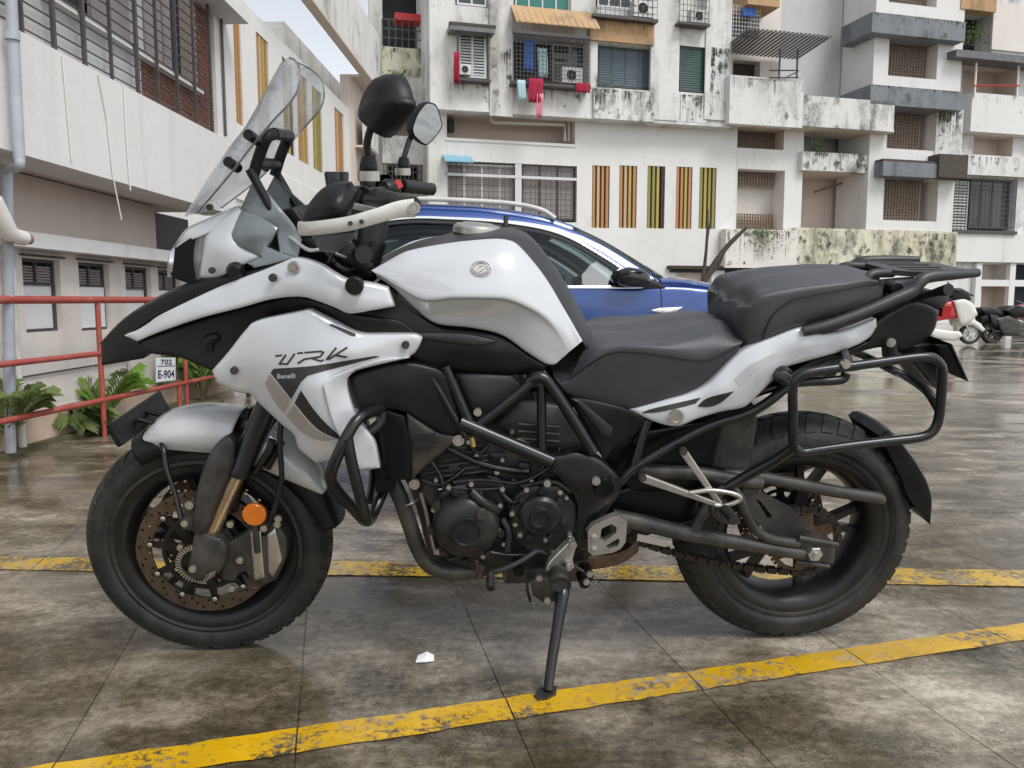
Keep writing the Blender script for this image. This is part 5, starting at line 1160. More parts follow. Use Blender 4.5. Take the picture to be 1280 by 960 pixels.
rim_pts = catmull(eg, 4); V, Fc = tube(rim_pts, .0016, 6, 1); mesh('screen_edge', V, Fc, m_scredge, bike); mesh('screen_edge', np.array(V)*[1, -1, 1], Fc, m_scredge, bike)
tp = np.array([eg[-1], md_[-1], mids[-1]*1.0, md_[-1]*[1, -1, 1], eg[-1]*[1, -1, 1]]); V, Fc = tube(tp, .0016, 6, 4); mesh('screen_edge', V, Fc, m_scredge, bike)
T('screen_hoop', [(316, 222, .1), (324, 195, .1), (333, 173, .1), (342, 167, .08)], .0125, m_blk, mirror=True); 
hp = P(342, 167, .08); V, Fc = tube([hp, hp*[1, -1, 1]], .0125, 12); mesh('screen_hoop_bar', V, Fc, m_blk, bike)
T('screen_stay', [(312, 212, .11), (330, 245, .115), (352, 284, .12), (362, 300, .12)], .0095, m_blk, mirror=True)
hp = P(320, 205, .1); V, Fc = tube([hp, hp*[1, -1, 1]], .012, 12); mesh('screen_hoop_bar', V, Fc, m_blk, bike)
for uu, vv, ww in ((310, 168, .15), (285, 202, .14)): T('screen_mount', [(uu, vv, ww+.02), (uu+12, vv+8, ww-.02)], .011, m_gloss, mirror=True)

# ---- cockpit: dash, steering head, handlebar, controls, mirrors, hand guards
dm = [P(*p)*np.array([1, 0, 1]) for p in ((352, 262, 0), (376, 258, 0), (398, 290, 0), (384, 312, 0), (350, 292, 0))]
V = [p+np.array([0, y_, 0]) for y_ in (-.09, .09) for p in dm]; mesh('instrument_panel', V, [tuple(range(5)), tuple(range(9, 4, -1))]+[(i, (i+1) % 5, 5+(i+1) % 5, 5+i) for i in range(5)], m_blk, bike)
PAN('cockpit_filler', W([(362, 300, ), (400, 296), (440, 300), (452, 318), (466, 330), (470, 350), (440, 352), (418, 342), (398, 330), (372, 322)], .1), m_gloss, [(420, 320, .12)], thick=.1, rnd=.004)
V, Fc = tube([P(405, 372, 0), P(433, 300, 0)*[1, 0, 1]], .035, 16); mesh('steering_head', V, Fc, m_frame, bike, 50)
kc = P(456, 335, .02); V, Fc = lathe([(0, .075), (.03, .075), (.032, .07), (.032, -.03), (0, -.03)], kc*[1, 0, 1]+[0, -.05, 0], 20, (0.35, 0, .93)); mesh('ignition_barrel', V, Fc, m_gloss, bike, 40)
cy = P(466, 288, .05); V, Fc = lathe([(0, .045), (.03, .045), (.034, .04), (.03, -.06), (0, -.06)], cy, 24, (.2, 0, .98)); mesh('fluid_reservoir', V, Fc, m_grey, bike, 40)
T('top_clamp', [(455, 318, .12), (448, 316, .04)], .02, m_frame)
hl = P(452, 250, .3); he = P(516, 258, .43); hc = P(428, 262, .06)
T('handlebar', [he, hl*np.array([1, 1, 1]), hc, hc*[1, -1, 1], hl*[1, -1, 1], he*[1, -1, 1]], .0125, m_frame, loc3=True, sub=8)
T('bar_riser', [(425, 300, .05), (430, 264, .06)], .018, m_frame, mirror=True)
def grip(sg):
    S = np.array([1, sg, 1]); a, b = P(470, 246, .33)*S, he*S; n_ = 9; pts = [lerp(a, b, k/n_) for k in range(n_+1)]; V, Fc = tube(pts, [.0165+.0012*(k % 2) for k in range(n_+1)], 16, smooth=False); mesh('grip', V, Fc, m_rubber, bike, 30)
    q = lerp(hl, he, -.15)*S; q2 = lerp(hl, he, .14)*S; V, Fc = tube([q, lerp(q, q2, .3), lerp(q, q2, .7), q2], [.02, .027, .027, .02], 14, smooth=False); mesh('switch_block', V, Fc, m_blk, bike, 30)
    r0_ = lerp(hl, he, -.35)*S+np.array([-.015, 0, .02]); V, Fc = lathe([(0, .03), (.022, .03), (.024, .026), (.02, -.015), (0, -.015)], r0_, 18, (0, 0, 1)); mesh('brake_reservoir' if sg < 0 else 'clutch_clamp', V, Fc, m_frame, bike, 40)
    l0_ = lerp(hl, he, -.1)*S+np.array([-.03, 0, 0]); l1_ = he*S+np.array([-.055, 0, -.01]); V, Fc = tube([l0_, lerp(l0_, l1_, .3)+np.array([-.02, 0, 0]), l1_], [.008, .0065, .006], 8); mesh('lever', V, Fc, m_alu, bike, 50)
both(grip)
q = lerp(hl, he, .1)*[1, -1, 1]; V, Fc = tube([q+np.array([.0, -.01, .02]), q+np.array([.008, -.01, .0])], .0185, 12); mesh('engine_stop_switch', V, Fc, m_red, bike, 40)
hg = [(377, 276, .40), (383, 259, .4), (401, 237, .4), (420, 228, .4), (438, 227, .4), (445, 236, .4), (444, 248, .41), (436, 271, .44), (406, 277, .43)]
PAN('hand_guard', hg, m_blk, [(410, 255, .45), (428, 245, .44)], thick=.012, rnd=.012, rpx=8)
PAN('hand_guard_lower', [(388, 293, .42), (446, 289, .44), (436, 304, .38), (420, 316, .34), (400, 314, .34)], m_gloss, thick=.01, rnd=.004)
gb = [(376, 285, .38), (380, 286, .425), (405, 284, .455), (438, 279, .465), (470, 270, .463), (498, 262, .455), (518, 260, .45)]
cen = catmull([P(*p) for p in gb], 6); mbp = MB(); n = len(cen); V = []
T_ = np.gradient(cen, axis=0); T_ /= np.linalg.norm(T_, axis=1)[:, None]
wid = np.interp(np.linspace(0, 1, n), [0, .3, .7, .85, 1], [.012, .012, .0125, .0145, .016])
for i in range(n):
    z_ = np.array([0, 0, 1.])-T_[i]*T_[i][2]; z_ /= np.linalg.norm(z_); y_ = np.cross(T_[i], z_)
    for a, b in ((-1, -.6), (-.6, -1), (.6, -1), (1, -.6), (1, .6), (.6, 1), (-.6, 1), (-1, .6)): V.append(cen[i]+z_*a*wid[i]+y_*b*.006)
Fc = [(i*8+k, i*8+(k+1) % 8, (i+1)*8+(k+1) % 8, (i+1)*8+k) for i in range(n-1) for k in range(8)]+[tuple(range(8)), tuple((n-1)*8+k for k in range(8))]
mesh('guard_bar', V, Fc, m_alu2, bike, 30); mesh('guard_bar', np.array(V)*[1, -1, 1], Fc, m_alu2, bike, 30)
bolts([(518, 260, .462)], .0105, m_steel); bolts([(438, 279, .474), (452, 277, .474)], .004, m_dusty)
ml = [(458, 140, .36), (466, 118, .36), (479, 101, .36), (488, 96, .36), (502, 98, .36), (511, 110, .36), (517, 124, .355), (521, 136, .35), (507, 156, .35), (496, 167, .355), (486, 171, .36), (468, 160, .36), (459, 151, .36)]
def mirror_pod(sg):
    """shell with its own reflecting face turned to the rider"""
    c_ = P(490, 134, .34); n_ = np.array([.8, .58*sg, -.12]); n_ /= np.linalg.norm(n_)
    c_ = c_*np.array([1, sg, 1])+np.array([.035 if sg < 0 else 0, 0, 0])
    side = np.cross([0, 0, 1.], n_); side /= np.linalg.norm(side); upv = np.cross(n_, side)
    out = sg*-1*side if np.dot(side, [0, -sg, 0]) < 0 else side     # outwards
    shape = [(-.09, -.01), (-.068, .026), (-.031, .054), (-.006, .061), (.034, .057), (.059, .039), (.076, .016), (.087, -.003), (.048, -.036), (.017, -.053), (-.011, -.059), (-.062, -.043), (-.087, -.028)]
    o2 = side*(1 if np.dot(side, [0, -sg, 0]) > 0 else -1); ring = catmull([c_+o2*a*(.88 if sg > 0 else .7)+upv*b*.9 for a, b in shape], 4, True); k = len(ring); V = []
    for f, d_ in ((1, 0.002), (1.02, -.005), (.97, -.018), (.8, -.034), (.5, -.044), (.05, -.047)): V += [c_+(p-c_)*f+n_*d_ for p in ring]
    Fc = [(j*k+i, j*k+(i+1) % k, (j+1)*k+(i+1) % k, (j+1)*k+i) for j in range(5) for i in range(k)]+[tuple(5*k+i for i in range(k))]
    sh = mesh('mirror', V, Fc, m_blk, bike, 50)
    V = [c_+(p-c_)*.94+n_*.0015 for p in ring]+[c_+(p-c_)*.94-n_*.004 for p in ring]; mesh('mirror_glass', V, [tuple(range(k)), tuple(range(2*k-1, k-1, -1))]+[(i, (i+1) % k, k+(i+1) % k, k+i) for i in range(k)], m_mirror, sh)
    S = np.array([1, sg, 1]); b0 = P(461, 222, .31)*S; b1 = P(461, 195, .31)*S; b2 = P(459, 178, .315)*S; b3 = P(466, 152, .33)*S; sh_ = np.array([.03 if sg < 0 else 0, 0, 0]); b0, b1, b2, b3 = b0+sh_*.6, b1+sh_*.7, b2+sh_, b3+sh_
    V, Fc = tube([b0, b0*.5+b1*.5, b1], [.016, .0175, .013], 14); mesh('mirror_stem_boot', V, Fc, m_gloss, bike, 50); V, Fc = tube([b1, b2, b3, c_-n_*.03], .0075, 10); mesh('mirror_stem', V, Fc, m_frame, bike, 50)
    V, Fc = lathe([(.0, .012), (.021, .012), (.021, -.006), (0, -.006)], b0, 16, (0, 0, 1)); mesh('mirror_base', V, Fc, m_alu, bike, 40)
both(mirror_pod)
T('cable', [(398, 300, .1), (420, 330, .14), (438, 338, .13), (450, 330, .05)], .005, m_frame, seg=6); T('cable', [(362, 296, .14), (385, 312, .17), (405, 312, .17), (432, 322, .12)], .004, m_alu, seg=6); T('cable', [(446, 258, .25), (430, 290, .22), (415, 318, .17), (405, 345, .12)], .005, m_frame, seg=6)
T('throttle_cable', [(474, 240, -.25), (440, 262, -.2), (418, 300, -.15), (420, 340, -.1)], .005, m_frame, seg=6)

# ---- fuel tank
tank_out = [(464, 338, .135), (477, 330, .125), (511, 314, .118), (559, 305, .115), (607, 299, .115), (634, 300, .115), (652, 311, .115), (681, 346, .118), (705, 386, .122), (728, 426, .125), (714, 440, .13), (692, 455, .134), (684, 454, .136), (660, 440, .145), (628, 419, .152), (595, 411, .154), (559, 408, .154), (543, 403, .155), (514, 381, .16), (493, 359, .16), (477, 353, .152)]
tank_c = [(500, 340, .165), (530, 366, .19), (545, 371, .194), (586, 369, .2), (628, 370, .2), (665, 381, .19), (690, 395, .168), (703, 402, .15), (545, 380, .178), (586, 380, .182), (628, 381, .18), (662, 393, .168), (690, 408, .15), (600, 335, .178), (640, 340, .17), (560, 330, .166), (670, 365, .165), (600, 396, .165), (700, 430, .142), (655, 420, .15)]
TR_ = [
 [(464, 338, .132), (487, 325, .122), (511, 314, .118), (559, 305, .115), (607, 299.5, .115), (634, 300.5, .115), (652, 311, .115), (681, 346, .118), (705, 386, .122), (728, 426, .125)],
 [(466, 339, .136), (490, 334, .147), (518, 329, .154), (560, 324, .158), (604, 321, .16), (634, 322, .158), (656, 332, .15), (682, 361, .14), (704, 398, .133), (722, 431, .13)],
 [(467, 340, .138), (492, 346, .164), (524, 352, .18), (562, 352, .188), (600, 351, .19), (634, 352, .186), (660, 362, .174), (684, 384, .157), (703, 410, .143), (716, 436, .134)],
 [(468, 341, .139), (495, 355, .17), (528, 372, .19), (566, 370, .2), (602, 370, .202), (634, 372, .197), (662, 383, .184), (684, 398, .164), (700, 418, .147), (711, 440, .136)],
 [(469, 342, .138), (496, 358, .167), (530, 377, .182), (567, 376, .19), (602, 376, .192), (632, 378, .187), (658, 390, .174), (680, 405, .158), (697, 424, .145), (708, 443, .136)],
 [(470, 344, .134), (495, 361, .158), (530, 390, .162), (566, 392, .166), (602, 394, .166), (632, 400, .163), (656, 416, .156), (676, 430, .148), (692, 440, .14), (701, 449, .135)],
 [(470, 345, .13), (493, 360.5, .152), (518, 384, .152), (545, 404, .15), (590, 409.5, .15), (628, 418.5, .148), (658, 439, .142), (680, 453, .137), (688, 456, .134), (693, 455.5, .132)]]
s_tank = TPS([p for r_ in TR_ for p in r_[1:-1]])
rl_ = [rs(r_) for r_ in TR_]
edge0 = [p+np.array([0, .02, -.004]) for p in rl_[0]]; edge1 = [p+np.array([0, .02, .004]) for p in rl_[-1]]
for sg in (1, -1): railsurf('fuel_tank_side', [[p*np.array([1, sg, 1]) for p in r_] for r_ in [edge0]+rl_+[edge1]], m_white, bike, mirror=False, n=70, sub=7, smooth=60, ends=False)
sp_edge = [(461, 340, .13), (478, 330, .122), (512, 314, .115), (560, 304.5, .112), (608, 298.5, .112), (635, 300, .112), (653, 311.5, .112), (682, 347, .115), (706, 387, .12), (731, 428, .12), (738, 436, .1)]
sp_mid = [(462, 336, .07), (486, 322, .07), (515, 307, .07), (562, 292, .07), (610, 285, .07), (640, 286, .07), (662, 297, .07), (692, 336, .07), (716, 378, .07), (737, 421, .07), (742, 432, .06)]
sp_e2 = [P(u, v, w)*np.array([1, .72, 1])+np.array([0, 0, .0]) for u, v, w in [(a[0]*.5+b[0]*.5, a[1]*.5+b[1]*.5-1.5, .105) for a, b in zip(sp_edge, sp_mid)]]
midr_ = [P(u, v, -.07)*np.array([1, -1, 1]) for u, v, w in sp_mid]; mid3 = [p*np.array([1, 0, 1])+np.array([0, 0, .006]) for p in midr_]
railsurf('tank_spine', [[p+np.array([0, .004, -.012]) for p in rs(sp_edge)], rs(sp_edge), midr_, mid3], m_grey, bike, n=60)  # black plastic spine; its grey puts the sky light into the colour
cc = P(598, 285, 0)*[1, 0, 1]; capn = np.array([.08, 0, 1]); mids_ = P(598, 286, .03); 
cz_ = max(p[2] for p in mid3); V, Fc = lathe([(0, .012), (.034, .013), (.04, .01), (.05, .009), (.056, .004), (.058, -.01), (0, -.01)], np.array([P(597, 286, .0)[0], 0, cz_-.002]), 40, capn); mesh('fuel_cap', V, Fc, m_alu, bike, 30)
# round badge on the tank: raised ring and mark
def on_tank(u, v, l): return P(u, v, float(s_tank((u, v))[0])+l)
for rr_, nm in ((12.5, 'badge_ring'), (9.5, 'badge_ring')):
    V, Fc = tube([on_tank(601.5+rr_*math.cos(t), 335.5+rr_*.72*math.sin(t), .001) for t in np.linspace(0, 2*math.pi, 36, endpoint=False)], .0012, 6, 1, True); mesh(nm, V, Fc, m_alu, bike, 60)
strokes('badge_mark', [[(594, 338), (599, 332), (604, 331)], [(597, 340), (603, 336), (608, 331)], [(601, 341), (606, 339), (609, 334)]], 1.8, m_alu, s_tank, .0015)
PAN('tank_lower_cover', [(437, 393, .14), (478, 355, .14), (494, 361, .145), (516, 384, .147), (545, 406, .145), (560, 410, .143), (596, 413, .142), (629, 421, .14), (662, 444, .135), (686, 457, .13), (676, 468, .13), (640, 468, .135), (590, 464, .14), (545, 462, .15), (520, 450, .16), (500, 440, .16), (440, 420, .15)], m_blk, [(500, 400, .165), (580, 435, .16), (620, 440, .155)], thick=.04, rnd=.006)
PAN('cover_highlight_ridge', [(505, 417, .172), (540, 416, .17), (585, 418, .168), (622, 426, .163), (600, 432, .168), (560, 428, .17), (530, 424, .172)], m_grey, thick=.012, rnd=.004)
PAN('tank_knee_trim', [(498, 362, .15), (512, 371, .152), (540, 402, .15), (520, 392, .152), (490, 378, .15)], m_grey, thick=.012, rnd=.004)

# ---- seats and tail
top = [(742, 414, 0), (760, 412, 0), (785, 411, 0), (820, 407, 0), (855, 400, 0), (892, 396, 0), (912, 402, 0), (922, 414, 0)]
e1 = [(733, 424, .095), (750, 416, .12), (785, 414, .135), (820, 411, .14), (855, 405, .14), (892, 401, .135), (913, 408, .13), (923, 419, .125)]
sm = [(712, 474, .12), (742, 452, .152), (766, 441, .168), (800, 441, .176), (830, 445, .178), (870, 451, .172), (895, 447, .162), (925, 432, .15)]
bt = [(696, 474, .115), (712, 492, .13), (745, 499, .145), (772, 504, .15), (800, 504, .15), (838, 496, .15), (880, 476, .148), (922, 440, .14)]
b0 = [(690, 463, .112), (704, 484, .11), (735, 500, .11), (768, 509, .11), (800, 509, .11), (836, 501, .11), (878, 480, .11), (920, 444, .11)]
far_top = [(738, 412), (752, 411), (785, 410.5), (820, 406.5), (855, 400), (892, 395.5), (912, 401), (924, 413)]
far = lambda pts, w_: [P(u, v, -w)*np.array([1, -1, 1]) for (u, v), w in zip(pts, w_)]
e1r = rs([(734, 426, .09), (750, 428, .11), (785, 428, .122), (820, 425, .128), (855, 419, .128), (892, 413, .122), (913, 417, .118), (926, 424, .11)])
topr = [P(u, v+3, 0) for u, v in far_top]; midr = [lerp(a, b, .42)+np.array([0, 0, .008]) for a, b in zip(topr, e1r)]
smr = rs(sm); shr = [lerp(a, b, .5)+np.array([0, -.014, .006]) for a, b in zip(smr, e1r)]
R3 = [rs(b0), rs(bt), smr, shr, e1r, midr, topr]
railsurf('rider_seat', R3, m_seat, bike, n=56, sub=6)
V, Fc = tube([p+np.array([0, -.0015, .001]) for p in catmull(rs([(700, 476, .118)]+sm), 4)], .0017, 6, 1); mesh('seat_seam', V, Fc, m_seam, bike); mesh('seat_seam', np.array(V)*[1, -1, 1], Fc, m_seam, bike)
ptop = [(890, 380, 0), (898, 362, 0), (915, 351, 0), (936, 345, 0), (970, 340, 0), (1010, 337, 0), (1050, 335, 0), (1078, 337, 0), (1098, 346, 0)]
pe = [(893, 386, .1), (902, 366, .12), (919, 355, .13), (938, 350, .135), (970, 346, .14), (1010, 343, .14), (1050, 342, .135), (1080, 344, .13), (1102, 352, .11)]
ps = [(937, 388, .15), (945, 382, .156), (955, 379, .16), (985, 374, .162), (1015, 369, .16), (1050, 363, .155), (1082, 356, .145), (1104, 358, .12)]
pb = [(934, 428, .138), (942, 427, .146), (952, 424, .15), (964, 419, .152), (990, 408, .152), (1020, 398, .15), (1050, 389, .148), (1078, 381, .14), (1103, 371, .12)]
pb0 = [(932, 434, .1), (940, 432, .1), (952, 429, .1), (965, 424, .1), (992, 413, .1), (1022, 402, .1), (1052, 392, .1), (1078, 384, .1), (1102, 375, .1)]
pft = [(888, 382), (897, 364), (914, 351.5), (936, 345.5), (970, 340.5), (1010, 337.5), (1050, 335.5), (1078, 337.5), (1100, 347)]
ctop = [(913, 374), (919, 358), (940, 346.5), (970, 341), (1010, 338), (1050, 336), (1078, 338), (1097, 347)]
e1r = rs([(937, 381, .112), (943, 366, .119), (957, 360, .122), (985, 355, .125), (1015, 352, .125), (1050, 350, .12), (1080, 350, .112), (1101, 356, .095)])
topr = [P(u, v, 0) for u, v in ctop]; midr = [lerp(a, b, .45)+np.array([0, 0, .009]) for a, b in zip(topr, e1r)]
smr = rs(ps); shr = [lerp(a, b, .5)+np.array([0, -.012, .008]) for a, b in zip(smr, e1r)]
R3 = [rs(pb0), rs(pb), smr, shr, e1r, midr, topr]
zc_ = P(936, 395, .1)[2]; R3 = [[np.array([r_[0][0]-.016, r_[0][1]*.72, zc_+(r_[0][2]-zc_)*.72]), np.array([r_[0][0]-.009, r_[0][1]*.92, zc_+(r_[0][2]-zc_)*.92])]+list(r_) for r_ in R3]
railsurf('passenger_seat', R3, m_seat, bike, n=56, sub=6)
for sgm in ([(953, 424, .154), (958, 410, .159), (968, 392, .163), (990, 376, .165), (1015, 370, .163), (1050, 363.5, .158), (1082, 357, .148), (1102, 352, .125)],):
    V, Fc = tube([p+np.array([0, -.0015, .001]) for p in catmull(rs(sgm), 4)], .0016, 6, 1); mesh('seat_seam', V, Fc, m_seam, bike); mesh('seat_seam', np.array(V)*[1, -1, 1], Fc, m_seam, bike)
tail_out = [(787, 512, .15), (830, 500, .155), (860, 492, .157), (885, 479, .158), (915, 449, .158), (934, 435, .158), (970, 420, .157), (1003, 409, .155), (1030, 416, .155), (1060, 411, .152), (1095, 398, .145), (1096, 408, .145), (1084, 424, .148), (1052, 439, .155), (1010, 451, .16), (981, 460, .163), (968, 473, .164), (938, 503, .166), (927, 510, .166), (900, 515, .166), (870, 524, .165), (845, 533, .165), (815, 526, .158)]
s_tail = PAN('tail_fairing', tail_out, m_white, [(900, 492, .176), (950, 462, .176), (1010, 432, .172), (1060, 424, .162), (840, 516, .17), (930, 470, .172)], thick=.02, rnd=.006)[1]
decal('dark_stripe', [(803, 517), (812, 512), (876, 497), (870, 504), (830, 514)], m_decal, s_tail, .0012); decal('dark_stripe', [(872, 508), (884, 498), (918, 489), (900, 504), (884, 509)], m_decal, s_tail, .0012)
decal('grey_script_stripe', [(918, 474), (940, 455), (972, 440), (968, 446), (945, 462), (925, 482)], m_ltgrey, s_tail, .001)
disc_at('fairing_fastener', 845, 521, .178, [(0, .002), (.011, .002), (.012, .005), (.0175, .005), (.018, .0), (0, -.01)], m_alu, mirror=True)
T('grab_rail', [(1004, 414, .165), (1030, 408, .168), (1060, 398, .168), (1095, 384, .165), (1120, 373, .16), (1140, 364, .155), (1150, 352, .15), (1162, 346, .145), (1195, 343, .135), (1222, 341, .12)], [.012, .014, .014, .014, .0145, .015, .015, .014, .012, .01], m_grey, mirror=True)
PAN('grab_rail_base', [(1003, 412, .16), (1050, 402, .165), (1055, 409, .165), (1030, 418, .16), (1008, 419, .155)], m_blk, thick=.02)
rp_ = [[(1088, 331, .07), (1120, 328, .08), (1170, 325, .09), (1215, 330, .085), (1224, 338, .075)], [(1100, 345, .135), (1130, 343, .14), (1170, 341, .138), (1212, 340, .125), (1226, 341, .1)]]
zr = P(1170, 333, .1)[2]
def flat_plate(name, pts_uv, z_, m, thick=.012, holes=()):
    pts2 = [(x, y) for x, y in pts_uv]; V, Fc = plate2(pts2, holes, lambda x, y, d: np.array([x, y, z_-d]), thick); return mesh(name, V, Fc, m, bike, 40)
xa, xb = P(1122, 345, .1)[0], P(1226, 343, .11)[0]
hsl = [[(xa+.04, -.075), (xb-.06, -.075), (xb-.06, -.055), (xa+.04, -.055)], [(xa+.04, -.035), (xb-.045, -.035), (xb-.045, -.012), (xa+.04, -.012)], [(xa+.04, .012), (xb-.045, .012), (xb-.045, .035), (xa+.04, .035)], [(xa+.04, .055), (xb-.06, .055), (xb-.06, .075), (xa+.04, .075)]]
zr = P(1200, 343, .1)[2]+.006; flat_plate('luggage_rack', [(xa, -.07), (xa+.03, -.095), (xb-.05, -.1), (xb-.008, -.085), (xb, -.05), (xb, .05), (xb-.008, .085), (xb-.05, .1), (xa+.03, .095), (xa, .07)], zr, m_grey, .012, hsl)
for y in (-.06, .06): V, Fc = tube([np.array([xa+.01, y, zr-.008]), np.array([xa-.05, y*1.2, zr-.012]), np.array([xa-.075, y*1.3, zr-.05])], .011, 10); mesh('rack_stay', V, Fc, m_grey, bike, 50)
PAN('rack_support', [(1104, 352, .1), (1122, 350, .1), (1150, 348, .12), (1146, 364, .12), (1120, 374, .12), (1105, 378, .11)], m_grey, thick=.03); disc_at('rack_knob', 1116, 360, .12, [(0, .02), (.014, .02), (.016, -.02), (0, -.02)], m_blk, mirror=True)
tail_low = [(1096, 402, .135), (1140, 376, .12), (1158, 380, .105), (1174, 388, .09), (1168, 412, .085), (1152, 428, .09), (1128, 436, .1), (1100, 434, .12), (1060, 445, .14), (1010, 466, .14), (972, 490, .14), (975, 476, .15), (1010, 454, .15), (1054, 441, .145), (1086, 426, .14)]
PAN('tail_cover', tail_low, m_blk, [(1120, 410, .115)], thick=.1, rnd=.008)
PAN('tail_light_cover', [(1140, 376, .1), (1172, 366, .08), (1190, 370, .05), (1178, 386, .07), (1160, 382, .09)], m_gloss, thick=.1)
tl = P(1178, 384, .0)*[1, 0, 1]; V, Fc = box(tl+np.array([-.03, -.05, -.015]), tl+np.array([-.008, .05, .012])); mesh('tail_light', V, Fc, m_red, bike)
T('rear_indicator', [(1140, 375, .12), (1168, 366, .16), (1186, 362, .2)], [.008, .009, .014], m_blk, mirror=True)
PAN('plate_hanger', [(1140, 432, .05), (1172, 428, .05), (1182, 445, .05), (1180, 466, .05), (1170, 486, .045), (1155, 474, .045), (1140, 452, .05)], m_blk, thick=.1, rnd=.006)
a, b, c_, d_ = P(1176, 430, .1), P(1194, 430, .1), P(1213, 475, .1), P(1206, 480, .1)
pl = [P(1190, 430, .11), P(1190, 430, .11)*[1, -1, 1], P(1211, 477, .11)*[1, -1, 1], P(1211, 477, .11)]; q = [p-np.array([.006, 0, -.002]) for p in pl]
mesh('rear_number_plate', pl+q, [(0, 1, 2, 3), (7, 6, 5, 4), (0, 4, 5, 1), (1, 5, 6, 2), (2, 6, 7, 3), (3, 7, 4, 0)], m_blk, bike)
PAN('plate_bracket', [(1171, 432, .09), (1188, 430, .1), (1210, 477, .105), (1180, 464, .09)], m_blk, thick=.012, rnd=.002)
# ---- pannier rack
loop = [(992, 556, .25), (991.5, 520, .25), (991, 487, .25), (996, 472, .25), (1012, 465, .25), (1063, 458, .25), (1120, 450, .25), (1156, 446, .25), (1170, 450, .25), (1178, 464, .25), (1176, 500, .25), (1173, 525, .25), (1165, 540, .25), (1148, 547, .25), (1105, 552, .25), (1063, 557, .25), (1020, 563, .25), (1003, 565, .25)]
T('pannier_rack', loop, .0108, m_frame, mirror=True, closed=True, sub=3)
T('rack_strut', [(994, 558, .245), (970, 575, .22), (935, 594, .19), (908, 610, .175)], .0125, m_frame, mirror=True)
T('rack_strut', [(993, 480, .25), (985, 473, .22), (972, 468, .17)], .011, m_frame, mirror=True); T('rack_strut', [(1062, 458, .25), (1059, 448, .2), (1056, 440, .15)], .01, m_frame, mirror=True)
x_ = P(1174, 512, .25); T('rack_cross_bar', [x_, P(1158, 488, .2), P(1132, 470, .1), P(1120, 465, 0)*[1, 0, 1], P(1132, 470, .1)*[1, -1, 1], P(1158, 488, .2)*[1, -1, 1], x_*[1, -1, 1]], .0105, m_frame, loc3=True)
disc_at('rack_bracket', 980, 470, .178, [(0, .014), (.017, .014), (.021, .008), (.021, -.03), (0, -.03)], m_frame, mirror=True); bolts([(980, 469, .193), (1113, 428, .13, 1.1), (1057, 455, .262)], .01)
PAN('rack_lug', [(1106, 424, .12), (1120, 424, .12), (1122, 440, .12), (1140, 448, .12), (1132, 454, .12), (1108, 448, .12)], m_blk, thick=.02)
T('subframe_rail', [(1060, 441, .13), (1000, 472, .135), (945, 512, .14), (880, 535, .14), (800, 580, .15), (772, 606, .15)], .0115, m_frame, mirror=True)
T('subframe_rail', [(810, 525, .14), (800, 555, .145), (790, 592, .15)], .0115, m_frame, mirror=True); T('subframe_rail', [(935, 495, .12), (960, 486, .12), (1000, 478, .12), (1050, 475, .12), (1058, 466, .12)], .011, m_frame, mirror=True)

# ---- frame
T('frame_tube', [(575, 528, .17), (690, 577, .185)], .0165, m_frame, mirror=True, seg=16); T('frame_tube', [(600, 530, .165), (634, 503, .165), (668, 474, .16)], .0125, m_frame, mirror=True)
T('frame_tube', [(655, 484, .155), (669, 472, .162), (680, 473, .165), (690, 484, .168), (715, 522, .175), (742, 566, .18)], .0135, m_frame, mirror=True); T('frame_tube', [(677, 482, .155), (677, 572, .17)], .011, m_frame, mirror=True)
T('frame_tube', [(536, 466, .17), (582, 546, .17)], .0085, m_frame, mirror=True); T('frame_tube', [(556, 458, .16), (586, 528, .165)], .0125, m_frame, mirror=True)
PAN('frame_plate', [(688, 568, .178), (700, 569, .18), (720, 565, .18), (748, 573, .18), (768, 590, .178), (778, 605, .175), (772, 622, .175), (758, 640, .175), (750, 668, .172), (738, 690, .17), (722, 690, .17), (716, 672, .17), (722, 640, .175), (716, 618, .18), (702, 600, .182), (690, 589, .182)], m_frame, [(735, 605, .188)], thick=.03, rnd=.007)
disc_at('pivot_cap', 755, 610, .19, [(0, .002), (.012, .002), (.013, .006), (.022, .006), (.024, 0), (.024, -.03), (0, -.03)], m_gloss, mirror=True); disc_at('pivot_cap', 768, 607, .188, [(0, .008), (.014, .008), (.016, 0), (.016, -.02), (0, -.02)], m_frame)
bolts([(745, 601, .195, 1.2), (573, 550, .165, 1.6), (518, 605, .15, 1.5), (597, 515, .16, 1.1), (684, 604, .19), (586, 552, .15, .7)], .0085)
T('hose_fitting', [(590, 546, .165), (592, 558, .168)], .007, m_goldbrass)
PAN('air_box', [(568, 466, .13), (640, 468, .13), (652, 484, .13), (610, 526, .13), (590, 520, .13)], m_grey, [(600, 490, .145)], thick=.1, rnd=.008)
PAN('battery_cover', [(620, 530, .1), (650, 500, .1), (700, 505, .12), (735, 560, .12), (700, 565, .12), (650, 550, .11)], m_dusty, [(670, 530, .125)], thick=.08, rnd=.012, rpx=12)
PAN('side_panel', [(710, 498, .14), (722, 497, .145), (760, 504, .15), (792, 514, .15), (808, 526, .15), (796, 545, .14), (770, 560, .14), (756, 578, .15), (742, 552, .15)], m_blk, [(750, 530, .155)], thick=.03, rnd=.005)
PAN('side_panel_ridge', [(716, 499, .158), (724, 500, .16), (766, 535, .162), (764, 545, .158), (752, 545, .158)], m_grey, thick=.012, rnd=.004)
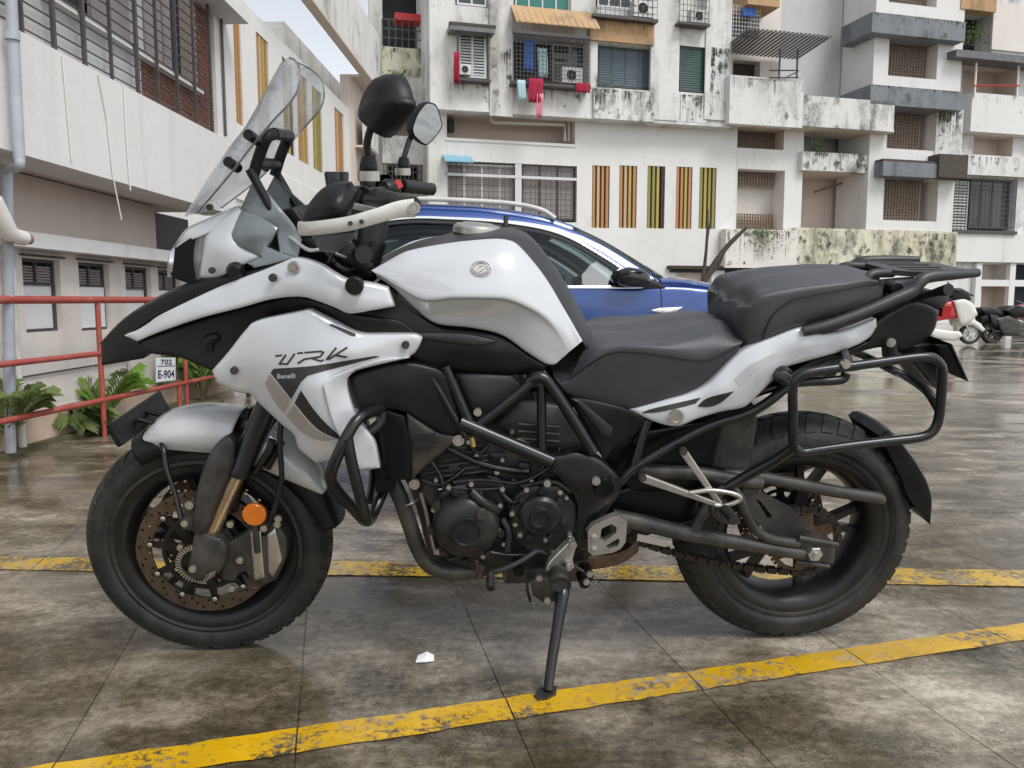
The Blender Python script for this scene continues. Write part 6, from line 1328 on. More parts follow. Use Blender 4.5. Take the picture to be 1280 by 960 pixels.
# ---- radiator shroud, radiator and engine
PAN('radiator_shroud', [(436, 472, .19), (452, 464, .185), (500, 452, .18), (545, 460, .175), (560, 470, .17), (580, 540, .17), (560, 546, .17), (530, 530, .172), (508, 516, .19), (480, 512, .19), (452, 520, .2), (444, 500, .198)], m_blk, [(500, 480, .192)], thick=.03, rnd=.008)
PAN('radiator_shroud_lower', [(508, 516, .186), (545, 541, .178), (578, 546, .17), (560, 560, .165), (530, 585, .16), (515, 600, .16), (512, 560, .175)], m_dusty, thick=.02, rnd=.005)
for pts in ([(514, 541, .189), (545, 542, .182), (520, 545, .186)], [(518, 553, .186), (546, 557, .178), (518, 560, .182)]): PAN('shroud_fin', pts, m_grey, thick=.01, rnd=0)
rx0, rx1 = P(470, 520, .1), P(512, 600, .1); V, Fc = box((rx0[0], -.17, rx1[2]), (rx1[0]-.03, .17, rx0[2]-.01)); mesh('radiator', V, Fc, m_gloss, bike)
PAN('radiator_side_tank', [(470, 520, .185), (484, 513, .19), (506, 520, .185), (514, 560, .18), (512, 600, .175), (484, 600, .175), (476, 560, .18)], m_gloss, thick=.03, rnd=.004)
def eng_box(name, q, w0, w1, m): PAN(name, W(q, w0), m, thick=w0+w1, rnd=.012, mirror=False)
eng_box('cylinder_block', [(520, 560), (600, 540), (700, 560), (712, 640), (560, 640), (528, 620)], .105, .105, m_dusty)
eng_box('cylinder_head', [(512, 500), (560, 470), (660, 480), (690, 560), (600, 600), (520, 590)], .09, .09, m_gloss)
eng_box('crankcase', [(548, 612), (640, 600), (715, 612), (745, 650), (735, 700), (680, 712), (600, 716), (556, 700), (545, 660)], .13, .13, m_engine)
eng_box('gearbox_cover', [(636, 628), (660, 608), (700, 606), (722, 630), (724, 680), (700, 692), (660, 690), (640, 668)], .165, .1, m_engine)
eng_box('alternator_box', [(566, 604), (574, 598), (620, 598), (632, 606), (634, 640), (600, 640), (566, 630)], .15, .05, m_engine)
disc_at('alternator_cover', 583, 657, .16, [(0, .034), (.03, .034), (.032, .039), (.036, .039), (.038, .033), (.056, .03), (.07, .022), (.078, .01), (.08, -.06)], m_engine, seg=48)
disc_at('cover_plug', 602, 641, .185, [(0, .012), (.012, .012), (.014, .008), (.014, -.01), (0, -.01)], m_dusty)
disc_at('sprocket_cover', 675, 643, .172, [(0, .02), (.018, .02), (.02, .026), (.025, .026), (.027, .02), (.042, .018), (.049, .01), (.05, -.05)], m_engine, seg=40)
PAN('engine_label_plate', W([(568, 608), (582, 606), (585, 618), (570, 620)], .158), m_grey, thick=.008, rnd=.002, mirror=False)
for q in ([(566, 603, .152), (600, 600, .152), (632, 603, .152)], [(566, 610, .155), (600, 612, .156), (628, 610, .152)]): T('casting_rib', q, .004, m_engine)
T('casting_rib', [(590, 615, .165), (604, 628, .178), (618, 636, .165)], .012, m_engine); T('casting_rib', [(625, 612, .15), (640, 640, .15), (634, 690, .15)], .008, m_engine); T('casting_rib', [(652, 608, .15), (690, 602, .165), (715, 615, .17)], .006, m_engine)
bolts([(561, 609, .155), (589, 605, .16), (628, 611, .158), (625, 632, .16), (542, 637, .14), (541, 665, .14), (604, 695, .15), (548, 690, .14), (622, 661, .165), (630, 680, .15), (644, 655, .168), (650, 668, .168), (682, 674, .17), (621, 590, .13), (640, 642, .168), (700, 615, .17), (712, 668, .17), (658, 612, .165)], .006)
T('coolant_hose', [(628, 618, .15), (640, 628, .16), (652, 622, .16), (664, 612, .15), (676, 596, .13)], .008, m_gloss, seg=8); T('coolant_hose', [(628, 648, .15), (636, 664, .155), (634, 688, .15)], .009, m_grey, seg=8)
T('wiring_loom', [(640, 600, .13), (655, 606, .14), (672, 594, .14), (682, 580, .14)], .006, m_frame, seg=8); T('wiring_loom', [(560, 560, .13), (590, 575, .13), (620, 585, .13), (660, 590, .12)], .008, m_frame, seg=8); T('wiring_loom', [(585, 555, .12), (600, 566, .14), (610, 556, .14)], .006, m_frame, seg=8)
for k in range(3): V, Fc = tube([P(648, 530+k*9, .13), P(700, 534+k*9, .13)], .0035, 6); mesh('cylinder_fin', V, Fc, m_dusty, bike)
for k, (cu, cv, rr_, ww) in enumerate(((583, 657, 44, .165), (675, 643, 30, .17))):
    for q in range(9 if k == 0 else 7):
        a = 2*math.pi*(q+.3)/(9 if k == 0 else 7); disc_at('bolt_boss', cu+rr_*math.cos(a), cv+rr_*math.sin(a), ww-.004, [(0, .01), (.0075, .01), (.009, .006), (.0095, -.02), (0, -.02)], m_engine, seg=12)
for k in range(6): T('cylinder_fin', [(524+k*1.2, 566+k*6.5, .112), (560, 562+k*6.5, .116), (610, 556+k*6.5, .114)], .0028, m_dusty, seg=6)
for q in ([(520, 556, .12), (535, 572, .13), (548, 590, .135), (556, 612, .14)], [(700, 560, .13), (690, 580, .15), (668, 596, .15), (640, 604, .15), (610, 596, .14)], [(560, 700, .14), (600, 690, .16), (640, 694, .15), (672, 690, .14)], [(606, 540, .13), (640, 548, .14), (672, 560, .14), (690, 590, .15)], [(528, 600, .125), (548, 606, .135), (566, 598, .14), (580, 586, .13)]): T('wiring_hose', q, .0052, m_frame, seg=8)
T('gasket_line', [(548, 612, .1335), (600, 604, .136), (640, 603, .136), (700, 606, .136)], .0022, m_alu, seg=6)
for u, v, w_, a_, b_ in ((612, 566, .12, 20, 9), (648, 578, .12, 16, 12), (560, 580, .118, 14, 16), (700, 588, .15, 10, 12)): PAN('component_box', [(u, v, w_), (u+a_, v+1, w_), (u+a_, v+b_, w_), (u, v+b_-1, w_)], m_grey, thick=.03, rnd=.003, rpx=2, mirror=False, step=5)
for u, v, w_ in ((640, 540, .125), (662, 552, .125), (628, 575, .125), (596, 568, .13), (556, 555, .12), (708, 622, .168), (690, 690, .165), (664, 600, .15), (545, 600, .135)): bolts([(u, v, w_, .7)], .007, m_alu)
T('hose_clamp', [(505, 628, .1), (507, 632, .131), (516, 628, .132), (522, 624, .1)], .003, m_alu, seg=6)
# exhaust
T('exhaust_header', [(474, 575, .11), (488, 598, .11), (500, 622, .11), (512, 655, .11), (522, 684, .11), (535, 705, .11), (555, 714, .11), (582, 715, .11), (606, 710, .1), (640, 700, .07)], .0195, m_dusty, seg=18)
T('exhaust_header', [(505, 580, .02), (520, 605, .02), (532, 640, .02), (541, 675, .02), (550, 700, .02), (580, 712, .02), (640, 704, .02)], .0195, m_dusty, seg=18)
T('header_highlight', [(526, 615, .1), (533, 640, .1), (538, 665, .1), (544, 692, .1)], .006, m_alu, seg=8)  # thin bright tube standing for the highlight on the inner header pipe
disc_at('header_clamp', 600, 708, .13, [(0, .01), (.012, .008), (.014, -.03), (0, -.03)], m_dusty); T('header_clamp_band', [(594, 695, .12), (598, 708, .132), (600, 722, .125)], .006, m_rust, seg=8)
sx, sz_ = P(640, 705, 0)[0], P(640, 705, 0)[2]
V, Fc = tube([np.array([sx-.02, .0, sz_]), np.array([sx+.2, .02, sz_-.01])], .05, 18); mesh('catalyst_box', V, Fc, m_dusty, bike, 50)
V, Fc = tube([np.array([sx+.2, .06, sz_+.0]), np.array([sx+.35, .13, sz_+.02]), np.array([.62, .15, .36])], .02, 14); mesh('exhaust_link_pipe', V, Fc, m_dusty, bike, 50)
V, Fc = tube([np.array([.6, .155, .355]), np.array([.63, .158, .36]), np.array([.95, .175, .50]), np.array([.98, .177, .515])], [.03, .052, .05, .03], 20, smooth=False); mesh('silencer', V, Fc, m_dusty, bike, 50)
# ---- crash bars
T('crash_bar', [(484, 506, .15), (474, 512, .19), (458, 517, .235), (444, 528, .265), (430, 553, .285), (417, 582, .285), (414, 600, .27), (424, 616, .235), (440, 634, .19), (452, 648, .13), (456, 652, .06)], .0128, m_frame, mirror=True)
T('crash_bar', [(434, 548, .285), (439, 575, .288), (446, 605, .288), (453, 632, .28), (457, 648, .262), (461, 651, .225), (468, 640, .18), (480, 612, .13)], .0125, m_frame, mirror=True)
T('crash_bar_brace', [(478, 514, .185), (476, 528, .19), (462, 540, .2)], .012, m_frame, mirror=True)
# ---- foot controls and side stand
def holed(name, outer, holes, w, m, thick=.014, rnd=True):
    V, Fc = plate2(outer, holes, lambda x, y, d: P(x, y, w)+np.array([0, d, 0]), thick); return mesh(name, V, Fc, m, bike, 35)
holed('heel_guard', [(735, 664), (741, 657), (767, 645), (774, 645), (784, 652), (782, 678), (776, 686), (766, 691), (741, 695), (735, 689)], [[(752, 661), (764, 655), (771, 659), (770, 666), (756, 677), (750, 674)], [(758, 682), (773, 673), (775, 676), (772, 683), (760, 686)]], .21, m_alu, .02)
bolts([(743, 673, .212), (743, 688, .212)], .007); T('heel_guard_stay', [(745, 680, .195), (735, 660, .17)], .012, m_frame)
PAN('foot_peg_bracket', W([(684, 706), (694, 694), (708, 680), (712, 675), (719, 676), (720, 684), (716, 698), (718, 710), (712, 712), (704, 704), (694, 712), (682, 714)], .23), m_alu, thick=.02, rnd=.004, rpx=3)
V, Fc = lathe([(0, .0), (.006, .0)], P(716, 681, .24), 10); bolts([(716, 681, .238, 1.2), (711, 709, .238)], .008)
fpg = P(699, 712, .24); fq = P(699, 742, .34)
V, Fc = tube([P(697, 715, .22), P(698, 722, .30), P(699, 730, .34)], [.016, .02, .018], 10, smooth=False); mesh('foot_peg', V, Fc, m_rubber, bike, 30)
mb = MB()
for k in range(7): c_ = lerp(P(697, 715, .225), P(699, 728, .335), k/6); mb.add(*lathe([(.012, -.004), (.0225, -.004), (.0225, .004), (.012, .004)], c_, 12, (0.0, 1, .35), closed=True))
mb.build('peg_rubber', m_rubber, bike, 30)
PAN('stand_bracket', W([(664, 728), (672, 720), (690, 722), (700, 735), (696, 752), (680, 754), (666, 744)], .19), m_dusty, thick=.03, mirror=False); bolts([(674, 722, .2), (684, 750, .2)], .008); T('stand_spring', [(663, 752, .18), (659, 735, .18), (660, 720, .17), (666, 712, .16)], .004, m_frame, seg=6)
st0 = P(703, 744, .2); foot = BK.loc(ground(683, 870)); 
V, Fc = tube([P(706, 730, .17), st0, lerp(st0, foot, .3), lerp(st0, foot, .75), foot+np.array([0.004, 0.002, .012])], [.017, .0165, .0135, .012, .011], 14); mesh('side_stand', V, Fc, m_frame, bike, 50)
fl = [BK.loc(ground(u, v, .0)) for u, v in ((668, 874), (672, 866), (684, 861), (696, 862), (695, 871), (684, 877), (673, 878))]; ft = [p+np.array([0, 0, .011]) for p in fl]; V = fl+ft; mesh('side_stand_foot', V, [tuple(range(7)), tuple(range(13, 6, -1))]+[(i, (i+1) % 7, 7+(i+1) % 7, 7+i) for i in range(7)], m_dusty, bike, 30)
T('gear_lever', [(614, 716, .19), (628, 712, .2), (650, 702, .2), (672, 688, .19)], .0065, m_grey, seg=8); T('gear_lever_toe', [(613, 718, .2), (613, 736, .24)], .0095, m_rubber, seg=12)
T('gear_linkage', [(672, 688, .19), (705, 700, .18), (730, 715, .17)], .005, m_frame, seg=6); disc_at('stand_switch', 730, 726, .17, [(0, .012), (.014, .012), (.016, -.03), (0, -.03)], m_gloss); disc_at('centre_stand_boss', 733, 718, .16, [(0, .012), (.016, .012), (.018, -.03), (0, -.03)], m_frame); bolts([(737, 717, .178), (733, 727, .185)], .008)
disc_at('linkage_boss', 648, 713, .17, [(0, .01), (.012, .01), (.013, -.03), (0, -.03)], m_gloss)
PAN('sump_guard', W([(668, 690), (735, 694), (775, 690), (800, 672), (798, 690), (775, 705), (735, 712), (700, 704), (678, 706)], .1), m_rust, thick=.2, rnd=.006, mirror=False)
# passenger peg hanger
def sbar(name, a, b, wa, wb, m=m_alu): V, Fc = bar(P(*a), P(*b), wa, .012, w2=wb); o = mesh(name, V, Fc, m, bike); md = o.modifiers.new('b', 'BEVEL'); md.width = .003; md.segments = 2; return o
for q in (((803, 597, .19), (896, 630, .19), .021, .012), ((853, 563, .185), (900, 630, .192), .019, .013)):
    sbar('peg_hanger', *q)
T('peg_hanger_loop', [(862, 616, .194), (890, 613, .2), (920, 618, .205), (924, 625, .205), (905, 632, .2), (893, 631, .195)], .006, m_alu, seg=8)
bolts([(803, 597, .198, 1.1), (854, 564, .195, 1.1), (898, 640, .2)], .0085, m_dusty); V, Fc = tube([P(905, 636, .2), P(918, 650, .26)], .013, 10); mesh('passenger_peg', V, Fc, m_rubber, bike, 40)
PAN('peg_pivot', W([(888, 628), (910, 628), (918, 645), (926, 655), (905, 655), (890, 645)], .195), m_dusty, thick=.02, mirror=False)
# ---- swingarm, chain, sprocket, shock, hugger
T('swingarm_lower', [(764, 646, .14), (800, 653, .14), (850, 665, .14), (920, 678, .138), (1003, 692, .13)], [.02, .0205, .0195, .018, .0165], m_dusty, mirror=True, seg=16)
T('swingarm_upper', [(870, 590, .12), (905, 603, .13), (922, 618, .137), (932, 642, .14), (944, 662, .14), (965, 674, .138), (998, 679, .132)], .0125, m_dusty, mirror=True, seg=14)
T('swingarm_brace', [(796, 586, .11), (830, 590, .11), (872, 592, .12), (920, 600, .12), (950, 604, .11)], .018, m_dusty, mirror=True)
T('swingarm_web', [(905, 608, .13), (880, 640, .14), (868, 662, .14)], .014, m_dusty, mirror=True)
holed('chain_side_cover', [(928, 606), (944, 612), (990, 636), (1003, 648), (1008, 668), (992, 675), (960, 668), (944, 650), (930, 628)], [[(944, 623), (951, 627), (966, 646), (960, 648)]], .115, m_dusty, .014)
PAN('axle_block', W([(1000, 674), (1020, 674), (1044, 680), (1044, 690), (1042, 705), (1010, 703), (1000, 698)], .135), m_dusty, thick=.05, rnd=.004)
T('axle_adjuster', [(994, 702, .135), (1036, 708, .13)], .006, m_dusty); T('axle_guard', [(998, 672, .14), (1046, 681, .14)], .008, m_dusty)
ca = P(1017, 691, .14); V, Fc = lathe([(0, -.02), (.009, -.02), (.009, -.012), (.018, -.012), (.02, -.009), (.02, .01)], ca, 6); mesh('axle_nut', V, Fc, m_alu, bike, 30)
V, Fc = lathe([(0, -.13), (.012, -.13), (.012, .13), (0, .13)], [.7525, 0, .312], 16); mesh('rear_axle', V, Fc, m_steel, bike, 40)
sc_ = np.array([.7525, -.088, .312]); nt_ = 42; rS = .09
poly = []
for k in range(nt_):
    for f, rr_ in ((-.32, rS-.003), (-.14, rS+.006), (.14, rS+.006), (.32, rS-.003)): a = 2*math.pi*(k+f)/nt_; poly.append((math.cos(a)*rr_, math.sin(a)*rr_))
hs_ = [[(math.cos(t)*.03, math.sin(t)*.03) for t in np.linspace(0, 2*math.pi, 24, endpoint=False)]]
for k in range(6):
    a = 2*math.pi*k/6; hs_.append([(math.cos(a-.34)*.078, math.sin(a-.34)*.078), (math.cos(a)*.079, math.sin(a)*.079), (math.cos(a+.34)*.078, math.sin(a+.34)*.078), (math.cos(a+.1)*.048, math.sin(a+.1)*.048), (math.cos(a-.1)*.048, math.sin(a-.1)*.048)])
V, Fc = plate2(poly, hs_, lambda x, y, d: sc_+np.array([x, d-.003, y]), .006); mesh('rear_sprocket', V, Fc, m_rust, bike, 30)
V, Fc = lathe([(0, -.07), (.045, -.07), (.05, -.06), (.05, -.02), (0, -.02)], [.7525, 0, .312], 30); mesh('sprocket_carrier', V, Fc, m_rim, bike, 40)
fs_ = P(775, 652, .088); fs_[1] = -.088; rF = .035
# closed chain path round both sprockets
dv = sc_-fs_; L_ = np.hypot(dv[0], dv[2]); th = math.atan2(dv[2], dv[0]); be = math.acos((rF-rS)/L_)
ptc = []
for t in np.linspace(th+be, th-be, 40): ptc.append(sc_+np.array([math.cos(t)*rS, 0, math.sin(t)*rS]))
for t in np.linspace(th-be, th+be-2*math.pi, 20): ptc.append(fs_+np.array([math.cos(t)*rF, 0, math.sin(t)*rF]))
ptc = np.array(ptc+[ptc[0]]); sag = []
dcum = np.concatenate([[0], np.cumsum(np.linalg.norm(np.diff(ptc, axis=0), axis=1))]); npit = int(dcum[-1]/.0159); tt = np.linspace(0, dcum[-1], npit, endpoint=False)
cp = np.stack([np.interp(tt, dcum, ptc[:, k]) for k in range(3)], 1)
lower0 = dcum[39]; lower1 = dcum[40]
for i, t in enumerate(tt):
    if lower0 < t < lower1: f = (t-lower0)/(lower1-lower0); cp[i][2] -= .02*math.sin(math.pi*f)
lk_ = MB()
for i in range(npit):
    a, b = cp[i], cp[(i+1) % npit]; d = (b-a)/np.linalg.norm(b-a)
    if i % 2: lk_.add(*bar(a-d*.005, b+d*.005, .014, .004)); 
    else:
        for yy in (-.0075, .0075): lk_.add(*bar(a-d*.005+[0, yy, 0], b+d*.005+[0, yy, 0], .015, .003))
    lk_.add(*lathe([(0, -.0095), (.005, -.0095), (.005, .0095), (0, .0095)], a, 8))
o = lk_.build('drive_chain', m_chain, bike)
V, Fc = lathe([(0, -.02), (.03, -.02), (.034, -.003), (.034, .003), (0, .003)], fs_, 20); mesh('front_sprocket', V, Fc, m_rust, bike, 40)
cg = [(905, 592, .1), (945, 596, .1), (1000, 606, .098), (1050, 615, .095), (1094, 622, .092), (1103, 625, .09)]
T('chain_guard', cg, [.012, .0165, .0165, .0155, .0155, .0125], m_dusty, seg=14)
PAN('inner_mudguard', [(905, 526, .09), (944, 507, .09), (946, 533, .09), (934, 592, .09), (888, 584, .09), (870, 560, .09)], m_dusty, thick=.18, mirror=False, rnd=.006)
V, Fc = lathe([(0, -.1), (.02, -.1), (.035, -.09), (.04, 0), (.035, .09), (.02, .1), (0, .1)], P(905, 560, 0)*[1, 0, 1], 20, (.5, 0, .87)); 
T('shock_absorber', [np.array([.35, 0, .66]), np.array([.42, 0, .42])], .03, m_gloss, loc3=True); T('shock_spring', [np.array([.35+.07*t+.04*math.cos(t*50), .04*math.sin(t*50), .66-.24*t]) for t in np.linspace(0, 1, 64)], .006, m_grey, loc3=True, sub=1)
eg_ = [(1101, 546, .085), (1112, 541, .09), (1128, 556, .095), (1151, 589, .095), (1164, 621, .095), (1163, 655, .09)]
in_ = [(1101, 546, .085), (1108, 560, .085), (1118, 580, .085), (1128, 600, .085), (1136, 622, .085), (1162, 655, .088)]
railsurf('rear_mudflap', [rs(in_), rs(eg_), [p*np.array([1, .5, 1])+np.array([.008, 0, .004]) for p in rs(eg_)], [p*np.array([1, 0, 1])+np.array([.01, 0, .005]) for p in rs(eg_)]], m_blk, bike, n=24, sub=3, thick=.005)
T('mudflap_arm', [(1108, 560, .09), (1080, 590, .12), (1050, 640, .125), (1030, 685, .128)], .008, m_dusty, mirror=True) if False else None
PAN('under_tray', [(800, 540, .1), (860, 530, .1), (905, 526, .1), (890, 584, .1), (870, 620, .1), (790, 620, .1), (770, 590, .1)], m_gloss, thick=.2, mirror=False, rnd=.004)
PAN('swingarm_pivot_block', W([(756, 620), (800, 606), (880, 600), (870, 652), (800, 672), (750, 690)], .1), m_gloss, thick=.2, mirror=False)
PAN('rear_reservoir', W([(745, 560), (800, 545), (800, 590), (770, 595)], .1), m_gloss, thick=.1, mirror=False)
PAN('warning_label', W([(797, 668), (835, 676), (833, 684), (796, 676)], .158), m_taupe, thick=.004, mirror=False, rnd=0)

# ------------------------------------------------------------------ the blue car parked behind
CL = Local((.28, 6.95, 0), R(6)); CP = CL.P
car = empty('parked_car', tuple(CL.T), (0, 0, CL.yaw), label='blue compact car with chrome window line parked behind the motorcycle', cat='car')
def crs(pts): return [CP(*p) for p in pts]
def cpan(name, outline, m, ctrl=(), parent=car, **k): return panel(CL, name, outline, m, parent, ctrl, **k)
# body side below the window line
body = [(400, 372, .78), (440, 362, .84), (520, 358, .855), (640, 358, .86), (715, 359, .86), (790, 359, .86), (832, 358, .85), (870, 360, .84), (910, 366, .82), (945, 378, .78), (962, 400, .72), (966, 440, .72), (960, 478, .74), (930, 486, .8), (420, 486, .8), (392, 470, .76), (388, 410, .74)]
s_car = cpan('body', body, m_carblue, [(600, 385, .88), (715, 384, .885), (826, 380, .885), (880, 378, .87), (600, 396, .875), (715, 394, .875), (826, 392, .875), (715, 425, .85), (600, 425, .85), (860, 425, .85), (715, 465, .86), (600, 465, .86)], thick=.08, rnd=.012, step=10, name_r='body_far_side')[1]
hood_e = crs([(826, 350, .8), (846, 350, .8), (870, 353, .79), (897, 358, .77), (925, 364, .74), (950, 378, .7)]); hood_s = [p+np.array([.005, .0, -.06]) for p in hood_e]
hood_m = [p*np.array([1, .55, 1])+np.array([.0, 0, .045]) for p in hood_e]; hood_c = [p*np.array([1, 0, 1])+np.array([0.03, 0, .06]) for p in hood_e]
railsurf('bonnet', [hood_s, hood_e, hood_m, hood_c], m_carblue, car, n=24, ends=True)
# roof with its edge line, pillars, screen
roof_o = [(436, 296, .62), (452, 276, .6), (480, 266, .6), (520, 261, .6), (560, 262, .6), (600, 264, .6), (640, 269, .6), (680, 276, .61), (714, 287, .62), (757, 308, .66), (800, 335, .72), (834, 357, .78)]
roof_i = [(p[0]+.0, p[1]-6, p[2]-.05) for p in roof_o]
re = crs(roof_o); ri = crs(roof_i); cut = 8
rm = [p*np.array([1, .5, 1])+np.array([0, 0, .03]) for p in ri[:cut+1]]; rc2 = [p*np.array([1, 0, 1])+np.array([0, 0, .045]) for p in ri[:cut+1]]
railsurf('roof', [re[:cut+1], ri[:cut+1], rm, rc2], m_carblue, car, n=40, ends=True)
# windscreen between the front pillars
ws_e = ri[cut:]; ws_m = [p*np.array([1, .55, 1])+np.array([.06+.03*k, 0, .0]) for k, p in enumerate(ws_e)]; ws_c = [p*np.array([1, 0, 1])+np.array([.1+.04*k, 0, 0]) for k, p in enumerate(ws_e)]
railsurf('windscreen', [ws_e, ws_m, ws_c], m_carglass, car, n=12, ends=False, thick=.006)
def cband(name, lower, upper, m, lift=0, parent=car): 
    o = [(*a[:2], a[2]+lift) for a in lower]+[(*a[:2], a[2]+lift) for a in reversed(upper)]; return panel(CL, name, o, m, parent, thick=.03, rnd=.004, step=9)
edge_lo = [(440, 300, .66), (456, 284, .645), (482, 274, .645), (520, 270, .645), (560, 271, .645), (600, 273, .645), (640, 277, .645), (680, 284, .65), (712, 295, .66), (750, 316, .69), (788, 341, .74), (812, 357, .79)]
cband('roof_side', edge_lo, roof_o, m_carblue)
chro = [(a[0]-.5, a[1]+3.4, a[2]+.004) for a in edge_lo]
cband('window_chrome', chro, [(a[0], a[1]-.0, a[2]) for a in edge_lo], m_chrome, .012)
trim = [(a[0]-3, a[1]+9, a[2]+.012) for a in edge_lo]
cband('window_trim', trim, chro, m_carblack)
gl = [(446, 356, .83), (452, 312, .7), (470, 288, .672), (520, 281, .672), (640, 287, .672), (680, 294, .68), (706, 304, .69), (742, 325, .725), (778, 350, .78), (784, 358, .82), (700, 358, .83), (560, 358, .83)]
cpan('side_glass', gl, m_carglass, thick=.005, rnd=0, step=14, name_r='side_glass')
cband('sill_chrome', [(446, 361, .862), (560, 360, .867), (700, 360.5, .867), (784, 360.5, .867), (806, 360, .86)], [(446, 357.5, .858), (560, 356.5, .86), (700, 357, .86), (784, 357, .86), (806, 357, .85)], m_chrome, .004)
cpan('door_pillar', [(622, 284, .685), (642, 285, .685), (636, 357, .84), (612, 357, .84)], m_carblack, thick=.02, rnd=.003); cpan('rear_pillar', [(436, 300, .66), (462, 288, .68), (472, 357, .84), (440, 358, .84)], m_carblue, thick=.03, rnd=.003)
# roof rail
railp = crs([(478, 258, .6), (486, 250, .6), (520, 248.5, .6), (580, 250.5, .6), (640, 254.5, .6), (676, 262, .605), (694, 273, .61)])
for sg in (1, -1): V, Fc = tube([p*np.array([1, sg, 1]) for p in railp], .019, 10); mesh('roof_rail', V, Fc, m_ac, car, 60)
for sg in (1, -1): V, Fc = tube([p*np.array([1, sg, 1]) for p in crs([(632, 283, .66), (633, 270, .66)])], .02, 8); mesh('trim_clip', V, Fc, m_carblack, car, 60)
def dline(name, pts, m=m_carblack, r=.004): V, Fc = tube([P_ for P_ in [CP(u, v, float(s_car((u, v))[0])+.001) for u, v in pts]], r, 6); mesh(name, V, Fc, m, car, 60)
dline('door_gap', [(826, 361), (827, 375), (827, 392), (824, 440), (818, 478)]); dline('door_gap', [(630, 361), (632, 420), (634, 478)]); dline('door_gap', [(500, 361), (478, 420), (486, 478)])
cpan('fender_badge', [(814, 388, .888), (824, 385, .888), (854, 383.5, .883), (846, 389, .884), (838, 391, .886), (824, 391, .888)], m_chrome, thick=.01, rnd=.002, step=5)
cpan('door_handle', [(650, 378, .9), (684, 377, .9), (686, 382, .9), (650, 383, .9)], m_chrome, thick=.02, rnd=.004, rpx=2)
V, Fc = tube([CP(700, 384, .885), CP(600, 386, .885)], .003, 5); 
# wing mirrors
mo = [(770, 346, 1.0), (772, 338, 1.0), (785, 334, 1.0), (803, 337, 1.0), (812, 344, .98), (814, 352, .97), (808, 359, .97), (786, 358, .99), (774, 355, 1.0)]
cpan('wing_mirror', mo, m_carblack, [(790, 346, 1.06)], thick=.16, rnd=.05, rpx=7, step=4); cpan('mirror_foot', [(800, 352, .9), (818, 348, .88), (832, 360, .87), (806, 361, .88)], m_carblack, thick=.06, rnd=.01)
cpan('mirror_cap_stripe', [(773, 342, 1.03), (800, 339, 1.03), (806, 341, 1.02), (776, 345, 1.03)], m_gloss, thick=.01, rnd=.002, step=4)
# inside: dash, seats, wheel; far side closes with its own glass and body
def cbox(name, a, b, m): V, Fc = box(a, b); o = mesh(name, V, Fc, m, car); md = o.modifiers.new('b', 'BEVEL'); md.width = .05; md.segments = 3; return o
xd = CP(790, 360, .0)[0]; xs = CP(690, 360, 0)[0]
cbox('dashboard', (xd-.1, -.68, .75), (xd+.35, .68, 1.0), m_dark)
for y in (-.38, .38): cbox('front_seat', (xs-.25, y-.24, .5), (xs+.02, y+.24, 1.12), m_carint); cbox('headrest', (xs-.22, y-.13, 1.15), (xs-.1, y+.13, 1.3), m_carint)
cbox('rear_seat', (xs-1.25, -.6, .5), (xs-1.0, .6, 1.15), m_carint); cbox('cabin_floor', (xs-1.7, -.66, .3), (xd+.4, .66, .55), m_dark)
V, Fc = tube([np.array([xd-.18+.06*math.sin(t), -.38+.18*math.cos(t), .98+.17*math.sin(t)]) for t in np.linspace(0, 2*math.pi, 24, endpoint=False)], .014, 8, 2, True); mesh('steering_wheel', V, Fc, m_dark, car, 60)
x0, x1 = CP(400, 430, .8)[0], CP(962, 430, .72)[0]
V, Fc = box((x0+.02, -.62, .22), (x1-.02, .62, .8)); o = mesh('underbody', V, Fc, m_carblack, car)
V, Fc = box((x1-.1, -.62, .3), (x1+.04, .62, .92)); o = mesh('front_bumper', V, Fc, m_carblue, car); md = o.modifiers.new('b', 'BEVEL'); md.width = .06; md.segments = 3
V, Fc = box((x0-.05, -.66, .3), (x0+.1, .66, 1.0)); o = mesh('tailgate', V, Fc, m_carblue, car); md = o.modifiers.new('b', 'BEVEL'); md.width = .06; md.segments = 3
for y in (-.5, .5): V, Fc = box((x1-.04, y-.16, .72), (x1+.05, y+.16, .84)); mesh('headlamp', V, Fc, m_chrome, car)
for xw in (x0+.68, x1-.72):
    for y in (-.76, .76):
        c_ = np.array([xw, y, .31]); V, Fc = lathe([(.2, -.1), (.29, -.1), (.315, -.07), (.315, .07), (.29, .1), (.2, .1)], c_, 40, closed=True); wl = mesh('wheel', V, Fc, m_rubber, car, 40)
        mb = MB(); mb.add(*lathe([(0, -.08), (.06, -.085), (.07, -.07), (.07, .05), (0, .05)], c_, 20))
        for k in range(5): a = 2*math.pi*k/5; mb.add(*bar(c_+[math.cos(a)*.05, -.06*np.sign(-y) if y > 0 else -.06, math.sin(a)*.05], c_+[math.cos(a)*.21, -.07 if y < 0 else .07, math.sin(a)*.21], .06, .03))
        mb.build('wheel_rim', m_ac, wl, 30)
# far-side front wing mirror shows past the screen: it is the mirrored copy above

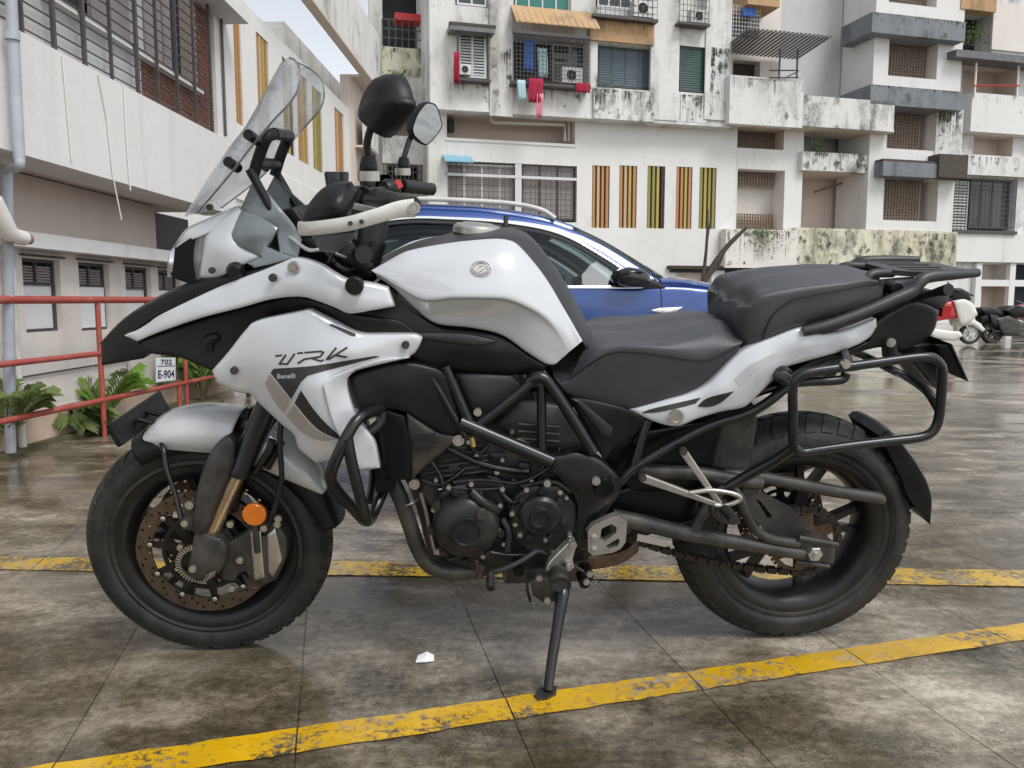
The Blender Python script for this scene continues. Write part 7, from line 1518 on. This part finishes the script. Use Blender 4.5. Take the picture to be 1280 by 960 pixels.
# ------------------------------------------------------------------ scooter and second motorcycle far back on the right
def far_frame(u, v, yaw): g = ground(u, v); return Local(tuple(g), yaw)
SF = far_frame(1200, 431, R(-4)); scoot = empty('parked_scooter', tuple(SF.T), (0, 0, SF.yaw), label='cream and red scooter parked far back on the right', cat='scooter', group='two wheelers parked at the far right')
def fw_wheel(fr, name, u, v, rad, w, parent, rim_m):
    c_ = fr.P(u, v, 0); V, Fc = lathe([(rad*.68, -w*.8), (rad*.9, -w), (rad, -w*.4), (rad, w*.4), (rad*.9, w), (rad*.68, w*.8)], c_, 32, closed=True); wl = mesh(name, V, Fc, m_rubber, parent, 40)
    mb = MB(); mb.add(*lathe([(rad*.62, -w*.7), (rad*.7, -w*.7), (rad*.7, w*.7), (rad*.62, w*.7)], c_, 28, closed=True)); mb.add(*lathe([(0, -w*.7), (rad*.2, -w*.7), (rad*.2, w*.7), (0, w*.7)], c_, 14))
    for k in range(5): a = 2*math.pi*k/5+.4; mb.add(*bar(c_+[math.cos(a)*rad*.15, 0, math.sin(a)*rad*.15], c_+[math.cos(a)*rad*.66, 0, math.sin(a)*rad*.66], rad*.2, w*.9))
    mb.build('wheel_rim', rim_m, wl, 30); return wl
def fpan(fr, name, o, w, m, parent, **k): return panel(fr, name, [(u, v, w) for u, v in o], m, parent, thick=k.pop('thick', w*2), rnd=k.pop('rnd', .05), rpx=k.pop('rpx', 3.5), step=4, mirror=False, ostep=2.5, **k)
fw_wheel(SF, 'front_wheel', 1212, 417, .215, .05, scoot, m_ac); fw_wheel(SF, 'rear_wheel', 1146, 418, .215, .05, scoot, m_ac)
fpan(SF, 'leg_shield', [(1192, 376), (1206, 374), (1217, 380), (1222, 392), (1214, 402), (1202, 408), (1198, 398)], .22, m_scwhite, scoot)
fpan(SF, 'front_mudguard', [(1196, 402), (1208, 398), (1222, 402), (1232, 412), (1228, 415), (1216, 407), (1204, 408), (1197, 414)], .09, m_scwhite, scoot, rnd=.03)
fpan(SF, 'floorboard', [(1160, 408), (1178, 412), (1200, 414), (1204, 420), (1190, 426), (1164, 422)], .16, m_scwhite, scoot)
fpan(SF, 'side_cowl', [(1118, 396), (1134, 388), (1164, 390), (1172, 404), (1166, 418), (1136, 420), (1120, 410)], .2, m_scwhite, scoot)
fpan(SF, 'red_panel', [(1166, 390), (1176, 380), (1190, 376), (1196, 386), (1198, 398), (1180, 400), (1170, 402)], .17, m_scred, scoot); fpan(SF, 'seat', [(1116, 390), (1124, 382), (1160, 382), (1172, 388), (1164, 392), (1126, 393)], .15, m_blk, scoot)
def ftube(fr, name, pts, r, m, parent, n=8): V, Fc = tube([fr.P(*p) for p in pts], r, n); mesh(name, V, Fc, m, parent, 60)
ftube(SF, 'fork', [(1206, 402, .07), (1212, 417, .07)], .02, m_alu, scoot); ftube(SF, 'fork', [(1206, 402, -.07), (1212, 417, -.07)], .02, m_alu, scoot)
fpan(SF, 'headlight_cowl', [(1188, 362), (1200, 360), (1212, 366), (1214, 375), (1200, 378), (1190, 374)], .12, m_blk, scoot); ftube(SF, 'handlebar', [(1186, 359, .34), (1197, 363, .15), (1203, 365, -.1), (1216, 369, -.34)], .022, m_frame, scoot)
ftube(SF, 'mirror_stem', [(1190, 361, .28), (1184, 352, .3)], .012, m_frame, scoot); fpan(SF, 'rear_lamp', [(1112, 398), (1118, 396), (1120, 406), (1114, 406)], .08, m_scred, scoot, rnd=.02)
MF = far_frame(1262, 428, R(8)); mc2 = empty('parked_motorcycle', tuple(MF.T), (0, 0, MF.yaw), label='dark motorcycle cut by the right edge behind the scooter', cat='motorcycle', group='two wheelers parked at the far right')
fw_wheel(MF, 'rear_wheel', 1240, 414, .27, .06, mc2, m_frame); fw_wheel(MF, 'front_wheel', 1296, 406, .29, .055, mc2, m_frame)
fpan(MF, 'engine', [(1244, 398), (1262, 394), (1276, 402), (1276, 420), (1254, 420)], .16, m_dusty, mc2); fpan(MF, 'fuel_tank', [(1254, 388), (1268, 382), (1282, 384), (1288, 394), (1268, 398)], .15, m_gloss, mc2)
fpan(MF, 'seat', [(1224, 386), (1238, 384), (1256, 390), (1254, 396), (1232, 394)], .12, m_blk, mc2); fpan(MF, 'side_panel', [(1236, 392), (1250, 394), (1252, 408), (1240, 408)], .14, m_frame, mc2)
fpan(MF, 'fairing', [(1276, 384), (1290, 380), (1300, 390), (1292, 402), (1282, 398)], .14, m_scred, mc2); ftube(MF, 'fork', [(1284, 384, .09), (1296, 406, .09)], .022, m_alu, mc2); ftube(MF, 'swingarm', [(1256, 414, .1), (1240, 414, .1)], .025, m_frame, mc2)
ftube(MF, 'handlebar', [(1270, 376, .36), (1280, 380, .1), (1286, 382, -.36)], .018, m_frame, mc2); fpan(MF, 'rear_mudguard', [(1226, 396), (1238, 390), (1250, 398), (1240, 400), (1228, 404)], .09, m_blk, mc2, rnd=.02)
# folded umbrella-like cover roll on the scooter's bars
